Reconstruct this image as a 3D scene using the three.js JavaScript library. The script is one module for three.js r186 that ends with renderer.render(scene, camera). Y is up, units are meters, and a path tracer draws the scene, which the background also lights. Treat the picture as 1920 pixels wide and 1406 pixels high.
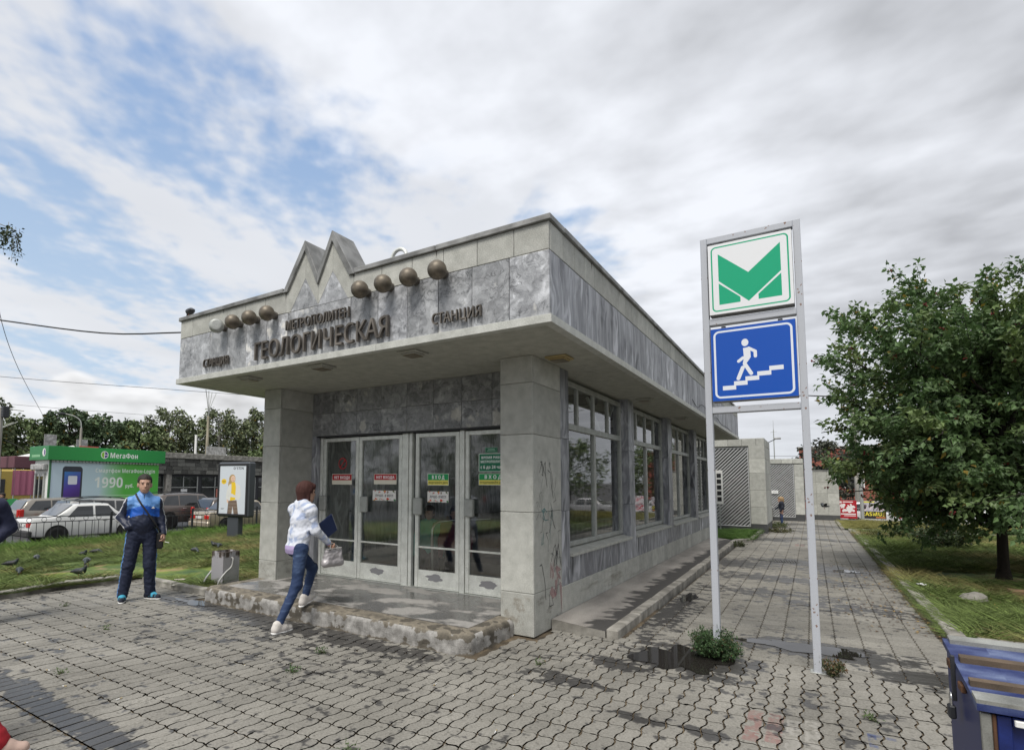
import * as THREE from 'three';
import { mergeGeometries } from 'three/addons/utils/BufferGeometryUtils.js';
import { FontLoader } from 'three/addons/loaders/FontLoader.js';

// ---------- camera, sky, sun, exposure ----------
const D2R = Math.PI / 180;
const scene = new THREE.Scene();
const camera = new THREE.PerspectiveCamera(2 * Math.atan(703 / 1026.24) / D2R, 1920 / 1406, 0.1, 3000);
camera.rotation.order = 'YXZ';
camera.position.set(1.91, 1.70, 4.562);
camera.rotation.set(4.834 * D2R, 33.513 * D2R, 0.361 * D2R);
camera.setViewOffset(1920, 1406, 118.8, -115.2, 1920, 1406);   // the photograph is a shifted crop of the lens picture
camera.updateMatrixWorld(true); camera.updateProjectionMatrix();
scene.add(camera);

const renderer = new THREE.WebGLRenderer({ antialias: true });
renderer.toneMapping = THREE.LinearToneMapping;
renderer.toneMappingExposure = 1.35;
renderer.shadowMap.enabled = true;

// ---------- noise ----------
function rng(seed) { let a = seed >>> 0; return () => { a = (a + 0x6D2B79F5) | 0; let t = Math.imul(a ^ (a >>> 15), 1 | a); t = (t + Math.imul(t ^ (t >>> 7), 61 | t)) ^ t; return ((t ^ (t >>> 14)) >>> 0) / 4294967296; }; }
const PT = new Uint8Array(512), GX = new Float32Array(256), GY = new Float32Array(256);
{ const r = rng(77); const p = [...Array(256).keys()]; for (let i = 255; i > 0; i--) { const j = Math.floor(r() * (i + 1)); [p[i], p[j]] = [p[j], p[i]]; } for (let i = 0; i < 512; i++) PT[i] = p[i & 255]; for (let i = 0; i < 256; i++) { const a = i / 256 * Math.PI * 2; GX[i] = Math.cos(a); GY[i] = Math.sin(a); } }
function n2(x, y) {   // gradient noise, about -0.7 .. 0.7
  const xf = Math.floor(x), yf = Math.floor(y), X = xf & 255, Y = yf & 255, u = x - xf, v = y - yf;
  const a = u * u * u * (u * (u * 6 - 15) + 10), b = v * v * v * (v * (v * 6 - 15) + 10);
  const A = PT[PT[X] + Y], B = PT[PT[X + 1] + Y], C = PT[PT[X] + Y + 1], D = PT[PT[X + 1] + Y + 1];
  const p = GX[A] * u + GY[A] * v, q = GX[B] * (u - 1) + GY[B] * v, r = GX[C] * u + GY[C] * (v - 1), s = GX[D] * (u - 1) + GY[D] * (v - 1);
  const t = p + a * (q - p); return t + b * (r + a * (s - r) - t);
}
function fbm(x, y, o = 4) { let s = 0, k = 1, f = 1; for (let i = 0; i < o; i++) { s += k * n2(x * f + i * 17.3, y * f - i * 9.1); k *= 0.5; f *= 2.03; } return s; }
const sst = (a, b, x) => { const t = Math.min(1, Math.max(0, (x - a) / (b - a))); return t * t * (3 - 2 * t); };
const mix = (a, b, t) => a + (b - a) * t, clamp = (x, a = 0, b = 1) => Math.min(b, Math.max(a, x));

// ---------- sky: blue air, thin streaky veil, a thick bank of cloud, low cumulus ----------
{
  const SKY = 0.765, W = 3072, H = 1536, data = new Float32Array(W * H * 4);
  for (let j = 0; j < H; j++) {
    const el = ((j + 0.5) / H - 0.5) * Math.PI, y = Math.sin(el), c = Math.cos(el);
    for (let i = 0; i < W; i++) {
      const k = (j * W + i) * 4; let R, G, B;
      if (y < -0.02) { R = 0.21; G = 0.205; B = 0.20; } else {
        const ph = ((i + 0.5) / W - 0.5) * 2 * Math.PI, dx = Math.cos(ph) * c, dz = Math.sin(ph) * c, yy = Math.max(y, 0.012);
        const px = dx / yy, pz = dz / yy, eld = el / D2R, az = Math.atan2(dx, -dz) / D2R;
        // air
        const a = sst(0, 44, eld); R = mix(0.55, 0.255, a); G = mix(0.69, 0.395, a); B = mix(0.84, 0.66, a);
        // wispy veil, combed along one wind direction
        const al = px * 0.62 + pz * 0.78, ac = px * 0.78 - pz * 0.62, w1 = fbm(px * 0.9, pz * 0.9, 3);
        let veil = 0.50 + 0.95 * fbm(al * 0.55 + 3 + w1 * 0.22, ac * 1.7 + w1 * 0.4, 4) + 0.42 * fbm(al * 2.2 + 7, ac * 5.5 + w1 * 0.8, 5) + 0.22 * fbm(al * 9 + 3, ac * 14, 4);
        veil = sst(-0.14, 0.80, veil + 0.26 * fbm(px * 11 + al * 3, pz * 11, 5) - 0.34 * sst(14, 30, eld) * sst(-50, -68, az) + 0.16 * Math.exp(-(((az + 44) / 14) ** 2))) * 0.90;
        const vw = 0.80 + 0.08 * w1; R = mix(R, vw * 0.985, veil); G = mix(G, vw, veil); B = mix(B, vw * 1.04, veil);
        // low cumulus along the horizon
        const cn = fbm(az * 0.075 + 11, eld * 0.20, 5), top = 8.8 + 5.2 * fbm(az * 0.06 + 40, 2.5, 3) + 3.5 * cn;
        const cu = sst(0.0, 0.9, top - eld) * sst(-0.20, 0.10, fbm(az * 0.035 + 8.2, 0.4, 2) + 0.12 + 0.5 * Math.exp(-(((az + 68) / 13) ** 2)));
        const cs = clamp(0.70 + (eld - top + 5) * 0.045 + fbm(az * 0.16, eld * 0.45 + 5, 4) * 0.34, 0.56, 0.98);
        R = mix(R, cs, cu); G = mix(G, cs * 1.005, cu); B = mix(B, cs * 1.02, cu);
        // the bank: an edge that runs across the cloud layer, white at its rim and grey further in
        const edge = -1.22 + 0.42 * sst(1.15, 1.95, -pz) - 0.75 * sst(2.3, 5, -pz) - 0.9 * sst(-0.2, -1.5, -pz);
        const wb = 0.20 * fbm(px * 1.5 + 5, pz * 1.5, 3) + 0.20 * fbm(px * 5 + 1, pz * 5 + 3, 5), e = px - edge;
        const bank = sst(-0.05, 0.20, e + wb) * (1 - 0.22 * sst(0.1, 0.5, fbm(px * 0.9 + 31, pz * 0.9 + 4, 4)) * sst(0.5, 0.1, e));
        const s1 = fbm(px * 0.9 + 2, pz * 1.1 + 9, 5), s2 = fbm(px * 3.2, pz * 3.6 + 4, 5);
        const far = sst(9, 3, eld);
        let sh = mix(0.90, 0.675, sst(0.15, 1.45, e + s1 * 0.6)) + 0.19 * s1 + 0.20 * s2;
        sh = mix(sh, 0.735 + 0.10 * s1, sst(20, 6, eld) * 0.75); sh = clamp(sh, 0.46, 0.93);
        R = mix(R, sh * 0.955, bank); G = mix(G, sh * 0.985, bank); B = mix(B, sh * 1.05, bank);
        R = mix(R, 0.70, far * 0.5); G = mix(G, 0.735, far * 0.5); B = mix(B, 0.78, far * 0.5);
      }
      data[k] = R * SKY; data[k + 1] = G * SKY; data[k + 2] = B * SKY; data[k + 3] = 1;
    }
  }
  const sky = new THREE.DataTexture(data, W, H, THREE.RGBAFormat, THREE.FloatType);
  sky.mapping = THREE.EquirectangularReflectionMapping; sky.magFilter = THREE.LinearFilter; sky.minFilter = THREE.LinearFilter; sky.colorSpace = THREE.LinearSRGBColorSpace; sky.needsUpdate = true;
  scene.background = sky; scene.environment = sky;
}
const sun = new THREE.DirectionalLight(new THREE.Color(1, 0.955, 0.89), 2.4);
sun.position.set(3, 46, 24); sun.target.position.set(0, 0, -6); scene.add(sun, sun.target);
sun.castShadow = true; sun.shadow.radius = 46; sun.shadow.mapSize.set(2048, 2048);
Object.assign(sun.shadow.camera, { left: -45, right: 45, top: 45, bottom: -45, near: 1, far: 160 });

// ---------- helpers ----------
const used = {};
function numbered(n) { const k = used[n] = (used[n] ?? -1) + 1; return k ? `${n}_${String(k).padStart(3, '0')}` : n; }
function tag(o, label, category, group, kind) { o.userData.label = label; o.userData.category = category; if (group) o.userData.group = group; if (kind) o.userData.kind = kind; return o; }
function thing(name, label, category, pos = [0, 0, 0], turn = 0, group) { const o = new THREE.Group(); o.name = numbered(name); o.position.set(...pos); o.rotation.y = turn; scene.add(o); return tag(o, label, category, group); }
function structure(o, name) { o.name = numbered(name); o.userData.kind = 'structure'; scene.add(o); return o; }
function mesh(name, geo, mat, parent) { const m = new THREE.Mesh(geo, mat); m.name = name; m.castShadow = m.receiveShadow = true; if (parent) parent.add(m); return m; }
function group(name, parent) { const g = new THREE.Group(); g.name = name; parent.add(g); return g; }
function copyThing(src, name, pos, turn, label) { const c = src.clone(); c.name = numbered(name); c.position.set(...pos); c.rotation.y = turn; c.userData = { ...src.userData }; if (label) c.userData.label = label; scene.add(c); return c; }
const V = (x, y, z) => new THREE.Vector3(x, y, z);
// uv in metres, taken from the face's own direction, shifted by (du, dv)
function metricUV(g, du = 0, dv = 0, s = 1) {
  if (g.index) g = g.toNonIndexed(); const p = g.attributes.position, uv = new Float32Array(p.count * 2), a = V(), b = V(), c = V();
  for (let i = 0; i < p.count; i += 3) {
    a.fromBufferAttribute(p, i); b.fromBufferAttribute(p, i + 1); c.fromBufferAttribute(p, i + 2);
    const n = b.clone().sub(a).cross(c.clone().sub(a)), ax = Math.abs(n.x), ay = Math.abs(n.y), az = Math.abs(n.z);
    [a, b, c].forEach((q, k) => { const o = (i + k) * 2; if (ay >= ax && ay >= az) { uv[o] = q.x; uv[o + 1] = q.z; } else if (ax >= az) { uv[o] = q.z; uv[o + 1] = q.y; } else { uv[o] = q.x; uv[o + 1] = q.y; } uv[o] = uv[o] * s + du; uv[o + 1] = uv[o + 1] * s + dv; });
  }
  g.setAttribute('uv', new THREE.BufferAttribute(uv, 2)); return g;
}
// triangles from a list of convex polygons (arrays of [x,y,z])
function polys(list) {
  const pos = []; for (const f of list) for (let i = 1; i + 1 < f.length; i++) pos.push(...f[0], ...f[i], ...f[i + 1]);
  const g = new THREE.BufferGeometry(); g.setAttribute('position', new THREE.Float32BufferAttribute(pos, 3)); g.computeVertexNormals(); g.setAttribute('uv', new THREE.BufferAttribute(new Float32Array(pos.length / 3 * 2), 2)); return g;
}
// box with bevelled edges
function box(x0, x1, y0, y1, z0, z1, b = 0.004) {
  b = Math.min(b, (x1 - x0) / 3, (y1 - y0) / 3, (z1 - z0) / 3);
  const X = [x0, x1], Y = [y0, y1], Z = [z0, z1], s = [1, -1], f = [];
  const P = (i, j, k, a) => [X[i] + (a === 0 ? 0 : b * s[i]), Y[j] + (a === 1 ? 0 : b * s[j]), Z[k] + (a === 2 ? 0 : b * s[k])];
  const q = (i, flip) => f.push(flip ? i.reverse() : i);
  for (const i of [0, 1]) {
    q([P(i, 0, 0, 0), P(i, 0, 1, 0), P(i, 1, 1, 0), P(i, 1, 0, 0)], i === 1); q([P(0, i, 0, 1), P(1, i, 0, 1), P(1, i, 1, 1), P(0, i, 1, 1)], i === 1); q([P(0, 0, i, 2), P(0, 1, i, 2), P(1, 1, i, 2), P(1, 0, i, 2)], i === 1);
    for (const j of [0, 1]) {
      q([P(i, j, 0, 0), P(i, j, 1, 0), P(i, j, 1, 1), P(i, j, 0, 1)], i !== j); q([P(0, i, j, 1), P(1, i, j, 1), P(1, i, j, 2), P(0, i, j, 2)], i !== j); q([P(i, 0, j, 2), P(i, 1, j, 2), P(i, 1, j, 0), P(i, 0, j, 0)], i !== j);
      for (const k of [0, 1]) q([P(i, j, k, 0), P(i, j, k, 1), P(i, j, k, 2)], (i + j + k) % 2 === 1);
    }
  }
  const g = polys(f), n = g.attributes.normal, p = g.attributes.position, cx = (x0 + x1) / 2, cy = (y0 + y1) / 2, cz = (z0 + z1) / 2;
  for (let t = 0; t < p.count; t += 3) {   // keep every face turned outward
    const mx = (p.getX(t) + p.getX(t + 1) + p.getX(t + 2)) / 3 - cx, my = (p.getY(t) + p.getY(t + 1) + p.getY(t + 2)) / 3 - cy, mz = (p.getZ(t) + p.getZ(t + 1) + p.getZ(t + 2)) / 3 - cz;
    if (mx * n.getX(t) / (x1 - x0) + my * n.getY(t) / (y1 - y0) + mz * n.getZ(t) / (z1 - z0) < 0) { const A = [p.getX(t + 1), p.getY(t + 1), p.getZ(t + 1)]; p.setXYZ(t + 1, p.getX(t + 2), p.getY(t + 2), p.getZ(t + 2)); p.setXYZ(t + 2, ...A); for (let k = 0; k < 3; k++) n.setXYZ(t + k, -n.getX(t + k), -n.getY(t + k), -n.getZ(t + k)); }
  }
  return metricUV(g);
}
const joined = (list) => mergeGeometries(list.map(g => { let q = g.index ? g.toNonIndexed() : g; for (const k of Object.keys(q.attributes)) if (!['position', 'normal', 'uv', 'color'].includes(k)) q.deleteAttribute(k); return q; }), false);
function tube(pts, r, seg = 24, rad = 8, closed = false) { return new THREE.TubeGeometry(new THREE.CatmullRomCurve3(pts.map(p => V(...p)), closed, 'centripetal'), seg, r, rad, closed); }
function rod(a, b, r0, r1 = r0, rad = 8) { const A = V(...a), B = V(...b), d = B.clone().sub(A), g = new THREE.CylinderGeometry(r1, r0, d.length(), rad, 1); g.translate(0, d.length() / 2, 0); g.applyQuaternion(new THREE.Quaternion().setFromUnitVectors(V(0, 1, 0), d.normalize())); g.translate(...a); return g; }
function slab(pts, depth, bevel = 0) { const s = pts instanceof THREE.Shape ? pts : new THREE.Shape(pts.map(p => new THREE.Vector2(...p))); return new THREE.ExtrudeGeometry(s, { depth, bevelEnabled: bevel > 0, bevelThickness: bevel, bevelSize: bevel, bevelSegments: 1, curveSegments: 10 }); }
const shiftUV = (g, du, dv, s = 1) => { const u = g.attributes.uv; for (let i = 0; i < u.count; i++) u.setXY(i, u.getX(i) * s + du, u.getY(i) * s + dv); return g; };

// ---------- textures ----------
function dataTex(W, H, fn, srgb = true) {
  const d = new Uint8Array(W * H * 4); const o = [0, 0, 0, 255];
  for (let j = 0; j < H; j++) for (let i = 0; i < W; i++) { o[3] = 255; fn(i / W, j / H, o); const k = (j * W + i) * 4; for (let c = 0; c < 4; c++) d[k + c] = clamp(o[c], 0, 255); }
  const t = new THREE.DataTexture(d, W, H); t.magFilter = THREE.LinearFilter; t.minFilter = THREE.LinearMipmapLinearFilter; t.generateMipmaps = true; t.wrapS = t.wrapT = THREE.RepeatWrapping; if (srgb) t.colorSpace = THREE.SRGBColorSpace; t.needsUpdate = true; return t;
}
function canvasTex(W, H, draw) { const c = document.createElement('canvas'); c.width = W; c.height = H; draw(c.getContext('2d'), W, H); const t = new THREE.CanvasTexture(c); t.colorSpace = THREE.SRGBColorSpace; return t; }
const wrapN = (fn, per) => (u, v) => { // tileable blend of a noise that is not
  const a = fn(u, v), b = fn(u - per, v), c = fn(u, v - per), d = fn(u - per, v - per), x = u / per, y = v / per; return mix(mix(a, b, sst(0.8, 1, x)), mix(c, d, sst(0.8, 1, x)), sst(0.8, 1, y)); };
const S = (hex) => { const c = new THREE.Color(hex); return c; };
const std = (o) => new THREE.MeshStandardMaterial(o);
const L3 = (r, g, b) => new THREE.Color().setRGB(r, g, b);
// ---------- stone, concrete, metal ----------
const rep = (t, sx, sy = sx) => { t.repeat.set(1 / sx, 1 / sy); return t; };
const marbleA = rep(dataTex(1024, 1024, (() => {   // mottled grey marble with pale clots
  const f = wrapN((x, y) => { const w = fbm(x * 2.1, y * 2.1, 4), w2 = fbm(x * 2.1 + 9, y * 2.1 + 4, 4); return fbm(x * 2.6 + w * 2.2, y * 1.7 + w2 * 2.2, 6); }, 3);
  const g = wrapN((x, y) => Math.abs(fbm(x * 2.4 + fbm(x * 3, y * 3, 3) * 1.6, y * 1.5 + 7, 5)), 3), h = wrapN((x, y) => fbm(x * 1.5 + 20, y * 1.5, 5) + 0.3 * fbm(x * 9, y * 6, 3), 3), fv = wrapN((x, y) => fbm(x * 7 + 2 * fbm(x * 2, y * 2, 3), y * 5 + 3, 4), 3), c2 = wrapN((x, y) => fbm(x * 6 + 11 + fbm(x * 3, y * 3, 3), y * 4, 4), 3);
  return (u, v, o) => { const x = u * 3, y = v * 3, a = f(x, y), b = g(x, y), c = h(x, y), gr = fbm(u * 260, v * 260, 2) * 12; let t = 166 + a * 62 + gr * 1.6; t -= sst(0.035, 0.0, b) * 50; t -= sst(0.03, 0.0, Math.abs(fv(x, y))) * 36; t += sst(0.35, 0.6, c2(x, y)) * 36; const pale = sst(0.28, 0.52, c); t = mix(t, 216 + a * 34 + gr, pale); o[0] = t + pale * 5; o[1] = t + 1 + pale * 1; o[2] = t + 2 - pale * 8; };
})()), 2.4);
const marbleB = rep(dataTex(1024, 1024, (() => {   // paler marble, veins running upright
  const f = wrapN((x, y) => { const w = fbm(x * 1.2, y * 0.7, 4); return fbm(x * 7.0 + w * 2.6, y * 0.75 + w, 5); }, 3), h = wrapN((x, y) => fbm(x * 4 + 5 + fbm(x * 2, y, 3), y * 0.9, 4), 3), k = wrapN((x, y) => fbm(x * 22, y * 1.4 + 2, 3), 3);
  return (u, v, o) => { const x = u * 3, y = v * 3, a = f(x, y), b = h(x, y), d = k(x, y); let t = 150 + a * 66 + d * 26 + fbm(u * 240, v * 200, 2) * 10; t = mix(t, 203, sst(0.25, 0.5, b)); t -= sst(0.30, 0.55, -b) * 40; o[0] = t - 2; o[1] = t; o[2] = t + 5; };
})()), 2.2);
const granite = rep(dataTex(512, 512, (() => { const m = wrapN((x, y) => fbm(x * 2, y * 2, 4), 4), r = rng(5); return (u, v, o) => { const a = m(u * 4, v * 4), s = fbm(u * 130, v * 130, 2) * 34 + (r() - 0.5) * 26; const t = 172 + a * 17 + s; o[0] = t; o[1] = t + 1; o[2] = t - 5; }; })()), 1.1);
const concreteT = rep(dataTex(512, 512, (() => { const m = wrapN((x, y) => fbm(x * 1.7, y * 1.7, 6), 4), r = rng(6); return (u, v, o) => { const t = 178 + m(u * 4, v * 4) * 62 + (r() - 0.5) * 22; o[0] = t; o[1] = t - 1; o[2] = t - 5; }; })()), 1.6);
const fineBump = dataTex(256, 256, (() => { const r = rng(8), m = wrapN((x, y) => fbm(x * 6, y * 6, 4), 4); return (u, v, o) => { o[0] = o[1] = o[2] = 128 + m(u * 4, v * 4) * 90 + (r() - 0.5) * 60; }; })(), false); fineBump.repeat.set(3, 3);
const M = {};
M.marbleFront = [0.96, 1.06, 1.16, 0.86].map((k, i) => std({ map: marbleA, color: L3(k * 0.97, k * 0.985, k * (1.02 - i * 0.005)), roughness: 0.42 }));
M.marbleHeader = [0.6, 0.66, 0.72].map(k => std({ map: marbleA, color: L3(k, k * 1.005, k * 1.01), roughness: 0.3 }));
M.marbleSide = [0.82, 0.94, 1.06, 0.72, 1.0].map(k => std({ map: marbleB, color: L3(k, k, k * 1.01), roughness: 0.45 }));
M.granite = [0.98, 1.06, 1.14, 0.92].map(k => std({ map: granite, color: L3(k, k * 0.995, k * 0.985), roughness: 0.72, bumpMap: fineBump, bumpScale: 0.0006 }));
M.concrete = std({ map: concreteT, color: L3(0.62, 0.60, 0.56), roughness: 0.9, bumpMap: fineBump, bumpScale: 0.002 });
M.kerb = [0.5, 0.58, 0.66].map(k => std({ map: concreteT, color: L3(k, k * 0.965, k * 0.9), roughness: 0.92, bumpMap: fineBump, bumpScale: 0.003 }));
M.trim = std({ map: granite, color: L3(1.25, 1.25, 1.25), roughness: 0.55, metalness: 0.1 });
M.soffit = std({ map: granite, color: L3(0.98, 0.97, 0.93), roughness: 0.85 });
M.roofCap = std({ map: concreteT, color: L3(0.54, 0.55, 0.56), roughness: 0.55, metalness: 0.35 });
M.roof = std({ color: L3(0.12, 0.12, 0.12), roughness: 0.9 });
M.bronze = std({ map: concreteT, color: L3(0.30, 0.27, 0.245), roughness: 0.6, metalness: 0.25 });
M.ball = std({ map: concreteT, color: L3(0.36, 0.31, 0.25), roughness: 0.5, metalness: 0.45 });
M.alu = std({ map: granite, color: L3(1.8, 1.82, 1.84), roughness: 0.42, metalness: 0.25 });
M.aluDull = std({ map: granite, color: L3(1.0, 1.02, 1.04), roughness: 0.5, metalness: 0.3 });
M.dark = std({ color: L3(0.018, 0.018, 0.02), roughness: 0.6 });
M.darkMetal = std({ color: L3(0.035, 0.037, 0.042), roughness: 0.5, metalness: 0.3 });
M.steel = std({ color: L3(0.6, 0.6, 0.6), roughness: 0.25, metalness: 0.9 });
M.glass = new THREE.MeshPhysicalMaterial({ color: L3(0.86, 0.9, 0.88), roughness: 0.03, transmission: 1, thickness: 0, ior: 2.3 });
M.glassDirty = new THREE.MeshPhysicalMaterial({ color: L3(0.80, 0.84, 0.80), roughness: 0.05, transmission: 1, thickness: 0, ior: 2.4 });
M.interiorWall = std({ map: concreteT, color: L3(0.36, 0.36, 0.35), roughness: 0.7 });
M.interiorFloor = std({ map: granite, color: L3(0.22, 0.21, 0.2), roughness: 0.4 });
M.black = std({ color: L3(0.01, 0.01, 0.01), roughness: 0.5 });
M.white = std({ color: L3(0.78, 0.78, 0.76), roughness: 0.5 });
M.greyPaint = std({ map: concreteT, color: L3(0.80, 0.81, 0.83), roughness: 0.5 });
M.lampGlass = std({ color: L3(0.16, 0.13, 0.08), roughness: 0.3 });
M.yellowed = std({ color: L3(0.42, 0.33, 0.16), roughness: 0.6 });

// a flat print: the picture fills the sheet from (0,0) to (1,1)
function print(tex, rough = 0.4, extra = {}) { return std({ map: tex, roughness: rough, ...extra }); }
function sheet(w, h, mat, name, parent, x, y, z, turn = 0, th = 0.004) {   // thin board, print on its front (+z), plain edges
  const g = new THREE.BoxGeometry(w, h, th); const m = new THREE.Mesh(g, mat); m.name = name; m.position.set(x, y, z); m.rotation.y = turn; m.castShadow = m.receiveShadow = true; parent.add(m); return m;
}
// ---------- the lie of the land ----------
function landY(x, z) { const l = sst(-7.5, -20, x) * 0.52, f = sst(-29.5, -38, z) * 0.72; return -Math.max(l * (1 - sst(14, 40, z) * 0.5), f) * 1.0; }
function sheetGeo(x0, x1, z0, z1, nx, nz, yf, inside, uvs = 1) {
  const pos = [], uv = [], idx = [], map = {}; let c = 0;
  const at = (i, j) => { const k = i * 4096 + j; if (map[k] === undefined) { const x = mix(x0, x1, i / nx), z = mix(z0, z1, j / nz); pos.push(x, yf(x, z), z); uv.push(x * uvs, z * uvs); map[k] = c++; } return map[k]; };
  for (let i = 0; i < nx; i++) for (let j = 0; j < nz; j++) { const xm = mix(x0, x1, (i + 0.5) / nx), zm = mix(z0, z1, (j + 0.5) / nz); if (inside && !inside(xm, zm)) continue; const a = at(i, j), b = at(i + 1, j), e = at(i + 1, j + 1), d = at(i, j + 1); idx.push(a, d, b, b, d, e); }
  const g = new THREE.BufferGeometry(); g.setAttribute('position', new THREE.Float32BufferAttribute(pos, 3)); g.setAttribute('uv', new THREE.Float32BufferAttribute(uv, 2)); g.setIndex(idx); g.computeVertexNormals(); return g;
}
const asphaltT = rep(dataTex(512, 512, (() => { const m = wrapN((x, y) => fbm(x * 1.2, y * 1.2, 5), 4), r = rng(15); return (u, v, o) => { const t = 84 + m(u * 4, v * 4) * 46 + (r() - 0.5) * 30; o[0] = t; o[1] = t; o[2] = t + 1; }; })()), 5);
const soilT = rep(dataTex(512, 512, (() => { const m = wrapN((x, y) => fbm(x * 2, y * 2, 5), 4), r = rng(16); return (u, v, o) => { const t = 96 + m(u * 4, v * 4) * 60 + (r() - 0.5) * 44; o[0] = t; o[1] = t * 0.9; o[2] = t * 0.74; }; })()), 2);
const lawnT = rep(dataTex(1024, 1024, (() => { const m = wrapN((x, y) => fbm(x * 1.5, y * 1.5, 6), 4), q = wrapN((x, y) => fbm(x * 3 + 8, y * 3, 5), 4), r = rng(17); return (u, v, o) => { const a = m(u * 4, v * 4), b = q(u * 4, v * 4), n = (r() - 0.5) * 40; const bare = sst(0.18, 0.42, b); o[0] = mix(92 + a * 66 + b * 40, 132 + a * 30, bare) + n; o[1] = mix(110 + a * 54 + b * 30, 118 + a * 28, bare) + n; o[2] = mix(50 + a * 16, 84, bare) + n * 0.7; }; })()), 6);
M.asphaltWet = std({ map: asphaltT, color: L3(0.62, 0.63, 0.66), roughness: 0.34 });
M.asphalt = std({ map: asphaltT, color: L3(1, 0.98, 0.95), roughness: 0.85 });
M.soil = std({ map: soilT, color: L3(0.75, 0.72, 0.68), roughness: 0.95 });
M.lawn = std({ map: lawnT, color: L3(1.05, 1.05, 1.0), roughness: 0.95 });
{ // one sheet to the horizon, finer near the place
  const n = 90, ax = [...Array(n + 1).keys()].map(i => { const t = i / n * 2 - 1; return Math.sign(t) * (Math.abs(t) * 30 + Math.pow(Math.abs(t), 5) * 900); });
  const g = sheetGeo(0, n, 0, n, n, n, () => 0, null), p = g.attributes.position, u = g.attributes.uv;
  for (let i = 0; i < p.count; i++) { const x = ax[Math.round(p.getX(i))], z = ax[Math.round(p.getZ(i))] - 6; p.setXYZ(i, x, landY(x, z) - 0.16, z); u.setXY(i, x, z); }
  g.computeVertexNormals(); structure(mesh('ground', g, M.asphalt), 'ground');
}
structure(mesh('road', sheetGeo(-42, -20.12, -120, 90, 6, 60, () => -0.62), M.asphaltWet), 'road');
structure(mesh('road', sheetGeo(-12, 60, -52, -33.2, 20, 4, () => -0.80), M.asphaltWet), 'road');
structure(mesh('road', sheetGeo(17, 32, -30, 60, 3, 20, () => -0.11), M.asphaltWet), 'road');
const LAWN_L = (x, z) => (x < -7.95 && x > -19.95 && z > -60 && z < 14) || (x <= -5.6 && x >= -7.96 && z < -0.55 && z > -34);
structure(mesh('lawn', sheetGeo(-19.95, -5.6, -60, 14, 100, 300, (x, z) => landY(x, z) + 0.045 + 0.03 * fbm(x * 0.7, z * 0.7, 3), LAWN_L), M.lawn), 'lawn');
const LAWN_R = (x, z) => x > 3.26 && x < 16.6 && z < -3.55 && z > -20.4;
structure(mesh('lawn', sheetGeo(3.26, 16.6, -20.4, -3.55, 90, 120, (x, z) => landY(x, z) + 0.04 + 0.025 * fbm(x * 0.8, z * 0.8, 3)), M.lawn), 'lawn');
structure(mesh('lawn', sheetGeo(2.9, 16.6, -26.8, -21.4, 40, 20, (x, z) => landY(x, z) + 0.04 + 0.02 * fbm(x * 0.8, z * 0.8, 3)), M.lawn), 'lawn');
structure(mesh('lawn', sheetGeo(-0.9, 0.28, -17.72, -13.9, 8, 16, (x, z) => 0.05 + 0.02 * fbm(x * 2, z * 2, 2)), M.lawn), 'lawn');
structure(mesh('footpath', sheetGeo(2.9, 40, -33.2, -26.8, 20, 6, (x, z) => landY(x, z) - 0.012), M.asphalt), 'footpath');
structure(mesh('footpath', sheetGeo(3.0, 17, -21.4, -20.4, 10, 2, (x, z) => -0.012), M.asphalt), 'footpath');

// ---------- paving: wave-edged concrete setts, one by one ----------
const WX0 = -9, WZ0 = -10.5, WS = 14;   // the stain map covers 14 m x 14 m of the square
const blobs = [ // damp and wet patches: x, z, radius x, radius z, depth of wetness
  [-4.3, -0.02, 1.2, 0.30, 1], [-3.4, 0.12, 1.1, 0.28, 0.9], [-2.2, 0.08, 0.9, 0.26, 1], [-1.5, 0.10, 0.5, 0.2, 0.6], [-5.6, 0.0, 0.7, 0.25, 0.8], [0.30, -0.80, 0.32, 0.20, 1], [0.02, -0.12, 0.34, 0.16, 1], [0.75, 0.34, 0.25, 0.09, 0.9], [1.25, 0.33, 0.22, 0.09, 0.9], [0.85, -1.35, 0.65, 0.62, 1.2], [1.9, -2.38, 0.95, 0.42, 1.1], [2.7, -1.95, 0.5, 0.32, 1],
  [1.3, -9.9, 0.9, 0.7, 1.1], [0.5, -9.0, 1.0, 0.8, 0.8], [2.3, -8.9, 0.7, 0.9, 1], [0.25, -3.4, 0.3, 1.6, 0.7], [1.2, -5.6, 1.2, 0.4, 0.5], [2.2, -5.0, 0.9, 0.5, 0.5], [1.4, -7.2, 1.6, 0.5, 0.6], [-3.4, 2.66, 2.0, 0.16, 0.9], [-2.2, 2.66, 0.8, 0.16, 0.9],  
];
function wetAt(x, z) {
  const n = fbm(x * 4.6 + 3, z * 6.2, 4), f = fbm(x * 13 + 1, z * 15, 4); let w = 0;
  for (const [bx, bz, rx, rz, k] of blobs) { const d = Math.hypot((x - bx) / rx, (z - bz) / rz); if (d < 2.2) w = Math.max(w, k * (1.0 - d) + n * 0.75 + f * 0.55); }
  const spots = sst(0.33, 0.40, n * 0.72 + f * 0.45 + 0.34 * fbm(x * 0.6 + 4, z * 0.8, 2) + 0.07 * Math.exp(-(((x + 3.4) / 2.2) ** 2) - (((z - 1.3) / 1.0) ** 2))) * 0.9;
  return Math.max(sst(0.10, 0.20, w), spots * (z > -2.2 || x < -0.1 ? 1 : 0.8));
}
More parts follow.
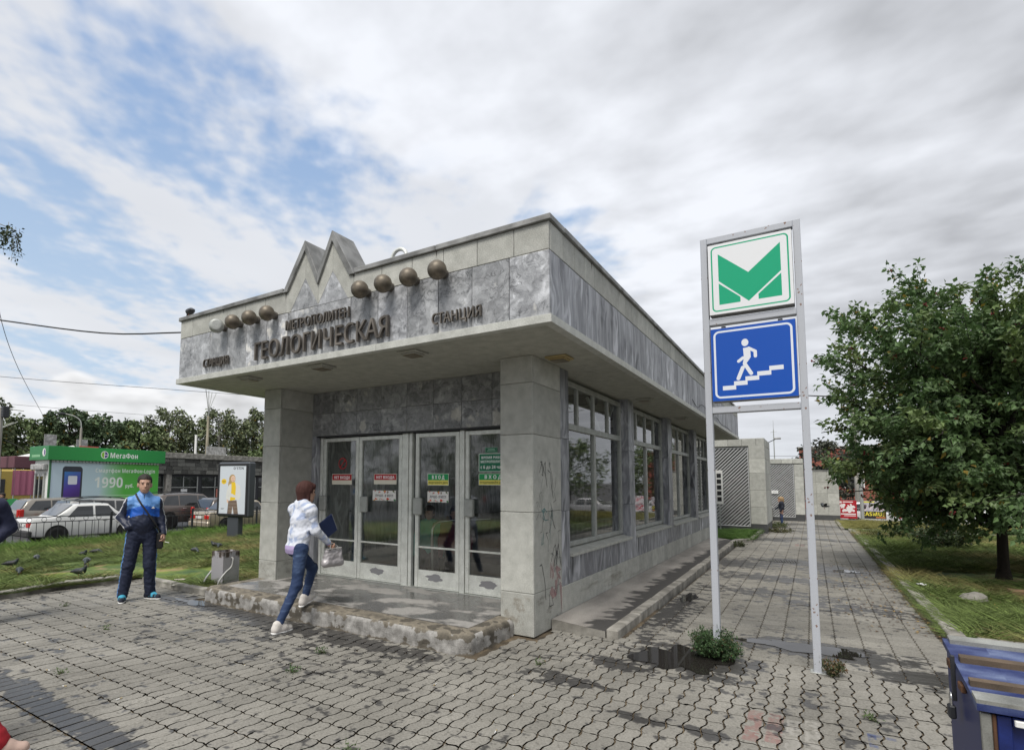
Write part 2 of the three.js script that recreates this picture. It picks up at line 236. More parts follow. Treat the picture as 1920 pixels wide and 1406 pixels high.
const wetLow = (() => { const n = 1024, a = new Float32Array(n * n); for (let j = 0; j < n; j++) for (let i = 0; i < n; i++) a[j * n + i] = wetAt(WX0 + (i + 0.5) / n * WS, WZ0 + (j + 0.5) / n * WS); return (u, v) => { const x = clamp(u * n - 0.5, 0, n - 1.001), y = clamp(v * n - 0.5, 0, n - 1.001), i = x | 0, j = y | 0, a0 = x - i, b0 = y - j; return mix(mix(a[j * n + i], a[j * n + i + 1], a0), mix(a[(j + 1) * n + i], a[(j + 1) * n + i + 1], a0), b0); }; })();
const pr = rng(31);
const pavT = dataTex(2048, 2048, (u, v, o) => {
  const x = WX0 + u * WS, z = WZ0 + v * WS, w = wetLow(u, v), g = fbm(x * 1.1, z * 1.1, 3), n = (pr() - 0.5) * 26 + fbm(x * 60, z * 60, 2) * 22; let t = 182 + g * 20 + n;
  if (fbm(x * 23 + 5, z * 23, 2) > 0.44) t -= 34;   // grit, gum and dirt specks
  let r = t, gg = t - 2, b = t - 8;
  const paint = (x0, x1, z0, z1, c, k) => { if (x > x0 && x < x1 && z > z0 && z < z1 && fbm(x * 14, z * 14, 3) > -0.18) { const q = k * (0.55 + 0.5 * fbm(x * 40, z * 9, 2)); r = mix(r, c[0], q); gg = mix(gg, c[1], q); b = mix(b, c[2], q); } };
  paint(1.44, 1.535, -0.32, 0.28, [186, 132, 128], 0.85); paint(1.575, 1.665, -0.31, 0.22, [186, 132, 128], 0.8); paint(1.69, 1.775, -0.27, 0.5, [222, 220, 216], 1); paint(1.80, 1.885, -0.32, 0.5, [222, 220, 216], 1); paint(2.155, 2.20, -0.30, -0.08, [96, 112, 172], 0.8); paint(2.155, 2.31, -0.32, -0.27, [96, 112, 172], 0.7);
  const k = mix(1, 0.54, w); o[0] = r * k; o[1] = gg * k; o[2] = b * k * mix(1, 1.03, w);
});
const pavR = dataTex(1024, 1024, (u, v, o) => { const w = wetLow(u, v); o[0] = 0; o[1] = mix(222, 92, w); o[2] = 0; }, false);
const paverMats = [0.90, 0.96, 1.0, 1.04, 1.10].map(k => std({ map: pavT, roughnessMap: pavR, roughness: 1, color: L3(k * 0.475, k * 0.465, k * 0.44), bumpMap: fineBump, bumpScale: 0.0009 }));
function paverGeo(cx, cz, w, l, alongX, straight, r) {   // w across, l along; wave on the long sides, a smaller one on the ends
  const N = straight ? 1 : 8, K = straight ? 1 : 4, A = straight ? 0 : 0.0125, B = straight ? 0 : 0.0085, gap = 0.0054, out = [];
  const f = (t) => A * clamp(1.5 * Math.sin(t * 2 * Math.PI), -1, 1), h = (s) => B * Math.sin(s * 2 * Math.PI);
  for (let i = 0; i < N; i++) out.push([w / 2 + f(i / N), -l / 2 + l * i / N]);
  for (let i = 0; i < K; i++) out.push([w / 2 - w * i / K, l / 2 + h(1 - i / K)]);
  for (let i = 0; i < N; i++) out.push([-w / 2 + f(1 - i / N), l / 2 - l * i / N]);
  for (let i = 0; i < K; i++) out.push([-w / 2 + w * i / K, -l / 2 + h(i / K)]);
  const sunk = r() < 0.06 ? 0.004 : 0, tx = (r() - 0.5) * 0.018, tz = (r() - 0.5) * 0.018, dy = (r() - 0.5) * 0.0035 - sunk, pos = [], nor = [], uv = [], n = out.length;
  const ring = (ins, y) => out.map(([a, b]) => { const k = 1 - ins / (w / 2), m = 1 - ins / (l / 2); const p = alongX ? [b * m, a * k] : [a * k, b * m]; return [cx + p[0], y + dy + p[0] * tx + p[1] * tz, cz + p[1]]; });
  if (!straight && r() < 0.16) { const q = Math.floor(r() * out.length), c0 = 0.80 + r() * 0.12; out[q] = [out[q][0] * c0, out[q][1] * c0]; }
  const top = ring(gap + 0.0035, 0), rim = ring(gap + 0.0008, -0.003), low = ring(gap, -0.022), c = [cx, dy, cz];
  const tri = (a, b, d, na, nb, nd) => { const e1 = [b[0] - a[0], b[1] - a[1], b[2] - a[2]], e2 = [d[0] - a[0], d[1] - a[1], d[2] - a[2]]; const ny = e1[2] * e2[0] - e1[0] * e2[2]; let P = [a, b, d]; let Q = [na, nb, nd]; if (na[1] > 0.3 && ny < 0) { P = [a, d, b]; Q = [na, nd, nb]; } for (let k = 0; k < 3; k++) { pos.push(...P[k]); nor.push(...Q[k]); uv.push((P[k][0] - WX0) / WS, (P[k][2] - WZ0) / WS); } };
  const up = [-tx, 1, -tz];
  for (let i = 0; i < n; i++) {
    const j = (i + 1) % n, ex = top[j][0] - top[i][0], ez = top[j][2] - top[i][2], le = Math.hypot(ex, ez); let ox = ez / le, oz = -ex / le; if ((top[i][0] - cx) * ox + (top[i][2] - cz) * oz < 0) { ox = -ox; oz = -oz; }
    tri(c, top[i], top[j], up, up, up); const s1 = [ox * 0.6, 0.8, oz * 0.6], s2 = [ox, 0.05, oz];
    tri(top[i], rim[i], rim[j], s1, s1, s1); tri(top[i], rim[j], top[j], s1, s1, s1); tri(rim[i], low[i], low[j], s2, s2, s2); tri(rim[i], low[j], rim[j], s2, s2, s2);
  }
  const g = new THREE.BufferGeometry(); g.setAttribute('position', new THREE.Float32BufferAttribute(pos, 3)); g.setAttribute('normal', new THREE.Float32BufferAttribute(nor, 3)); g.setAttribute('uv', new THREE.Float32BufferAttribute(uv, 2)); return g;
}
{
  const pavement = structure(new THREE.Group(), 'pavement'), path = structure(new THREE.Group(), 'paved_path');
  mesh('sand_bed', sheetGeo(-8.6, 6, -5.2, 6.5, 20, 20, () => -0.0135, (x, z) => !(x < -5.5 && z < -0.6) && !(z < -3.4 && x < 3)), M.soil, pavement); mesh('sand_bed', sheetGeo(0.1, 3.1, -28.2, -3.4, 4, 30, () => -0.0135), M.soil, path);
  const r = rng(41), cand = [];
  const inSquare = (x, z) => { if (x < -8.0 + 0.12 * Math.max(0, z)) return false; if (x < -5.55 && z < -0.50) return false; if (x > -5.6 && x < -0.90 && z < -0.14) return false; if (x < 0.10 && z < -1.05 && x > -0.95 && z < -1.52) return false; if (x < -0.66 && z < -1.05) return false; if (x > 3.0 && z < -3.5) return false; return true; };
  const w = 0.115, l = 0.225;
  for (let z = -1.6; z < 2.50; z += l) for (let x = -8.4; x < 6; x += w) if (inSquare(x, z)) cand.push([x, z, w, l, false, false, 0]);
  for (let x = -8.4; x < 6; x += w) cand.push([x, 2.655, w, 0.235, false, true, 0]);
  for (let z = 2.89; z < 4.4; z += l) for (let x = -8.4; x < 6; x += w) cand.push([x, z, w, l, false, false, 0]);
  for (let x = -0.62; x < 0.12; x += 0.12) cand.push([x, -1.56 + 0.02, 0.12, 0.10, false, true, 0]);
  const l2 = 0.242;
  for (let z = -1.78; z > -16; z -= w) for (let x = 0.24; x < 3.0; x += l2) cand.push([x, z, w, l2, true, false, z < -2.2 ? 1 : 0]);
  for (let z = -1.78; z > -3.5; z -= w) for (let x = 3.15; x < 6; x += l2) cand.push([x, z, w, l2, true, false, 0]);
  const size = ([x, z]) => { const q = V(x, 0, z).project(camera); if (Math.abs(q.x) > 1.03 || Math.abs(q.y) > 1.03 || q.z > 1) return 0; const d = Math.hypot(x - 1.91, z - 4.562, 1.7); return 1.7 / d / d / d; };
  const seen = cand.map(c => [size(c), c]).sort((a, b) => b[0] - a[0]), rest = [[[], [], [], [], []], [[], [], [], [], []]], count = [0, 0];
  for (const [s, c] of seen) {
    const g = paverGeo(c[0], c[1], c[2], c[3], c[4], c[5], r), k = Math.floor(r() * 4.999), owner = c[6];
    if (s > 0 && count[owner] < 300) { mesh(`paver${count[owner] ? '_' + String(count[owner]).padStart(3, '0') : ''}`, g, paverMats[k], owner ? path : pavement); count[owner]++; }
    else rest[owner][k].push(g);
  }
  rest.forEach((ro, o) => ro.forEach((list, k) => { if (list.length) { const m = mesh('paver_field', mergeGeometries(list, false), paverMats[k], o ? path : pavement); m.userData.kind = 'stuff'; } }));
  const far = sheetGeo(0.13, 2.98, -28, -16.06, 2, 8, () => -0.001); const u = far.attributes.uv; for (let i = 0; i < u.count; i++) u.setXY(i, (u.getX(i) - WX0) / WS, (u.getY(i) - WZ0) / WS);
  mesh('far_paving', far, paverMats[2], path);
  // straight joints still read on the far paving: thin grooves as dark strips of sand
  const strips = []; for (let x = 0.36; x < 2.95; x += l2) strips.push(box(x - 0.006, x + 0.006, -0.004, 0.0025, -28, -16.06, 0.001)); mesh('joint_line', joined(strips), M.soil, path).userData.kind = 'stuff';
}
// ---------- puddles: still water standing a hair above the stones ----------
M.water = new THREE.MeshPhysicalMaterial({ color: L3(0.022, 0.020, 0.018), roughness: 0.015, ior: 1.33 });
function puddle(cx, cz, rx, rz, seed, label) {
  const n = 56, s = new THREE.Shape(), r = []; for (let i = 0; i < n; i++) { const a = i / n * 2 * Math.PI, k = 1 + 0.75 * fbm(Math.cos(a) * 1.5 + seed, Math.sin(a) * 1.5 + seed * 2, 5); r.push(new THREE.Vector2(Math.cos(a) * rx * k, Math.sin(a) * rz * k)); } s.setFromPoints(r);
  const g = new THREE.ShapeGeometry(s); g.rotateX(-Math.PI / 2); const o = mesh('puddle', g, M.water); o.position.set(cx, 0.0055, cz); structure(o, 'puddle');
}
puddle(0.78, -1.28, 0.38, 0.42, 2.1); puddle(1.75, -2.40, 0.62, 0.20, 5.3); puddle(1.25, -9.9, 0.34, 0.22, 7.7); puddle(2.45, -8.95, 0.26, 0.16, 9.1); puddle(-5.35, -0.02, 0.42, 0.10, 3.3); puddle(0.30, -4.4, 0.10, 0.40, 1.4);

// ---------- kerbs: each stone its own piece ----------
function kerbRun(name, pts, w, h, base, len, r, own) {
  const g = structure(new THREE.Group(), name); let n = 0;
  for (let i = 0; i + 1 < pts.length; i++) {
    const [x0, z0] = pts[i], [x1, z1] = pts[i + 1], d = Math.hypot(x1 - x0, z1 - z0), k = Math.max(1, Math.round(d / len)), a = Math.atan2(-(z1 - z0), x1 - x0);
    for (let j = 0; j < k; j++) { const t0 = j / k, t1 = (j + 1) / k, L = d / k - 0.012, cx = mix(x0, x1, (t0 + t1) / 2), cz = mix(z0, z1, (t0 + t1) / 2); const b = box(-L / 2, L / 2, -0.15, h + (r() - 0.5) * 0.018, -w / 2, w / 2, 0.012); shiftUV(b, r() * 5, r() * 5); const m = mesh(n ? `kerb_stone_${String(n).padStart(3, '0')}` : 'kerb_stone', b, M.kerb[Math.floor(r() * 3)], g); m.position.set(cx, base(cx, cz), cz); m.rotation.y = a + (r() - 0.5) * 0.025; m.rotation.z = (r() - 0.5) * 0.012; n++; }
  } return g;
}
{ const r = rng(51), zero = () => 0;
  kerbRun('kerb', [[-7.75, 6], [-7.8, 1.9], [-8.05, 0.55], [-7.85, -0.30]], 0.13, 0.10, zero, 1.0, r); kerbRun('kerb', [[-7.5, -0.44], [-5.72, -0.46]], 0.13, 0.09, zero, 0.9, r); kerbRun('kerb', [[-5.60, -0.75], [-5.60, -9.5]], 0.10, 0.10, zero, 1.0, r);
  kerbRun('kerb', [[-0.0, -1.60], [-0.02, -13.6], [0.32, -14.1], [0.36, -17.9]], 0.13, 0.10, zero, 1.0, r); kerbRun('kerb', [[3.16, -3.5], [3.14, -20.3]], 0.15, 0.10, zero, 1.0, r); kerbRun('kerb', [[3.30, -3.48], [6.5, -3.48]], 0.13, 0.09, zero, 1.0, r);
  kerbRun('kerb', [[2.82, -21.4], [2.82, -26.8]], 0.12, 0.08, zero, 1.0, r); kerbRun('kerb', [[3.0, -20.42], [16, -20.42]], 0.1, 0.06, zero, 2.0, r); kerbRun('kerb', [[3.0, -21.42], [16, -21.42]], 0.1, 0.06, zero, 2.0, r); kerbRun('kerb', [[-20.05, 14], [-20.05, -50]], 0.15, 0.03, (x, z) => -0.52, 2.0, r); kerbRun('kerb', [[2.9, -33.2], [40, -33.2]], 0.15, 0.05, (x, z) => -0.72, 3.0, r);
}
// ---------- the station pavilion ----------
const font = await new FontLoader().loadAsync('fonts/droid/droid_sans_bold.typeface.json');
const fontR = await new FontLoader().loadAsync('fonts/droid/droid_sans_regular.typeface.json');
const station = thing('metro_station', 'grey marble and granite metro entrance pavilion with twin pointed peaks over its fascia', 'building');
{
  const r = rng(61), W = 6.10, L = 15.52, pick = (a) => a[Math.floor(r() * a.length)];
  const piece = (name, g, mats, parent = station, sc = 1) => mesh(name, shiftUV(g, r() * 7, r() * 7, sc), pick(mats), parent);
  const P = 0.026;   // how far the stone facing lies behind the metal trim
  // fascia core behind the facing
  mesh('fascia_core', joined([box(-W + 0.06, -0.06, 3.2, 4.13, -0.36, -0.06, 0.001), box(-0.36, -0.06, 3.2, 4.13, -L + 0.06, -0.362, 0.001), box(-W + 0.06, -W + 0.36, 3.2, 4.13, -L + 0.06, -0.362, 0.001), box(-W + 0.362, -0.362, 3.2, 4.13, -L + 0.06, -L + 0.36, 0.001)]), M.concrete, station);
  // front fascia slabs
  const jl = [-P, -0.39, -0.80, -1.21, -1.62, -2.05, -2.48], jr = [-3.66, -4.08, -4.50, -4.92, -5.34, -5.76, -W + P], j = 0.0025;
  for (const js of [jl, jr]) for (let i = 0; i + 1 < js.length; i++) piece('granite_slab', box(js[i + 1] + j, js[i] - j, 3.865 + j, 4.135, -P - 0.03, -P), M.granite);
  const low = [-P, -0.44, -0.86, -1.27, -1.68, -2.10, -2.52, -3.07, -3.62, -4.04, -4.46, -4.88, -5.30, -5.74, -W + P];
  for (let i = 0; i + 1 < low.length; i++) piece('marble_slab', box(low[i + 1] + j, low[i] - j, 3.244, 3.865 - j, -P - 0.03, -P - 0.001 * (i % 3)), M.marbleFront);
  // right and left flank
  const flank = (side) => { const x = side > 0 ? -P : -W + P - 0.0, x0 = side > 0 ? x - 0.03 : x, x1 = side > 0 ? x : x + 0.03; let z = -P - 0.032, i = 0;
    while (z > -L + P + 0.05) { const w = Math.min(0.33 + (r() - 0.5) * 0.05, z + L - P), e = z - w < -L + P + 0.15 ? -L + P : z - w; piece('marble_slab', box(x0, x1 - side * 0.0015 * (i % 3), 3.244, 3.865 - j, e + j, z - j), M.marbleSide); z = e; i++; }
    z = -P - 0.032; while (z > -L + P + 0.05) { const w = 0.31, e = z - w < -L + P + 0.15 ? -L + P : z - w; piece('granite_slab', box(x0, x1, 3.865 + j, 4.135, e + j, z - j), M.granite); z = e; } };
  flank(1); piece('marble_slab', box(-W + P, -W + P + 0.03, 3.244, 4.135, -L + P, -P - 0.032), M.marbleSide);
  piece('marble_slab', box(-W + P, -P, 3.244, 4.135, -L + P - 0.03, -L + P - 0.002), M.marbleSide);
  // metal trim round the foot of the fascia
  for (const [a, b] of [[-W, -4.2], [-4.196, -2.1], [-2.096, 0]]) piece('edge_trim', box(a, b, 3.164, 3.243, -0.09, 0, 0.003), [M.trim]);
  for (let z = -0.092; z > -L + 0.1; z -= 3.08) piece('edge_trim', box(-0.09, 0, 3.164, 3.243, Math.max(z - 3.076, -L), z, 0.003), [M.trim]);
  piece('edge_trim', box(-W, -W + 0.09, 3.164, 3.243, -L, -0.092, 0.003), [M.trim]); piece('edge_trim', box(-W + 0.092, -0.092, 3.164, 3.243, -L, -L + 0.09, 0.003), [M.trim]);
  // soffit boards
  for (let i = 0; i < 12; i++) { const a = -0.092 - i * 1.278, b = Math.max(a - 1.275, -L + 0.092); piece('soffit_board', box(-W + 0.092, -0.092, 3.176 + 0.001 * (i % 2), 3.2, b, a, 0.003), [M.soffit]); }
  for (const [x, z, on] of [[-1.81, -0.31], [-3.25, -0.29], [-4.72, -0.30], [-0.50, -1.42, 1], [-0.45, -5.2], [-0.45, -8.4]]) { const l = group('soffit_lamp', station); mesh('lamp_frame', joined([box(x - 0.13, x + 0.13, 3.150, 3.176, z - 0.13, z + 0.13, 0.006), box(x - 0.10, x + 0.10, 3.134, 3.149, z - 0.10, z + 0.10, 0.005)]), on ? M.yellowed : M.soffit, l); mesh('lamp_lens', box(x - 0.085, x + 0.085, 3.126, 3.1335, z - 0.085, z + 0.085, 0.003), M.lampGlass, l); }
  // coping, with the two peaks
  for (const [a, b] of [[-W, -5.0], [-4.996, -3.705], [-2.455, -1.3], [-1.296, 0]]) piece('coping', box(a, b, 4.136, 4.194, -0.36, 0.004, 0.006), [M.roofCap]);
  for (let i = 0; i < 8; i++) { const a = -0.362 - i * 1.894; piece('coping', box(-0.36, 0.004, 4.136, 4.194, Math.max(a - 1.89, -L), a, 0.006), [M.roofCap]); }
  piece('coping', box(-W, -W + 0.36, 4.136, 4.194, -L, -0.362, 0.006), [M.roofCap]); piece('coping', box(-W + 0.362, -0.362, 4.136, 4.194, -L, -L + 0.36, 0.006), [M.roofCap]);
  const cop = [[[-3.70, 4.135], [-3.312, 4.735], [-3.312, 4.615], [-3.625, 4.135]], [[-3.308, 4.735], [-3.072, 4.25], [-3.072, 4.13], [-3.308, 4.615]], [[-3.068, 4.25], [-2.832, 4.745], [-2.832, 4.625], [-3.068, 4.13]], [[-2.828, 4.745], [-2.46, 4.135], [-2.535, 4.135], [-2.828, 4.625]]];
  for (const q of cop) { const g = metricUV(slab(q.slice().reverse(), 0.37, 0.003)); g.translate(0, 0, -0.37); piece('peak_coping', g, [M.roofCap]); }
  const gr = [[[-3.658, 3.868], [-3.575, 3.868], [-3.312, 4.255], [-3.312, 4.62], [-3.658, 4.10]], [[-3.308, 4.255], [-3.072, 3.885], [-3.072, 4.135], [-3.308, 4.62]], [[-3.068, 3.885], [-2.832, 4.25], [-2.832, 4.63], [-3.068, 4.135]], [[-2.828, 4.25], [-2.565, 3.868], [-2.482, 3.868], [-2.482, 4.10], [-2.828, 4.63]]];
  for (const q of gr) { const g = metricUV(slab(q, 0.027, 0.0015)); g.translate(0, 0, -P - 0.0285); piece('granite_slab', g, M.granite); }
  for (const q of [[[-3.571, 3.868], [-3.072, 3.868], [-3.072, 3.88], [-3.31, 4.25]], [[-3.068, 3.868], [-2.569, 3.868], [-2.83, 4.245], [-3.068, 3.88]]]) { const g = metricUV(slab(q, 0.026, 0.0015)); g.translate(0, 0, -P - 0.029); piece('marble_slab', g, M.marbleFront); }
  for (const q of [[[-3.64, 4.0], [-3.07, 4.0], [-3.07, 4.15], [-3.31, 4.63]], [[-3.068, 4.0], [-2.50, 4.0], [-2.83, 4.64], [-3.068, 4.15]]]) { const g = metricUV(slab(q, 0.27)); g.translate(0, 0, -0.335); mesh('peak_core', g, M.concrete, station); }
  // roof deck, hoop and plant box on it
  mesh('roof_deck', box(-W + 0.362, -0.362, 3.96, 4.02, -L + 0.362, -0.362, 0.002), M.roof, station);
  mesh('roof_hoop', tube([[-2.72, 4.02, -1.0], [-2.72, 4.70, -1.0], [-2.66, 4.80, -1.0], [-2.56, 4.82, -1.0], [-2.48, 4.76, -1.0], [-2.47, 4.55, -1.0]], 0.026, 30, 10), M.alu, station);
  mesh('roof_hatch', joined([box(-2.6, -0.7, 4.02, 4.86, -14.9, -12.3, 0.01), box(-2.66, -0.64, 4.862, 4.92, -14.96, -12.24, 0.01)]), M.concrete, station);
  // ball ornaments
  [[-4.94, 1], [-4.58], [-4.22], [-3.86], [-2.25], [-1.91], [-1.56], [-1.19]].forEach(([x, worn]) => { const b = new THREE.SphereGeometry(0.100, 28, 20), p = b.attributes.position; if (worn) for (let i = 0; i < p.count; i++) { const d = Math.max(0, p.getX(i) * 0.75 + p.getZ(i) * 0.6 - 0.065); p.setXYZ(i, p.getX(i) - d * 0.8, p.getY(i), p.getZ(i) - d * 0.6); } if (worn) b.computeVertexNormals(); const o = mesh('ball_ornament', b, worn ? M.aluDull : M.ball, station); if (worn) o.userData.label = 'dented ball ornament with its brown finish worn off'; o.position.set(x, 3.862, 0.115); const c = rod([0, 0, -0.141], [0, 0, -0.08], 0.05, 0.055, 14); mesh('ball_mount', c, M.bronze, o); });
  // raised lettering
  const word = (text, x0, x1, y0, h, f, depth) => { const gx = group('lettering', station); let ad = 0; const sc = 1 / f.data.resolution; const nb = new THREE.ShapeGeometry(f.generateShapes('Н', 1)); nb.computeBoundingBox(); const cap = nb.boundingBox.max.y; const glyphs = [...text].map(c => { const q = { c, at: ad }; ad += f.data.glyphs[c].ha * sc; return q; }); const kx = (x1 - x0) / (ad * 0.975), ky = h / cap;
    for (const { c, at } of glyphs) { const g = new THREE.ExtrudeGeometry(f.generateShapes(c, 1), { depth: 1, bevelEnabled: false, curveSegments: 8 }); g.scale(kx, ky, depth); g.translate(x0 + at * kx - 0.05 * kx, y0, -P + 0.014); mesh('letter', metricUV(g), M.bronze, gx); } };
  word('СТАНЦИЯ', -5.39, -4.80, 3.338, 0.115, fontR, 0.03); word('СТАНЦИЯ', -1.325, -0.73, 3.338, 0.112, fontR, 0.03); word('МЕТРОПОЛИТЕН', -3.62, -2.52, 3.622, 0.122, fontR, 0.03); word('ГЕОЛОГИЧЕСКАЯ', -4.225, -1.93, 3.305, 0.235, fontR, 0.04);
  // columns: granite courses
  const courses = [0, 0.47, 1.37, 2.26, 2.86, 3.176];
  const column = (x0, x1, base) => { const c = group('column', station); mesh('column_core', box(x0 + 0.04, x1 - 0.04, base, 3.17, -1.95, -1.17, 0.001), M.concrete, c);
    for (let k = 0; k < 5; k++) { const a = Math.max(courses[k], base) + 0.002, b = courses[k + 1] - 0.002; piece('granite_slab', box(x0, x1, a, b, -1.165, -1.128, 0.006), M.granite, c); for (const [u, v] of [[x0, x0 + 0.037], [x1 - 0.037, x1]]) piece('granite_slab', box(u, v, a, b, -1.96, -1.167, 0.004), M.granite, c); } };
  column(-1.129, -0.712, 0); column(-5.455, -5.05, 0);
  // marble header over the doors and jambs
  const hx = [-5.048, -4.55, -4.05, -3.55, -3.05, -2.57, -2.09, -1.61, -1.131];
  for (const [a, b] of [[2.455, 2.82], [2.823, 3.176]]) for (let i = 0; i < 8; i++) piece('marble_slab', box(hx[i] + 0.0015, hx[i + 1] - 0.0015, a, b, -1.84, -1.80 + 0.001 * (i % 2), 0.003), M.marbleHeader);
  piece('marble_slab', box(-5.048, -4.955, 0.187, 2.452, -1.90, -1.80, 0.004), M.marbleSide); piece('marble_slab', box(-1.30, -1.131, 0.187, 2.452, -1.90, -1.80, 0.004), M.marbleSide);
  mesh('door_head', box(-4.952, -1.302, 2.435, 2.453, -2.05, -1.82, 0.003), M.darkMetal, station);  // door head coloured dark for the shadow line under the marble header
  // doors
  const stick = (txt) => canvasTex(512, 200, (c, w, h) => txt(c, w, h));
  const noEntry = print(stick((c, w, h) => { c.fillStyle = '#e9e4d2'; c.fillRect(0, 0, w, h); c.fillStyle = '#b81f2d'; c.fillRect(8, 8, w - 16, 110); c.fillStyle = '#fff'; c.font = 'bold 76px sans-serif'; c.textAlign = 'center'; c.fillText('НЕТ ВХОДА', w / 2, 92, w - 40); }));
  const entry = print(stick((c, w, h) => { c.fillStyle = '#efe36a'; c.fillRect(0, 0, w, h); c.fillStyle = '#16a05a'; c.fillRect(0, 0, w, 112); c.strokeStyle = '#e8f2e0'; c.lineWidth = 8; c.strokeRect(4, 4, w - 8, h - 8); c.fillStyle = '#fff'; c.font = 'bold 88px sans-serif'; c.textAlign = 'center'; c.fillText('В Х О Д', w / 2, 92, w - 150); c.fillStyle = '#4b4a1a'; c.font = 'bold 44px sans-serif'; c.fillText('ПРИДЕРЖИВАЙТЕ ДВЕРИ', w / 2, 172, w - 40); }));
  const hours = print(canvasTex(512, 290, (c, w, h) => { c.fillStyle = '#dfeee2'; c.fillRect(0, 0, w, h); c.fillStyle = '#0f7a55'; c.fillRect(10, 10, w - 20, h - 20); c.fillStyle = '#fff'; c.textAlign = 'center'; c.font = 'bold 56px sans-serif'; c.fillText('ВРЕМЯ РАБОТЫ', w / 2, 84, w - 70); c.fillText('МЕТРОПОЛИТЕНА', w / 2, 150, w - 60); c.font = 'bold 72px sans-serif'; c.fillText('с 6 до 24 часов', w / 2, 240, w - 60); }));
  const advert = print(stick((c, w, h) => { c.fillStyle = '#eceae6'; c.fillRect(0, 0, w, h); const q = rng(9), cs = ['#d8402c', '#3f7d4a', '#e0a13a', '#6a4a34', '#c9c4bd']; for (let i = 0; i < 26; i++) { c.fillStyle = cs[Math.floor(q() * 5)]; const top = q() < 0.6; c.beginPath(); c.ellipse(q() * w, top ? q() * 44 : h - q() * 40, 8 + q() * 18, 6 + q() * 14, q() * 3, 0, 7); c.fill(); } c.fillStyle = '#3a3440'; c.font = 'bold 66px sans-serif'; c.textAlign = 'center'; c.fillText('ЛУЧШЕ - В МЕГУ!', w / 2, 124, w - 110); }));
  const small = print(canvasTex(256, 96, (c, w, h) => { c.fillStyle = '#1d6b4c'; c.fillRect(0, 0, w, h); c.strokeStyle = '#9fd0b4'; c.lineWidth = 4; c.strokeRect(5, 5, w - 10, h - 10); c.fillStyle = '#a9d8bd'; c.fillRect(60, 30, 140, 10); c.fillRect(40, 54, 176, 10); }));
  const noSmoke = print(canvasTex(256, 256, (c) => { c.clearRect(0, 0, 256, 256); c.strokeStyle = '#3a2a2a'; c.lineWidth = 18; c.beginPath(); c.moveTo(62, 168); c.lineTo(170, 186); c.stroke(); c.lineWidth = 7; c.beginPath(); c.moveTo(182, 172); c.bezierCurveTo(200, 140, 160, 120, 186, 84); c.stroke(); c.strokeStyle = '#b01e28'; c.lineWidth = 22; c.beginPath(); c.arc(128, 128, 108, 0, 7); c.stroke(); c.beginPath(); c.moveTo(58, 204); c.lineTo(200, 54); c.stroke(); }), 0.4, { transparent: true });
  const door = (x0, x1, hs, stickers, patch, ajar = 0) => {
    const d = group('door', station), w = x1 - x0; d.position.set(ajar ? x1 : x0, 0.205, -1.935); d.rotation.y = ajar; const o = ajar ? -w : 0, H = 2.215, f = 0.058;
    mesh('door_frame', joined([box(o, o + f, 0, H, -0.025, 0.025), box(o + w - f, o + w, 0, H, -0.025, 0.025), box(o + f + 0.001, o + w - f - 0.001, H - f, H, -0.024, 0.024), box(o + f + 0.001, o + w - f - 0.001, 0, 0.04, -0.024, 0.024), box(o + f + 0.001, o + w - f - 0.001, 0.555, 0.58, -0.02, 0.02)]), M.alu, d);
    mesh('frame_bead', joined([box(o + f + 0.001, o + f + 0.014, 0.25, H - f - 0.001, 0.002, 0.016, 0.002), box(o + w - f - 0.014, o + w - f - 0.001, 0.25, H - f - 0.001, 0.002, 0.016, 0.002)]), M.aluDull, d);
    mesh('kick_plate', box(o + f + 0.001, o + w - f - 0.001, 0.041, 0.245, -0.014, 0.014, 0.002), M.alu, d);
    mesh('glass_pane', polys([[[o + f, 0.246, 0], [o + w - f, 0.246, 0], [o + w - f, H - f, 0], [o + f, H - f, 0]]]), M.glassDirty, d);
    mesh('door_handle', box(o + hs - 0.075, o + hs + 0.075, 1.03, 1.275, 0.03, 0.085, 0.014), M.aluDull, d); mesh('handle_bracket', joined([box(o + hs - 0.03, o + hs + 0.0, 1.05, 1.08, 0.0255, 0.031, 0.001), box(o + hs - 0.03, o + hs, 1.22, 1.25, 0.0255, 0.031, 0.001)]), M.darkMetal, d);
    for (const [sx0, sx1, y0, y1, m, nm] of stickers) { const g = new THREE.PlaneGeometry(sx1 - sx0, y1 - y0); const s = mesh(nm, g, m, d); s.position.set((sx0 + sx1) / 2 - x0 + o, (y0 + y1) / 2 - 0.205, 0.006); }
    if (patch) { const s = new THREE.Shape(), pts = []; for (let i = 0; i < 30; i++) { const a = i / 30 * 6.283, k = 1 + 0.5 * fbm(Math.cos(a) * 1.6 + patch, Math.sin(a) * 1.6, 3); pts.push(new THREE.Vector2(Math.cos(a) * 0.13 * k, Math.sin(a) * 0.05 * k)); } s.setFromPoints(pts); const m = mesh('paint_patch', new THREE.ShapeGeometry(s), M.aluDull2, d); m.position.set(o + w * 0.45, 0.145, 0.0148); }
  };
  M.aluDull2 = std({ color: L3(0.24, 0.24, 0.25), roughness: 0.8 });
  door(-4.885, -4.095, 0.045, [[-4.56, -4.36, 1.90, 2.10, noSmoke, 'no_smoking_sticker'], [-4.69, -4.25, 1.66, 1.83, noEntry, 'no_entry_sticker']], 0);
  door(-4.085, -3.215, 0.15, [[-3.78, -3.33, 1.67, 1.83, noEntry, 'no_entry_sticker'], [-3.80, -3.34, 1.42, 1.575, advert, 'advert_sticker']], 1.3);
  door(-2.945, -2.195, 0.07, [[-2.74, -2.38, 1.66, 1.83, entry, 'entry_sticker'], [-2.74, -2.38, 1.42, 1.575, advert, 'advert_sticker']], 3.7, 0.03);
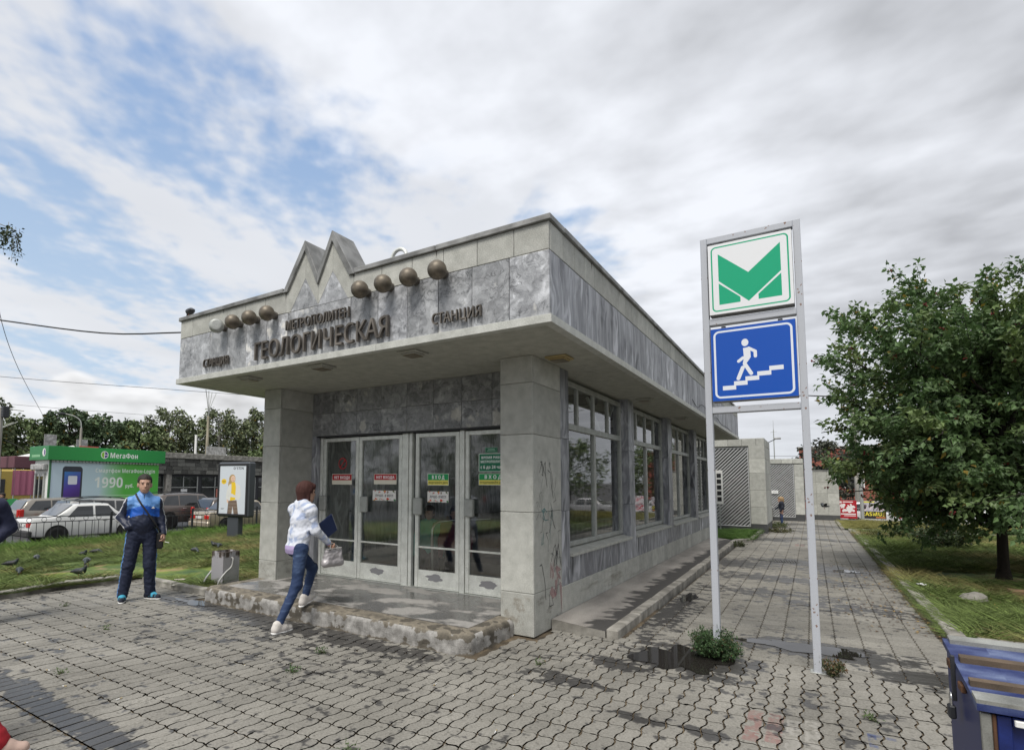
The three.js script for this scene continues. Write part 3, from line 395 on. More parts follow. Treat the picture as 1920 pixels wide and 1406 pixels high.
  door(-2.095, -1.31, 0.085, [[-1.79, -1.60, 2.11, 2.18, small, 'small_notice'], [-1.89, -1.42, 1.85, 2.10, hours, 'opening_hours_notice'], [-1.89, -1.45, 1.67, 1.83, entry, 'entry_sticker']], 5.9);
  for (const [a, b] of [[-3.205, -3.09], [-3.075, -3.02], [-2.185, -2.105], [-4.952, -4.895]]) mesh('door_post', box(a, b, 0.19, 2.434, -1.97, -1.90, 0.005), M.alu, station);
  mesh('threshold', box(-4.95, -1.302, 0.188, 0.2, -2.0, -1.87, 0.003), M.aluDull, station);
  // side windows on the right flank; the left bays are walled solid
  const za = [-2.25, -5.42, -8.61, -11.87], zb = [-5.08, -8.22, -11.48, -14.70], pil = [[-2.25, -1.962], [-5.42, -5.08], [-8.61, -8.22], [-11.87, -11.48], [-L + 0.3, -14.70]];
  for (const side of [1, -1]) {
    const X = (x) => side > 0 ? x : -W + 0.055 - x, bx = (a, b, ...q) => side > 0 ? box(a, b, ...q) : box(X(b), X(a), ...q);
    for (const [a, b] of pil) for (const [y0, y1] of [[0.43, 1.35], [1.353, 2.27], [2.273, 3.176]]) piece('marble_slab', bx(-0.98, -0.712 - 0.001, y0, y1, a + 0.0015, b - 0.0015, 0.004), M.marbleSide);
    if (side < 0) { for (let k = 0; k < 4; k++) for (const [y0, y1] of [[0.43, 1.8], [1.803, 3.176]]) piece('marble_slab', bx(-0.98, -0.75, y0, y1, zb[k] + 0.0015, za[k] - 0.0015, 0.004), M.marbleSide); piece('plinth_slab', bx(-0.98, -0.708, 0, 0.428, -L + 0.3, -1.962, 0.004), M.granite); continue; }  // unseen infill added instead of windows, to keep the vestibule dark
    for (let k = 0; k < 4; k++) {
      const a = zb[k], b = za[k], w = group('window', station), m = (a + b) / 2, f = 0.06;
      const fr = [bx(-0.90, -0.84, 0.85, 3.12, a, a + f), bx(-0.90, -0.84, 0.85, 3.12, b - f, b), bx(-0.899, -0.841, 0.85, 0.91, a + f + 0.001, b - f - 0.001), bx(-0.899, -0.838, 2.44, 2.525, a + f + 0.001, b - f - 0.001), bx(-0.899, -0.841, 3.05, 3.12, a + f + 0.001, b - f - 0.001), bx(-0.90, -0.84, 0.911, 2.439, m - 0.04, m + 0.04)];
      mesh('window_frame', joined(fr), M.aluDull, w);
      const q = [a, (a + m) / 2, m, (m + b) / 2, b]; for (let i = 1; i < 4; i++) mesh('mullion', bx(-0.895, -0.845, 2.526, 3.049, q[i] - 0.03, q[i] + 0.03), M.aluDull, w);
      const pane = (z0, z1, y0, y1) => mesh('glass_pane', polys([side > 0 ? [[X(-0.872), y0, z1], [X(-0.872), y0, z0], [X(-0.872), y1, z0], [X(-0.872), y1, z1]] : [[X(-0.872), y0, z0], [X(-0.872), y0, z1], [X(-0.872), y1, z1], [X(-0.872), y1, z0]]]), M.glass, w);
      pane(a + f, m - 0.04, 0.911, 2.439); pane(m + 0.04, b - f, 0.911, 2.439); for (let i = 0; i < 4; i++) pane(q[i] + (i ? 0.03 : f), q[i + 1] - (i < 3 ? 0.03 : f), 2.526, 3.049);
      for (let i = 0; i < 4; i++) if (!(k === 0 && i === 2)) { const up = i % 2, y0 = up ? 2.53 : 3.04, y1 = up ? 3.04 : 2.53, g = rod([X(-0.97), y0, q[i] + 0.05], [X(-0.97), y1, q[i + 1] - 0.05], 0.026, 0.026, 6); mesh('brace', g, M.aluDull, w); }
      mesh('window_sill', metricUV(polys((() => { const p = [[X(-0.98), 0.848], [X(-0.68), 0.80], [X(-0.68), 0.765], [X(-0.98), 0.765]]; const F = (z) => p.map(([x, y]) => [x, y, z]); const A = F(a + 0.002), B = F(b - 0.002); const o = [A, B.slice().reverse()]; for (let i = 0; i < 4; i++) o.push([A[i], B[i], B[(i + 1) % 4], A[(i + 1) % 4]].reverse()); return side > 0 ? o.map(t => t.slice().reverse()) : o; })())), M.granite[2], w);
      let z = b; while (z > a + 0.05) { const e = z - 0.36 < a + 0.2 ? a : z - 0.36; piece('marble_slab', bx(-0.98, -0.712 - 0.0015 * r(), 0.43, 0.764, e + 0.0015, z - 0.0015, 0.003), M.marbleSide); z = e; }
    }
    let z = -1.962; while (z > -L + 0.3) { const e = z - 0.33 < -L + 0.45 ? -L + 0.3 : z - 0.33; piece('plinth_slab', bx(-0.98, -0.708 - 0.0015 * r(), 0, 0.428, e + 0.0015, z - 0.0015, 0.004), M.granite); z = e; }
  }
  // inside: floor, stair down, back wall, ceiling
  mesh('vestibule_floor', joined([box(-5.06, -0.98, 0.02, 0.186, -4.6, -1.9, 0.002), box(-5.06, -4.4, 0.02, 0.186, -15, -4.602, 0.002), box(-1.7, -0.98, 0.02, 0.186, -15, -4.602, 0.002)]), M.interiorFloor, station);
  for (let i = 0; i < 9; i++) mesh('stair_step', box(-4.398, -1.702, -1.6, 0.03 - i * 0.155, -4.9 - i * 0.31, -4.602 - i * 0.31, 0.006), M.interiorFloor, station);
  mesh('stair_floor', box(-4.398, -1.702, -1.6, -1.4, -15, -7.4, 0.002), M.interiorFloor, station);
  mesh('stair_parapet', joined([box(-4.52, -4.40, 0.187, 1.0, -14, -4.5, 0.01), box(-1.70, -1.58, 0.187, 1.0, -14, -4.5, 0.01)]), M.interiorWall, station);
  mesh('back_wall', box(-5.06, -0.98, -1.6, 3.95, -15.2, -15.0, 0.002), M.interiorWall, station); mesh('ceiling', box(-5.06, -0.98, 3.3, 3.4, -15, -1.86, 0.002), M.interiorWall, station);
  mesh('ceiling_beam', joined([-4.2, -6.6, -9.8, -13].map(z => box(-5.05, -0.99, 3.0, 3.299, z - 0.08, z + 0.08, 0.005))), M.darkMetal, station);
  mesh('handrail', tube([[-3.05, 0.19, -2.5], [-3.05, 1.02, -2.5], [-3.05, 1.06, -2.55], [-3.05, 1.04, -4.3]], 0.024, 24, 8), M.steel, station);
  // loose cable sagging along the right flank and cracks are left to it
  mesh('loose_cable', tube([[-0.018, 3.40, -7.2], [-0.016, 3.30, -7.8], [-0.016, 3.42, -8.3], [-0.016, 3.40, -9.0], [-0.016, 3.30, -9.8], [-0.016, 3.37, -10.6], [-0.016, 3.28, -11.4], [-0.016, 3.30, -12.4], [-0.018, 3.27, -13.6]], 0.005, 60, 5), M.dark, station);
  // rust and damp stains: matter on the stone, thin sheets just proud of it
  const stainT = (seed, col, up, W = 256, H = 256) => { const t = dataTex(W, H, (u, v, o) => { const a = fbm(u * 3 + seed, v * 4, 5) + 0.5 * fbm(u * 12 + seed, v * 10, 4), edge = Math.min(1, 6 * Math.min(u, 1 - u, v, 1 - v) + 0.15); o[0] = col[0]; o[1] = col[1]; o[2] = col[2]; o[3] = 58 * sst(up - 0.1, up + 0.55, a) * edge; }); t.wrapS = t.wrapT = THREE.ClampToEdgeWrapping; return std({ map: t, transparent: true, roughness: 0.85 }); };
  const dripT = (() => { const t = dataTex(64, 256, (u, v, o) => { const a = fbm(u * 5 + 2, v * 1.2, 4); o[0] = 52; o[1] = 46; o[2] = 40; o[3] = 190 * sst(0.0, 0.3, a + v * 0.7 - Math.abs(u - 0.5) * 2.2 - 0.15); }); t.wrapS = t.wrapT = THREE.ClampToEdgeWrapping; return std({ map: t, transparent: true, roughness: 0.85 }); })();
  const stain = (m, w, h, x, y, z, turn = 0) => { const s = mesh('stain', new THREE.PlaneGeometry(w, h), m, station); s.position.set(x, y, z); s.rotation.y = turn; };
  stain(stainT(3, [120, 96, 58], 0.02), 0.40, 0.44, -0.92, 0.24, -1.1262); stain(stainT(11, [96, 80, 58], 0.05), 0.38, 0.26, -5.25, 0.33, -1.1262); stain(stainT(15, [84, 74, 60], 0.05), 0.7, 0.26, -5.0485, 0.33, -1.55, Math.PI / 2); stain(stainT(19, [104, 92, 70], 0.1), 0.8, 0.44, -0.7102, 0.23, -1.56, Math.PI / 2); stain(stainT(23, [112, 96, 66], 0.16), 3.6, 0.40, -0.7068, 0.22, -4.2, Math.PI / 2);
  for (const [x, h] of [[-1.298, 0.16], [-3.67, 0.22], [-2.475, 0.12], [-4.998, 0.14]]) stain(dripT, 0.05, h, x, 4.134 - h / 2, -0.0245); for (const z of [-1.2, -2.25, -4.15, -6.04, -8.2]) stain(dripT, 0.07, 0.2, -0.0245, 4.03, z, Math.PI / 2);
  // scratched graffiti on the column's flank
  const graf = canvasTex(512, 1400, (c, w, h) => { c.clearRect(0, 0, w, h); const q = rng(23); c.lineCap = 'round'; const scr = (n, x0, x1, y0, y1, col, lw) => { c.strokeStyle = col; for (let i = 0; i < n; i++) { c.lineWidth = lw * (0.5 + q()); c.beginPath(); let x = mix(x0, x1, q()), y = mix(y0, y1, q()); c.moveTo(x, y); for (let k = 0; k < 4; k++) { x += (q() - 0.5) * 110; y += (q() - 0.5) * 260; c.lineTo(clamp(x, 8, w - 8), clamp(y, y0, y1)); } c.stroke(); } }; scr(13, 60, 450, 120, 700, 'rgba(52,52,56,0.75)', 5); scr(12, 120, 470, 700, 1300, 'rgba(48,50,58,0.7)', 6); scr(5, 90, 380, 500, 800, 'rgba(90,140,140,0.7)', 6); scr(5, 250, 480, 900, 1330, 'rgba(176,128,130,0.45)', 34); });
  const gp = mesh('graffiti', new THREE.PlaneGeometry(0.78, 2.0), std({ map: graf, transparent: true, roughness: 0.7 }), station); gp.rotation.y = Math.PI / 2; gp.position.set(-0.7095, 1.12, -1.55);
}
// ---------- the entrance platform: worn concrete step with flaking paint ----------
{
  const plat = thing('entrance_platform', 'low worn concrete platform with flaking pale paint in front of the doors', 'step');
  const T = dataTex(2048, 256, (u, v, o) => { const x = u * 7.2, s = v * 0.62, n = (pr() - 0.5) * 34, a = fbm(x * 3.2, s * 5, 5), b = fbm(x * 9 + 4, s * 9, 4); const face = s < 0.185; let t = 124 + a * 50 + n + b * 30, R = t * 1.04, G = t * 0.98, B = t * 0.87; if (face) { const keep = sst(-0.06, 0.0, a * 0.7 + b * 0.6 + 0.32 - sst(0.10, 0.185, s) * 0.42 - sst(0.035, 0, s) * 0.5); const p = 140 + b * 50 + n * 1.3; R = mix(R * 0.86, p, keep); G = mix(G * 0.86, p - 2, keep); B = mix(B * 0.86, p - 6, keep); } else { const wet = sst(0.05, 0.3, a + b * 0.4) * 0.45; R *= 1 - wet; G *= 1 - wet; B *= 1 - wet; } o[0] = R; o[1] = G; o[2] = B; });
  const mat = std({ map: T, roughness: 0.85, bumpMap: fineBump, bumpScale: 0.004 });
  const path = [[-5.50, -1.12], [-5.50, -0.30], [-5.40, -0.18], [-1.10, -0.16], [-0.98, -0.24], [-0.955, -1.12]], prof = [[0, -0.02, 0], [0.006, 0.05, 0.06], [0, 0.12, 0.13], [0.008, 0.16, 0.17], [0.03, 0.182, 0.19], [0.10, 0.189, 0.26], [0.20, 0.190, 0.36], [0.275, 0.186, 0.44]];
  const pts = [], len = []; let acc = 0; for (let i = 0; i + 1 < path.length; i++) { const [x0, z0] = path[i], [x1, z1] = path[i + 1], d = Math.hypot(x1 - x0, z1 - z0), n = Math.max(2, Math.round(d / 0.035)); for (let k = 0; k < n; k++) { pts.push([mix(x0, x1, k / n), mix(z0, z1, k / n)]); len.push(acc + d * k / n); } acc += d; } pts.push(path.at(-1)); len.push(acc);
  const pos = [], uv = [], idx = [], np = prof.length;
  const inner = [];
  pts.forEach(([x, z], i) => { const a = pts[Math.max(0, i - 4)], b = pts[Math.min(pts.length - 1, i + 4)], dx = b[0] - a[0], dz = b[1] - a[1], l = Math.hypot(dx, dz), nx = dz / l, nz = -dx / l; prof.forEach(([off, y, s], k) => { const chip = k > 1 && k < 6 ? 0.030 * Math.max(0, fbm(len[i] * 6, s * 10 + 3, 4)) + 0.012 * fbm(len[i] * 25, s * 30, 3) : 0.006 * fbm(len[i] * 12, s * 12, 3); pos.push(x + nx * (off + chip), y - (k > 2 ? Math.abs(chip) * 0.55 : 0), z + nz * (off + chip)); uv.push(len[i] / 7.2, s / 0.62); }); inner.push([x + nx * 0.27, z + nz * 0.27]); });
  for (let i = 0; i + 1 < pts.length; i++) for (let k = 0; k + 1 < np; k++) { const a = i * np + k, b = a + np; idx.push(a, b, a + 1, b, b + 1, a + 1); }
  const g = new THREE.BufferGeometry(); g.setAttribute('position', new THREE.Float32BufferAttribute(pos, 3)); g.setAttribute('uv', new THREE.Float32BufferAttribute(uv, 2)); g.setIndex(idx); g.computeVertexNormals(); mesh('step_edge', g, mat, plat);
  const wetR = dataTex(512, 256, (u, v, o) => { const a = fbm(u * 9, v * 5, 5); o[1] = 60 + 150 * sst(-0.1, 0.25, a); o[0] = o[2] = 0; }, false), wetC = dataTex(512, 256, (u, v, o) => { const a = fbm(u * 9, v * 5, 5), t = (104 + 62 * sst(-0.1, 0.25, a)) + (pr() - 0.5) * 26; o[0] = t; o[1] = t * 0.985; o[2] = t * 0.95; });
  const slabM = std({ map: wetC, roughnessMap: wetR, roughness: 1, color: L3(0.8, 0.8, 0.82) });
  const xs = [-5.24, -4.15, -3.05, -1.95, -1.14]; for (let i = 0; i < 4; i++) for (const [z0, z1] of [[-1.10, -0.44], [-1.86, -1.104]]) { const g2 = box(xs[i] + 0.002, xs[i + 1] - 0.002, 0.10, 0.1915 + 0.0008 * i, z0, z1, 0.003), u = g2.attributes.uv; for (let k = 0; k < u.count; k++) u.setXY(k, u.getX(k) / 4.4, u.getY(k) / 1.6); mesh(i + (z0 < -1.5 ? 4 : 0) ? `floor_slab_${String(i + (z0 < -1.5 ? 4 : 0)).padStart(3, '0')}` : 'floor_slab', g2, slabM, plat); }
  mesh('step_core', box(-5.23, -1.15, 0.0, 0.098, -1.85, -0.45, 0.002), M.concrete, plat);
}
{ // sloping apron along the right flank
  const T = dataTex(256, 2048, (u, v, o) => { const x = u, z = v * 12.2, n = (pr() - 0.5) * 30; const wet = sst(-0.05, 0.08, (x - 0.62 + 0.12 * fbm(z * 0.5, 1, 2)) + 0.30 * fbm(z * 1.7, x * 1.0, 3) + 0.26 * fbm(z * 7.5 + 3 * x, x * 2.5, 5)); let t = 146 + n + 30 * fbm(z * 1.1, x * 2, 4); o[0] = mix(t, 68 + n * 0.7, wet); o[1] = mix(t * 0.97, 66 + n * 0.7, wet); o[2] = mix(t * 0.93, 64 + n * 0.7, wet); });
  const g = sheetGeo(-0.70, -0.068, -13.75, -1.60, 6, 60, (x, z) => 0.115 + (-0.7 - x) * 0.075 + 0.006 * fbm(x * 8, z * 3, 3)), u = g.attributes.uv; for (let i = 0; i < u.count; i++) u.setXY(i, (u.getX(i) + 0.70) / 0.632, (u.getY(i) + 13.75) / 12.2);
  const ap = structure(new THREE.Group(), 'apron'); mesh('apron_top', g, std({ map: T, roughness: 0.85, bumpMap: fineBump, bumpScale: 0.003 }), ap); mesh('apron_end', metricUV(polys([[[-0.70, -0.05, -1.60], [-0.068, -0.05, -1.60], [-0.068, 0.068, -1.60], [-0.70, 0.114, -1.60]]])), M.concrete, ap);
}
// ---------- ventilation kiosks with slanted bars ----------
M.bar = std({ color: L3(0.52, 0.53, 0.53), roughness: 0.5, metalness: 0.3 });
function ventKiosk(label, x0, gx0, gx1, x1, z, top, gy0, gy1, depth, pitch) {
  const k = thing('ventilation_kiosk', label, 'kiosk'), r = rng(Math.round(-z * 10)), pc = (g, m) => mesh('granite_slab', shiftUV(g, r() * 6, r() * 6), m[Math.floor(r() * m.length)], k);
  mesh('inner_wall', joined([box(x0, gx0 - 0.02, 0, top - 0.062, z - depth, z - 0.06, 0.002), box(gx0 - 0.018, x1 - 0.052, 0, top - 0.062, z - depth, z - depth + 0.12, 0.002), box(x1 - 0.20, x1 - 0.052, 0.302, top - 0.062, z - depth + 0.122, z - 0.352, 0.002)]), M.interiorWall, k);
  mesh('plinth', joined([box(x0, gx1 + 0.005, 0, gy0 - 0.03, z - 0.5, z - 0.02, 0.004), box(gx1 + 0.007, x1 - 0.012, -0.02, 0.30, z - depth, z - 0.012, 0.006)]), std({ map: granite, color: L3(0.14, 0.145, 0.16), roughness: 0.5 }), k);
  const cs = [0.302, 0.9, 1.5, 2.1, 2.62, top - 0.27]; for (let i = 0; i + 1 < cs.length; i++) if (cs[i + 1] > cs[i]) { pc(box(gx1 + 0.012, x1, cs[i] + 0.002, cs[i + 1] - 0.002, z - 0.35, z, 0.008), M.granite); for (let d = 0.352; d < depth; d += 0.75) pc(box(x1 - 0.05, x1, cs[i] + 0.002, cs[i + 1] - 0.002, z - Math.min(depth, d + 0.747), z - d, 0.006), M.granite); }
  for (let x = x0; x < x1 - 0.05; x += 0.45) pc(box(x + 0.0015, Math.min(x + 0.448, x1), gy1 + 0.03, top, z - 0.35, z, 0.012), M.granite);
  for (let d = 0.352; d < depth; d += 0.75) pc(box(x1 - 0.05, x1, top - 0.268, top, z - Math.min(depth, d + 0.747), z - d, 0.006), M.granite);
  mesh('kiosk_roof', box(x0, x1 - 0.052, top - 0.06, top - 0.01, z - depth, z - 0.352, 0.004), M.concrete, k);
  const f = 0.03; mesh('grille_frame', joined([box(gx0, gx0 + f, gy0, gy1, z - 0.10, z - 0.04), box(gx1 - f, gx1, gy0, gy1, z - 0.10, z - 0.04), box(gx0 + f + 0.001, gx1 - f - 0.001, gy0, gy0 + f, z - 0.10, z - 0.04), box(gx0 + f + 0.001, gx1 - f - 0.001, gy1 - f, gy1, z - 0.10, z - 0.04)]), M.bar, k);
  const w = gx1 - gx0, h = gy1 - gy0, n = Math.ceil((w + h) / pitch), t = pitch * 0.24; // bars rise to the right at 45 degrees
  for (let i = 1; i < n; i++) { const c = i * pitch; // line y - x = h - c ... clipped to the frame
    const X0 = Math.max(0, c - h), Y0 = h - c + X0, X1 = Math.min(w, c), Y1 = h - c + X1; if (X1 - X0 < 0.06) continue; const a = Math.SQRT1_2 * t, q = [[X0 + a, Y0 - a], [X1 + a, Y1 - a], [X1 - a, Y1 + a], [X0 - a, Y0 + a]].map(([x, y]) => [gx0 + clamp(x, 0.005, w - 0.005), gy0 + clamp(y, 0.005, h - 0.005)]);
    const g = slab(q, 0.03); g.translate(0, 0, z - 0.085); mesh('bar', g, M.bar, k); }
  return k;
}
const vk = ventKiosk('tall granite vent kiosk with slanted bars right behind the pavilion', -1.5, -1.35, 0.045, 0.56, -17.8, 3.36, 0.20, 3.05, 3.0, 0.125);
ventKiosk('second granite vent kiosk with slanted bars and a small white notice', -0.6, -0.35, 1.225, 1.60, -26.2, 2.94, 0.17, 2.68, 2.2, 0.115);
{ const n = thing('notice_plate', 'small white notice plate on the bars of the second vent kiosk', 'sign'); mesh('plate', box(0.28, 0.55, 1.28, 1.43, -26.2, -26.185, 0.003), M.white, n); mesh('print_line', joined([box(0.31, 0.52, 1.37, 1.385, -26.184, -26.182, 0.0005), box(0.33, 0.50, 1.33, 1.345, -26.184, -26.182, 0.0005)]), M.aluDull, n); }
{ const n = thing('information_board', 'tall narrow white frame with dark print hung beside the first vent grille', 'sign'); const x0 = -0.98, x1 = -0.74, z = -17.2; mesh('board', box(x0, x1, 1.0, 2.2, z - 0.05, z, 0.006), M.white, n); mesh('dark_print', joined([0, 1, 2, 3, 4].map(i => box(x0 + 0.05, x1 - 0.05, 1.1 + i * 0.21, 1.25 + i * 0.21, z + 0.001, z + 0.004, 0.001))), M.dark, n); mesh('frame_post', box(x0 + 0.10, x0 + 0.14, 0, 0.999, z - 0.04, z - 0.01, 0.003), M.aluDull, n); }
{ const w = thing('retaining_wall', 'long low granite wall beyond the vent kiosks', 'wall'), r = rng(88); mesh('wall_core', box(1.65, 2.96, 0, 2.3, -32.5, -27.98, 0.003), M.concrete, w); mesh('wall_foot', box(1.63, 3.0, -0.6, 0.24, -33, -27.93, 0.006), std({ map: granite, color: L3(0.16, 0.165, 0.18), roughness: 0.6 }), w);
  let n = 0; for (let i = 0; i < 4; i++) for (let c = 0; c < 3; c++) mesh('granite_slab', shiftUV(box(1.64 + c * 0.45 + 0.002, 1.64 + (c + 1) * 0.45 - 0.002, 0.245 + i * 0.53, 0.77 + i * 0.53, -27.97, -27.94, 0.005), r() * 5, r() * 5), M.granite[Math.floor(r() * 4)], w); for (let i = 0; i < 4; i++) for (let c = 0; c < 5; c++) mesh('granite_slab', shiftUV(box(2.965, 2.995, 0.245 + i * 0.53, 0.77 + i * 0.53, -28.0 - (c + 1) * 0.9 + 0.002, -28.0 - c * 0.9 - 0.002, 0.005), r() * 5, r() * 5), M.granite[Math.floor(r() * 4)], w); mesh('wall_cap', box(1.62, 3.02, 2.37, 2.42, -32.6, -27.92, 0.008), M.roofCap, w); }
// low stone edging wall on which the far person leans
{ const w = thing('low_wall', 'low pale stone wall between the two vent kiosks', 'wall'); mesh('wall_stones', box(-0.1, 0.30, 0, 0.62, -26.1, -20.85, 0.02), M.concrete, w); mesh('wall_top', box(-0.13, 0.33, 0.621, 0.68, -26.12, -20.83, 0.01), M.granite[1], w); }

// ---------- the metro sign stand ----------
{
  const chip = rep(dataTex(512, 512, (u, v, o) => { const a = fbm(u * 22, v * 22, 4), n = (pr() - 0.5) * 14; const rust = sst(0.52, 0.6, a + 0.25 * fbm(u * 4, v * 4, 2)) * 0.8; o[0] = mix(188 + n, 112, rust); o[1] = mix(191 + n, 74, rust); o[2] = mix(196 + n, 54, rust); }), 1.0);
  const paint = std({ map: chip, roughness: 0.5, color: L3(0.92, 0.93, 0.95) });
  const s = thing('metro_sign_stand', 'tall grey steel frame stand holding the metro and underpass signs', 'sign');
  const d0 = -0.045, d1 = 0.045, Z = -1.6, b = (a, c, y0, y1) => { const g = box(a, c, y0, y1, Z + d0, Z + d1, 0.005); return g; };
  mesh('post', b(1.03, 1.093, 0, 4.271), paint, s); mesh('post', b(1.857, 1.92, 0, 4.271), paint, s); mesh('crossbar', b(1.094, 1.856, 4.205, 4.270), paint, s); mesh('crossbar', b(1.094, 1.856, 3.335, 3.40), paint, s); mesh('crossbar', b(1.094, 1.856, 2.42, 2.485), paint, s);
  mesh('foot_plate', box(1.00, 1.12, 0, 0.008, Z - 0.06, Z + 0.06, 0.002), M.aluDull, s); mesh('foot_plate', box(1.83, 1.95, 0, 0.008, Z - 0.06, Z + 0.06, 0.002), M.aluDull, s);
  const metro = canvasTex(768, 748, (c, w, h) => { c.fillStyle = '#e6e8ea'; c.fillRect(0, 0, w, h); c.strokeStyle = '#17a679'; c.lineWidth = 14; c.beginPath(); c.roundRect(34, 34, w - 68, h - 68, 40); c.stroke(); c.fillStyle = '#14a579'; const P = (a) => { c.beginPath(); a.forEach(([x, y], i) => i ? c.lineTo(x * w, y * h) : c.moveTo(x * w, y * h)); c.closePath(); c.fill(); };
    P([[0.125, 0.145], [0.49, 0.475], [0.87, 0.145], [0.87, 0.53], [0.485, 0.875], [0.125, 0.53]]); P([[0.125, 0.565], [0.385, 0.80], [0.385, 0.87], [0.125, 0.87]]); P([[0.87, 0.565], [0.60, 0.80], [0.60, 0.87], [0.87, 0.87]]); });
  const under = canvasTex(768, 756, (c, w, h) => { c.fillStyle = '#0e4fb0'; c.fillRect(0, 0, w, h); c.strokeStyle = '#dfe5ee'; c.lineWidth = 20; c.beginPath(); c.roundRect(36, 36, w - 72, h - 72, 46); c.stroke(); c.fillStyle = '#e2e6ec'; c.strokeStyle = '#e2e6ec';
    const st = (x, y) => c.fillRect(x, y, 124, 44); st(100, 604); st(206, 564); st(312, 524); st(420, 484); st(528, 440);
    c.beginPath(); c.ellipse(320, 176, 32, 38, 0, 0, 7); c.fill(); const P = (a) => { c.beginPath(); a.forEach(([x, y], i) => i ? c.lineTo(x, y) : c.moveTo(x, y)); c.closePath(); c.fill(); };
    P([[300, 232], [352, 226], [366, 244], [368, 330], [352, 356], [316, 404], [292, 394], [306, 330]]); c.lineCap = 'round'; c.lineJoin = 'round'; c.lineWidth = 30; c.beginPath(); c.moveTo(352, 238); c.lineTo(410, 276); c.lineTo(410, 326); c.stroke(); c.beginPath(); c.moveTo(298, 330); c.lineTo(256, 362); c.stroke(); c.lineWidth = 36; c.beginPath(); c.moveTo(312, 396); c.lineTo(366, 496); c.stroke(); c.beginPath(); c.moveTo(292, 430); c.lineTo(248, 538); c.stroke(); });
  const light = (y0, y1, tex, nm, shade) => { const g = group(nm, s); mesh('sign_case', box(1.103, 1.847, y0, y1, Z - 0.06, Z + 0.075, 0.006), shade, g); const f = mesh('sign_face', new THREE.PlaneGeometry(0.738, y1 - y0 - 0.008), print(tex, 0.25), g); f.position.set(1.475, (y0 + y1) / 2, Z + 0.0765); mesh('bracket', joined([box(1.20, 1.24, y1 + 0.001, y1 + 0.03, Z - 0.02, Z + 0.02, 0.002), box(1.70, 1.74, y1 + 0.001, y1 + 0.03, Z - 0.02, Z + 0.02, 0.002)]), M.darkMetal, g); };
  light(3.43, 4.175, metro, 'metro_sign', M.greyPaint); light(2.535, 3.287, under, 'underpass_sign', M.greyPaint);
}
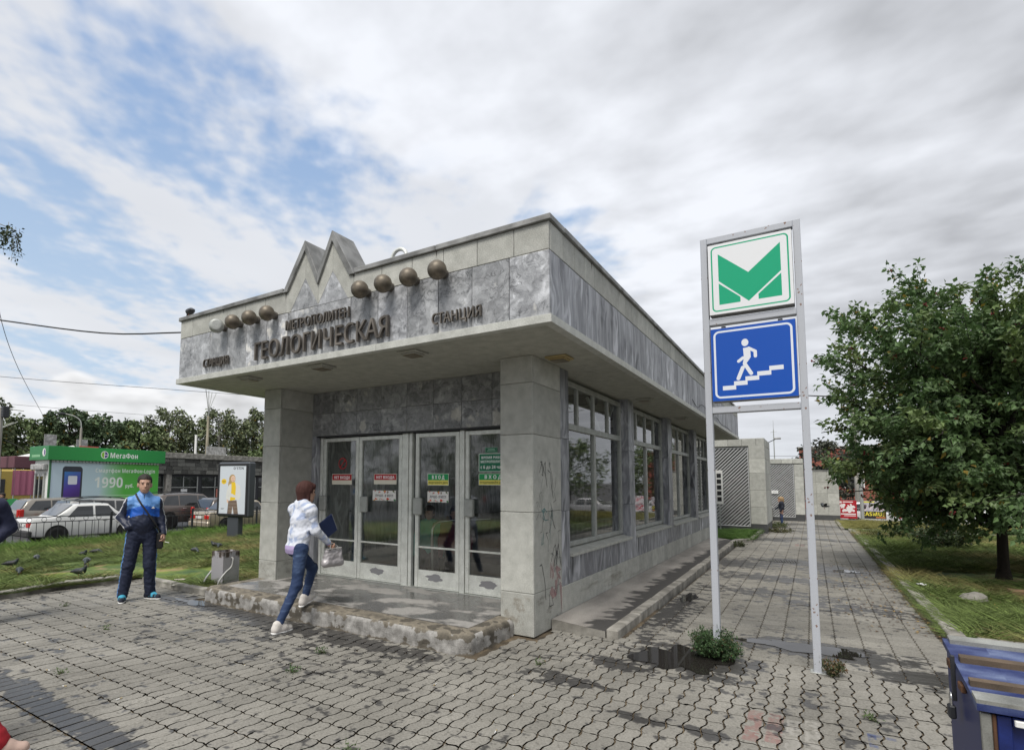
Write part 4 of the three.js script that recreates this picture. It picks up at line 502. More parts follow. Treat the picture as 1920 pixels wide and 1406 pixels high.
// ---------- blue handcart box ----------
{
  const blueT = rep(dataTex(512, 512, (u, v, o) => { const a = fbm(u * 10, v * 16, 5), n = (pr() - 0.5) * 12; const sc = sst(0.36, 0.45, a); o[0] = mix(22 + n * 0.4 + a * 14, 104, sc); o[1] = mix(38 + n * 0.6 + a * 18, 96, sc); o[2] = mix(98 + n + a * 34, 92, sc); }), 1.2), blue = std({ map: blueT, roughness: 0.42 }), lidT = rep(dataTex(512, 512, (u, v, o) => { const a = fbm(u * 5, v * 14, 5), n = (pr() - 0.5) * 16; o[0] = 58 + n + a * 66; o[1] = 70 + n + a * 66; o[2] = 112 + n + a * 50; }), 1.3), lidBlue = std({ map: lidT, roughness: 0.5 }), rust = std({ map: concreteT, color: L3(0.25, 0.12, 0.06), roughness: 0.85 }), zinc = std({ map: concreteT, color: L3(0.78, 0.8, 0.78), roughness: 0.4, metalness: 0.5 }), wood = std({ map: concreteT, color: L3(0.22, 0.16, 0.11), roughness: 0.8 });
  const c = thing('blue_cart', 'scuffed blue sheet-metal box cart with a padlocked ribbed lid', 'cart'), X0 = 2.46, X1 = 3.55, Z0 = 0.70, Z1 = 1.33, hb = 0.90, hf = 0.80;
  mesh('side_panel', polys([[[X0, 0.16, Z1], [X0, hf - 0.02, Z1], [X0, hb - 0.02, Z0], [X0, 0.16, Z0]]]), blue, c); mesh('side_panel', polys([[[X1, 0.16, Z0], [X1, hb - 0.02, Z0], [X1, hf - 0.02, Z1], [X1, 0.16, Z1]]]), blue, c); mesh('back_panel', box(X0, X1, 0.16, hb - 0.02, Z0 - 0.012, Z0, 0.002), blue, c); mesh('bottom_panel', box(X0, X1, 0.14, 0.158, Z0, Z1, 0.002), blue, c);
  mesh('front_panel', box(X0 + 0.002, X1 - 0.002, 0.16, hf - 0.03, Z1 - 0.02, Z1 - 0.008, 0.002), blue, c);
  const fr = (x0, x1, y0, y1, m, n) => mesh(n, box(x0, x1, y0, y1, Z1 - 0.007, Z1 + 0.012, 0.003), m, c);
  fr(X0, X0 + 0.035, 0.38, hf - 0.045, zinc, 'corner_strip'); fr(X0 + 0.05, X0 + 0.095, 0.42, hf - 0.045, blue, 'frame_rail'); fr(X0 + 0.097, X1 - 0.01, hf - 0.085, hf - 0.045, blue, 'frame_rail'); fr(X0 + 0.03, X1 - 0.01, 0.345, 0.375, zinc, 'cross_strip'); fr(X0, X0 + 0.04, 0.18, 0.34, zinc, 'corner_strip'); fr(X0 + 0.036, X0 + 0.049, 0.38, hf - 0.045, rust, 'rust_seam'); fr(X0 + 0.10, X0 + 0.19, hf - 0.075, hf - 0.05, M.white, 'maker_plate').position.z = 0.0195;
  const lid = group('lid', c), ly = (z) => mix(hb, hf, (z - Z0) / (Z1 - Z0)), lb = (z0, z1, t, m, n, dx = 0) => { const q = [[X0 - 0.012 + dx, ly(z0), z0], [X1, ly(z0), z0], [X1, ly(z1), z1], [X0 - 0.012 + dx, ly(z1), z1]], u = q.map(([x, y, z]) => [x, y + t, z]); const f = [u.slice().reverse(), q]; for (let i = 0; i < 4; i++) f.push([q[i], q[(i + 1) % 4], u[(i + 1) % 4], u[i]]); mesh(n, metricUV(polys(f)), m, lid); };
  lb(Z0 - 0.03, Z1 + 0.03, -0.028, lidBlue, 'lid_sheet'); lb(Z0 - 0.03, Z0 + 0.035, 0.020, zinc, 'lid_strip', 0.02); lb(Z0 + 0.22, Z0 + 0.262, 0.026, wood, 'lid_rib', 0.02); lb(Z1 - 0.16, Z1 - 0.125, 0.026, wood, 'lid_rib', 0.01); lb(Z1 - 0.05, Z1 + 0.028, 0.016, zinc, 'lid_strip', 0.0);
  mesh('hinge', joined([box(X0 - 0.02, X0 - 0.001, 0.80, 0.84, Z0 + 0.10, Z0 + 0.17, 0.004), box(X0 - 0.02, X0 - 0.001, 0.76, 0.795, Z0 + 0.34, Z0 + 0.42, 0.004)]), rust, c);
  const pl = group('padlock', c); mesh('lock_body', box(X0 - 0.05, X0 - 0.022, 0.60, 0.66, Z0 + 0.245, Z0 + 0.295, 0.006), M.darkMetal, pl); mesh('shackle', tube([[X0 - 0.036, 0.661, Z0 + 0.255], [X0 - 0.036, 0.70, Z0 + 0.255], [X0 - 0.036, 0.715, Z0 + 0.27], [X0 - 0.036, 0.70, Z0 + 0.285], [X0 - 0.036, 0.661, Z0 + 0.285]], 0.005, 16, 6), M.steel, pl); mesh('hasp', joined([box(X0 - 0.03, X0 - 0.014, 0.68, 0.89, Z0 + 0.262, Z0 + 0.278, 0.002)]), M.darkMetal, pl);
  for (const [x, z] of [[X0 + 0.15, Z0 + 0.1], [X0 + 0.15, Z1 - 0.1], [X1 - 0.15, Z0 + 0.1], [X1 - 0.15, Z1 - 0.1]]) { const w = group('wheel', c); const t = new THREE.TorusGeometry(0.055, 0.024, 10, 20); t.rotateY(Math.PI / 2); t.translate(x, 0.079, z); mesh('tyre', t, M.black, w); const q = rod([x - 0.014, 0.079, z], [x + 0.014, 0.079, z], 0.045, 0.045, 14); mesh('hub', q, M.aluDull, w); mesh('fork', box(x - 0.03, x + 0.03, 0.105, 0.139, z - 0.03, z + 0.03, 0.004), M.darkMetal, w); }
}
// ---------- far side: banners on a fence, poles, brick block, lamps ----------
function pole(name, label, x, y0, z, h, r0, r1, mat, cat = 'pole') { const p = thing(name, label, cat); mesh('shaft', rod([x, y0, z], [x, y0 + h, z], r0, r1, 14), mat, p); mesh('foot_collar', rod([x, y0, z], [x, y0 + 0.35, z], r0 * 1.35, r0 * 1.25, 14), mat, p); return p; }
{
  const ban = (label, x0, x1, y0, y1, z, tex) => { const b = thing('fence_banner', label, 'banner', [0, 0, 0], 0, 'banners on the far fence'); mesh('banner_sheet', box(x0, x1, y0, y1, z, z + 0.012, 0.002), M.white, b); const m = mesh('banner_print', new THREE.PlaneGeometry(x1 - x0 - 0.004, y1 - y0 - 0.004), print(tex, 0.5), b); m.position.set((x0 + x1) / 2, (y0 + y1) / 2, z + 0.0135); mesh('tie', joined([box(x0 + 0.02, x0 + 0.05, y1 + 0.001, y1 + 0.03, z, z + 0.01, 0.001), box(x1 - 0.05, x1 - 0.02, y1 + 0.001, y1 + 0.03, z, z + 0.01, 0.001)]), M.dark, b); };
  const red = canvasTex(256, 256, (c) => { c.fillStyle = '#b0202c'; c.fillRect(0, 0, 256, 256); c.fillStyle = '#ece6e4'; const q = rng(3); c.fillRect(8, 16, 60, 26); c.fillRect(80, 18, 130, 14); for (let i = 0; i < 26; i++) { c.beginPath(); c.ellipse(60 + q() * 170, 60 + q() * 90, 8 + q() * 15, 10 + q() * 22, q(), 0, 7); c.fill(); } c.fillRect(8, 70, 36, 150); c.fillStyle = '#ece6e4'; c.fillRect(50, 186, 190, 18); c.fillRect(90, 214, 150, 10); });
  const rock = canvasTex(320, 256, (c) => { c.fillStyle = '#b9b6bb'; c.fillRect(0, 0, 320, 256); const q = rng(4); c.fillStyle = '#d9d24a'; c.fillRect(10, 6, 170, 20); for (let i = 0; i < 34; i++) { c.fillStyle = ['#3a3538', '#8d7f86', '#d6c9cc', '#6b5a60'][Math.floor(q() * 4)]; c.beginPath(); c.ellipse(20 + q() * 280, 50 + q() * 80, 6 + q() * 18, 10 + q() * 24, q(), 0, 7); c.fill(); } c.fillStyle = '#2b2527'; c.fillRect(0, 150, 320, 106); c.fillStyle = '#efe04a'; c.font = 'bold 76px sans-serif'; c.fillText('RASMUS', 10, 214, 300); c.fillStyle = '#d98b4a'; c.fillRect(190, 228, 120, 14); });
  const pink = canvasTex(256, 256, (c) => { c.fillStyle = '#e3dcdf'; c.fillRect(0, 0, 256, 256); const q = rng(7); for (let i = 0; i < 40; i++) { c.fillStyle = ['#c2384a', '#d88490', '#9a9096'][Math.floor(q() * 3)]; c.fillRect(q() * 220, q() * 230, 14 + q() * 50, 8 + q() * 20); } });
  const z = -33.0, f = thing('street_fence', 'grey metal street fence carrying banners beyond the lawns', 'fence'); let n = 0;
  for (let x = 2.9; x < 14; x += 2.5) mesh('fence_post', box(x - 0.03, x + 0.03, -0.75, 0.55, z - 0.09, z - 0.03, 0.004), M.aluDull, f);
  mesh('rail', box(2.9, 13, 0.42, 0.46, z - 0.075, z - 0.045, 0.003), M.aluDull, f); mesh('rail', box(2.9, 13, -0.52, -0.48, z - 0.075, z - 0.045, 0.003), M.aluDull, f); for (let x = 3.05; x < 13; x += 0.16) mesh('bar', box(x - 0.008, x + 0.008, -0.48, 0.42, z - 0.068, z - 0.052, 0.002), M.aluDull, f);
  ban('red banner with white print on the far fence beside the granite wall', 3.02, 3.93, -0.12, 0.88, z, red); ban('grey concert banner with yellow RASMUS lettering on the far fence', 4.08, 5.18, -0.10, 0.86, z, rock); ban('pale banner with pink print on the far fence behind the tree', 5.62, 6.5, -0.08, 0.9, z, pink);
  pole('banner_pole', 'white pole behind the red banner', 3.10, -0.75, -33.5, 3.8, 0.07, 0.06, M.white); pole('concrete_pole', 'pale concrete pole beyond the concert banner', 4.2, -0.75, -36.4, 9, 0.16, 0.11, M.concrete);
  const l3 = thing('street_lamp', 'street lamp with three curved arms rising behind the leafy tree', 'lamp'); const lx = 4.13, lz = -32.6; mesh('shaft', rod([lx, -0.7, lz], [lx, 6.3, lz], 0.09, 0.06, 12), M.aluDull, l3);
  for (const [dx, dz] of [[-0.75, 0], [0.1, 0], [0.8, 0]]) { mesh('arm', tube([[lx, 6.2, lz], [lx + dx * 0.35, 6.75, lz + dz], [lx + dx, 7.0 + (Math.abs(dx) < 0.2 ? 0.15 : 0), lz + dz]], 0.025, 14, 6), M.aluDull, l3); const h = new THREE.SphereGeometry(0.14, 12, 8); h.scale(1.4, 0.6, 0.8); h.translate(lx + dx * 1.1, 7.0 + (Math.abs(dx) < 0.2 ? 0.2 : 0.02), lz); mesh('lamp_head', h, M.greyPaint, l3); }
  const l2 = thing('street_lamp', 'distant lamp post with two floodlight heads above the first vent kiosk', 'lamp'); mesh('shaft', rod([-0.64, -0.7, -41.5], [-0.64, 4.75, -41.5], 0.11, 0.08, 12), M.greyPaint, l2); for (const s of [-1, 1]) { mesh('arm', rod([-0.64, 4.75, -41.5], [-0.64 + s * 0.5, 5.0, -41.5], 0.03, 0.03, 6), M.darkMetal, l2); mesh('lamp_head', box(-0.64 + s * 0.62 - 0.22, -0.64 + s * 0.62 + 0.22, 4.98, 5.1, -41.65, -41.35, 0.03), M.greyPaint, l2); }
  const mast = thing('antenna_mast', 'thin antenna mast rising behind the vent kiosks', 'mast'); mesh('mast_tube', rod([-0.55, -0.7, -47.6], [-0.53, 6.2, -47.5], 0.05, 0.035, 8), M.aluDull, mast); mesh('mast_tip', rod([-0.53, 6.2, -47.5], [-0.53, 7.0, -47.5], 0.02, 0.01, 6), M.aluDull, mast); mesh('cross_arm', rod([-0.75, 6.0, -47.5], [-0.3, 6.05, -47.5], 0.015, 0.015, 6), M.aluDull, mast);
  // red brick block far behind
  const brickT = rep(dataTex(512, 512, (u, v, o) => { const row = Math.floor(v * 32), fx = (u * 16 + (row % 2) * 0.5) % 1, fy = (v * 32) % 1, m = fx < 0.05 || fy < 0.12; const h = n2(Math.floor(u * 16 + (row % 2) * 0.5) * 3.7, row * 2.3) * 26 + (pr() - 0.5) * 16; o[0] = m ? 150 : 140 + h; o[1] = m ? 132 : 70 + h * 0.6; o[2] = m ? 120 : 56 + h * 0.5; }), 4);
  const b = thing('brick_block', 'low red brick block far behind the retaining wall', 'building'), bm = std({ map: brickT, roughness: 0.9 }); mesh('wall', box(0.9, 14, -0.9, 5.6, -80, -66.8, 0.01), bm, b); mesh('parapet', box(0.8, 14.1, 5.601, 5.85, -80.1, -66.7, 0.01), M.concrete, b); for (let i = 0; i < 4; i++) { const w = group('window', b), x = 1.8 + i * 3; mesh('window_frame', box(x, x + 1.7, 1.4, 3.6, -66.79, -66.70, 0.01), M.white, w); mesh('pane', box(x + 0.1, x + 1.6, 1.5, 3.5, -66.699, -66.69, 0.002), M.darkMetal, w); }
}
// ---------- black lawn fence along the street ----------
{
  const f = thing('lawn_fence', 'black iron lawn fence with small rings between its top rails', 'fence'), X = -19.8, y = (z) => landY(X, z) + 0.02, ring = new THREE.TorusGeometry(0.075, 0.008, 6, 18); ring.rotateY(Math.PI / 2); const bar = box(-0.008, 0.008, 0.08, 0.78, -0.008, 0.008, 0.001), post = box(-0.035, 0.035, 0, 1.06, -0.035, 0.035, 0.006);
  for (let z = 4.0; z > -26; z -= 3.2) { const m = mesh('fence_post', post, M.darkMetal, f); m.position.set(X, y(z), z - 0.0); const yb = y(z); for (const h of [0.08, 0.78, 0.96]) { const r = mesh('rail', box(-0.014, 0.014, h - 0.014, h + 0.014, -3.165, -0.036, 0.003), M.darkMetal, f); r.position.set(X, yb, z); } for (let k = 1; k < 15; k++) { const b = mesh('bar', bar, M.darkMetal, f); b.position.set(X, yb, z - k * 0.2135); if (k % 2 === 1) { const q = mesh('ring', ring, M.darkMetal, f); q.position.set(X, yb + 0.87, z - k * 0.2135); } } }
}
// ---------- cars ----------
M.tyre = std({ color: L3(0.02, 0.02, 0.02), roughness: 0.9 }); M.rim = std({ color: L3(0.5, 0.5, 0.5), roughness: 0.35, metalness: 0.7 }); M.carGlass = new THREE.MeshPhysicalMaterial({ color: L3(0.015, 0.018, 0.02), roughness: 0.06, clearcoat: 1, clearcoatRoughness: 0.03 }); M.tail = std({ color: L3(0.5, 0.02, 0.015), roughness: 0.2 }); M.headlamp = std({ color: L3(0.75, 0.75, 0.72), roughness: 0.1 }); M.amber = std({ color: L3(0.6, 0.2, 0.02), roughness: 0.2 }); M.plate = std({ color: L3(0.7, 0.7, 0.68), roughness: 0.5 }); M.bumper = std({ color: L3(0.03, 0.03, 0.03), roughness: 0.7 });
const tyreG = (() => { const g = new THREE.LatheGeometry([[0.18, -0.09], [0.27, -0.10], [0.305, -0.07], [0.31, 0], [0.305, 0.07], [0.27, 0.10], [0.18, 0.09]].map(p => new THREE.Vector2(...p)), 26); g.rotateZ(Math.PI / 2); return g; })(), rimG = (() => { const g = new THREE.LatheGeometry([[0.0, 0.05], [0.06, 0.06], [0.08, 0.03], [0.17, 0.035], [0.20, 0.07], [0.20, -0.07], [0.0, -0.07]].map(p => new THREE.Vector2(...p)), 22); g.rotateZ(-Math.PI / 2); return g; })();
// car along its own z: rear at z = 0, nose at z = L. prof: [z, belt or bonnet height, roof height] stations; side: right and left mirrored
function car(name, label, o) {
  const c = thing(name, label, o.cat || 'car', o.pos, o.turn, 'cars on the street beyond the lawn'), L = o.L, hw = o.W / 2, paint = new THREE.MeshPhysicalMaterial({ color: o.color, roughness: 0.35, metalness: o.metal ?? 0.4, clearcoat: 0.8, clearcoatRoughness: 0.1 });
  const st = o.prof, val = (z, k) => { let i = 0; while (i + 2 < st.length && st[i + 1][0] < z) i++; const a = st[i], b = st[i + 1]; return mix(a[k], b[k], clamp((z - a[0]) / (b[0] - a[0]))); };
  const wid = (z) => hw * (1 - 0.13 * Math.pow(Math.abs(2 * z / L - 1), 5)), sill = o.sill || 0.24; const sec = (z) => { const w = wid(z), be = val(z, 1), ro = Math.max(val(z, 2), be + 0.005), tw = ro - be > 0.05 ? w * (1 - 0.20 * clamp((ro - be) / 0.55)) : w * 0.93; const bot = sill + 0.06 * Math.pow(Math.abs(2 * z / L - 1), 6); return [[w * 0.86, bot], [w * 0.97, bot + 0.06], [w, mix(bot, be, 0.45)], [w * 0.995, be - 0.12], [w * 0.955, be - 0.01], [mix(w * 0.945, tw, 0.5), mix(be, ro, 0.5)], [tw, ro - 0.045 * clamp((ro - be) / 0.3, 0.1, 1)], [tw * 0.82, ro - 0.004], [0, ro + 0.012]]; };
  const zs = []; const nS = 44; for (let i = 0; i <= nS; i++) zs.push(L * i / nS); for (const s of st) zs.push(clamp(s[0], 0.002, L - 0.002)); zs.sort((a, b) => a - b);
  const pos = [], idx = [], m = 9; zs.forEach(z => { const s = sec(z); for (let k = 0; k < m; k++) pos.push(s[k][0], s[k][1], z); for (let k = m - 2; k >= 0; k--) pos.push(-s[k][0], s[k][1], z); }); const n = m * 2 - 1;
  for (let i = 0; i + 1 < zs.length; i++) for (let k = 0; k < n; k++) { const a = i * n + k, b = i * n + (k + 1) % n, d = a + n, e = b + n; idx.push(a, b, d, b, e, d); } for (const [i, fl] of [[0, 1], [zs.length - 1, 0]]) for (let k = 1; k + 1 < n; k++) fl ? idx.push(i * n, i * n + k + 1, i * n + k) : idx.push(i * n, i * n + k, i * n + k + 1);
  const g = new THREE.BufferGeometry(); g.setAttribute('position', new THREE.Float32BufferAttribute(pos, 3)); g.setIndex(idx.flatMap((v, i, a) => i % 3 === 0 ? [a[i], a[i + 2], a[i + 1]] : [])); g.computeVertexNormals(); mesh('body', g, paint, c);
  // windows lie a few millimetres proud of the body
  const at = (z, t) => { const s = sec(z), lo = s[4], md = s[5], hi = s[6]; const p = t < 0.5 ? [mix(lo[0], md[0], t * 2), mix(lo[1], md[1], t * 2)] : [mix(md[0], hi[0], t * 2 - 1), mix(md[1], hi[1], t * 2 - 1)]; return p; };
  for (const [zb0, zb1, zt0, zt1] of o.windows) for (const s of [-1, 1]) { const f = []; const N = 6, row = (t) => [...Array(N + 1).keys()].map(i => { const z = mix(mix(zb0, zt0, t), mix(zb1, zt1, t), i / N), p = at(z, mix(0.08, 0.90, t)); return [s * (p[0] + 0.007), p[1], z]; }); const A = row(0), B = row(0.5), C = row(1); for (let i = 0; i < N; i++) for (const [P, Q] of [[A, B], [B, C]]) f.push(s > 0 ? [P[i + 1], P[i], Q[i], Q[i + 1]] : [P[i], P[i + 1], Q[i + 1], Q[i]]); mesh('side_window', polys(f), M.carGlass, c); }
  for (const [nm, z0, z1] of [['rear_window', o.rw[0], o.rw[1]], ['windscreen', o.fw[0], o.fw[1]]]) { const f = [], N = 4; for (let i = 0; i < N; i++) { const za = mix(z0, z1, i / N), zb = mix(z0, z1, (i + 1) / N), sa = sec(za), sb = sec(zb), dz = nm === 'windscreen' ? 0.008 : -0.008; const q = [[sa[7][0] * 1.06, sa[8][1] + 0.008, za + dz], [-sa[7][0] * 1.06, sa[8][1] + 0.008, za + dz], [-sb[7][0] * 1.06, sb[8][1] + 0.008, zb + dz], [sb[7][0] * 1.06, sb[8][1] + 0.008, zb + dz]]; f.push(q); } mesh(nm, polys(f), M.carGlass, c); }
  for (const z of o.wheels) for (const s of [-1, 1]) { const w = group('wheel', c); const k = (o.wr || 0.31) / 0.31; const arch = new THREE.CylinderGeometry(0.375 * k, 0.375 * k, 0.2, 24); arch.rotateZ(Math.PI / 2); arch.translate(s * (wid(z) - 0.093), 0.315 * k, z); mesh('wheel_arch', arch, M.black, w); const t = mesh('tyre', tyreG, M.tyre, w); t.position.set(s * (wid(z) - 0.075), 0.31 * k, z); t.scale.set(1, k, k); const rm = mesh('rim', rimG, M.rim, w); rm.position.set(s * (wid(z) - 0.06), 0.31 * k, z); rm.scale.set(s, k, k); }
  const bp = (nm, mat, x0, x1, y0, y1, z0, z1, b = 0.02) => mesh(nm, box(x0, x1, y0, y1, z0, z1, b), mat, c); const bm = o.blackBumper ? M.bumper : paint;
  bp('rear_bumper', bm, -hw * 0.93, hw * 0.93, sill + 0.04, sill + 0.27, -0.10, 0.06, 0.04); bp('front_bumper', bm, -hw * 0.93, hw * 0.93, sill + 0.02, sill + 0.25, L - 0.06, L + 0.09, 0.04);
  for (const s of [-1, 1]) { const [y0, y1, wd] = o.tail; bp('tail_light', M.tail, s > 0 ? hw * 0.86 - wd : -hw * 0.86, s > 0 ? hw * 0.86 : -hw * 0.86 + wd, y0, y1, -0.022, 0.16, 0.02); if (o.tailWrap) bp('tail_light', M.tail, s > 0 ? hw * 0.80 : -hw * 0.93, s > 0 ? hw * 0.93 : -hw * 0.80, y0, y1, 0.02, 0.19, 0.02); bp('headlight', M.headlamp, s > 0 ? hw * 0.55 : -hw * 0.87, s > 0 ? hw * 0.87 : -hw * 0.55, 0.58, 0.72, L - 0.12, L + 0.012, 0.03); const mz = o.fw[1] + 0.10; bp('mirror', paint, s > 0 ? hw * 0.97 : -hw * 1.10, s > 0 ? hw * 1.10 : -hw * 0.97, val(mz, 1) + 0.0, val(mz, 1) + 0.13, mz - 0.09, mz + 0.03, 0.03); for (const dz of o.handles || []) bp('door_handle', o.blackBumper ? M.bumper : M.rim, s > 0 ? hw * 0.99 : -hw * 1.01, s > 0 ? hw * 1.01 : -hw * 0.99, val(dz, 1) - 0.13, val(dz, 1) - 0.10, dz, dz + 0.16, 0.008); }
  bp('number_plate', M.plate, -0.25, 0.25, o.plateY || 0.62, (o.plateY || 0.62) + 0.11, -0.035, -0.02, 0.004);
  for (const dz of o.seams || []) for (const s of [-1, 1]) { const f = []; for (let i = 0; i < 5; i++) { const y0 = mix(sill + 0.1, val(dz, 1) - 0.04, i / 5), y1 = mix(sill + 0.1, val(dz, 1) - 0.04, (i + 1) / 5), xx = (y) => { const q = sec(dz); let k = 1; while (q[k + 1][1] < y) k++; return mix(q[k][0], q[k + 1][0], (y - q[k][1]) / (q[k + 1][1] - q[k][1])) + 0.003; }; const a = [s * xx(y0), y0, dz], b = [s * xx(y1), y1, dz]; f.push([[a[0], a[1], a[2] - 0.006], [a[0], a[1], a[2] + 0.006], [b[0], b[1], b[2] + 0.006], [b[0], b[1], b[2] - 0.006]]); } mesh('door_seam', polys(f), M.dark, c); }
  if (o.rails) for (const s of [-1, 1]) { const z0 = o.rails[0], z1 = o.rails[1]; mesh('roof_rail', tube([[s * hw * 0.66, val(z0, 2) - 0.01, z0], [s * hw * 0.67, val(z0 + 0.25, 2) + 0.05, z0 + 0.22], [s * hw * 0.67, val(z1 - 0.2, 2) + 0.05, z1 - 0.22], [s * hw * 0.66, val(z1, 2) - 0.01, z1]], 0.02, 24, 6), M.darkMetal, c); }
  return c;
}
const sedan = [[0, 0.80, 0.80], [0.08, 0.93, 0.93], [0.75, 0.955, 0.96], [1.35, 0.93, 1.40], [1.5, 0.925, 1.43], [2.3, 0.91, 1.44], [2.62, 0.91, 1.42], [3.15, 0.92, 0.93], [4.0, 0.83, 0.84], [4.1, 0.66, 0.67]];
const wagon = [[0, 0.85, 0.85], [0.06, 0.98, 0.99], [0.32, 0.98, 1.40], [0.5, 0.97, 1.49], [1.8, 0.94, 1.53], [2.55, 0.93, 1.50], [3.25, 0.95, 0.96], [3.95, 0.83, 0.84], [4.05, 0.62, 0.63]];
const suvP = [[0, 0.95, 0.95], [0.06, 1.10, 1.11], [0.42, 1.12, 1.56], [0.7, 1.12, 1.68], [1.9, 1.08, 1.72], [2.75, 1.06, 1.67], [3.55, 1.10, 1.11], [4.5, 0.98, 0.99], [4.65, 0.74, 0.75]];
const RY = -0.62, TO = Math.PI;   // cars face away along -z
const winS = [[1.14, 2.02, 1.50, 2.02], [2.10, 2.92, 2.10, 2.60]], winW = [[0.34, 1.18, 0.62, 1.18], [1.24, 2.05, 1.24, 2.05], [2.12, 3.0, 2.12, 2.55]], winU = [[0.55, 1.35, 0.80, 1.35], [1.42, 2.35, 1.42, 2.35], [2.42, 3.3, 2.42, 2.75]];
const S4 = { L: 4.1, W: 1.62, prof: sedan, windows: winS, rw: [0.80, 1.36], fw: [2.60, 3.12], wheels: [0.82, 3.25], tail: [0.62, 0.80, 0.34], handles: [1.45, 2.35], seams: [1.30, 2.06, 3.05], plateY: 0.64 };
const W4 = { L: 4.05, W: 1.70, prof: wagon, windows: winW, rw: [0.07, 0.34], fw: [2.52, 3.22], wheels: [0.75, 3.2], tail: [0.72, 1.05, 0.18], tailWrap: true, handles: [1.35, 2.25], seams: [1.20, 2.08, 3.1], plateY: 0.70 };
const U4 = { L: 4.65, W: 1.87, prof: suvP, windows: winU, rw: [0.08, 0.46], fw: [2.72, 3.5], wheels: [0.88, 3.68], wr: 0.37, tail: [0.92, 1.12, 0.34], tailWrap: true, handles: [1.55, 2.5], seams: [1.38, 2.38, 3.4], plateY: 0.86, sill: 0.30 };
const lada = car('white_sedan', 'boxy white old sedan with a roof rack just behind the black fence', { ...S4, color: L3(0.74, 0.74, 0.72), metal: 0, pos: [-22.0, RY, -3.6], turn: TO, blackBumper: true });
{ const rk = group('roof_rack', lada); for (const s of [-1, 1]) mesh('rack_rail', rod([s * 0.55, 1.53, 1.5], [s * 0.55, 1.53, 2.5], 0.014, 0.014, 6), M.darkMetal, rk); for (const z of [1.55, 1.85, 2.15, 2.45]) mesh('rack_bar', rod([-0.56, 1.53, z], [0.56, 1.53, z], 0.012, 0.012, 6), M.darkMetal, rk); for (const [x, z] of [[-0.55, 1.6], [0.55, 1.6], [-0.55, 2.4], [0.55, 2.4]]) mesh('rack_foot', rod([x, 1.40, z], [x, 1.53, z], 0.012, 0.012, 6), M.darkMetal, rk); }
car('beige_wagon', 'beige-grey small estate car with a red tail light', { ...W4, color: L3(0.30, 0.275, 0.235), pos: [-27.3, RY, -5.0], turn: TO }); car('silver_wagon', 'silver estate car with dark roof rails in front of the green kiosk', { ...W4, color: L3(0.40, 0.395, 0.375), pos: [-25.0, RY, -5.75], turn: TO, rails: [0.5, 2.6] });
car('brown_suv', 'large grey-brown off-road car with a lit red tail light', { ...U4, color: L3(0.155, 0.13, 0.115), pos: [-24.95, RY, -9.35], turn: TO, rails: [0.7, 2.7], cat: 'car' }); car('dark_hatchback', 'dark hatchback between the grey-brown off-road car and the gold sedan', { ...W4, color: L3(0.10, 0.085, 0.075), pos: [-22.95, RY, -11.1], turn: TO });
car('gold_sedan', 'pale gold sedan with a red reflector behind the lightbox post', { ...S4, color: L3(0.42, 0.36, 0.27), pos: [-21.25, RY, -10.05], turn: TO }); car('black_sedan', 'dark sedan passing behind the lightbox and the left column', { ...S4, color: L3(0.03, 0.033, 0.04), pos: [-26.5, RY, -17.5], turn: TO });
car('white_hatchback', 'white hatchback behind the concert banner on the far street', { ...W4, color: L3(0.72, 0.72, 0.72), metal: 0.1, pos: [3.2, -0.80, -36.6], turn: Math.PI / 2 }); car('silver_sedan', 'silver sedan behind the pale banner on the far street', { ...S4, color: L3(0.5, 0.5, 0.51), pos: [8.2, -0.80, -35.4], turn: Math.PI / 2 });
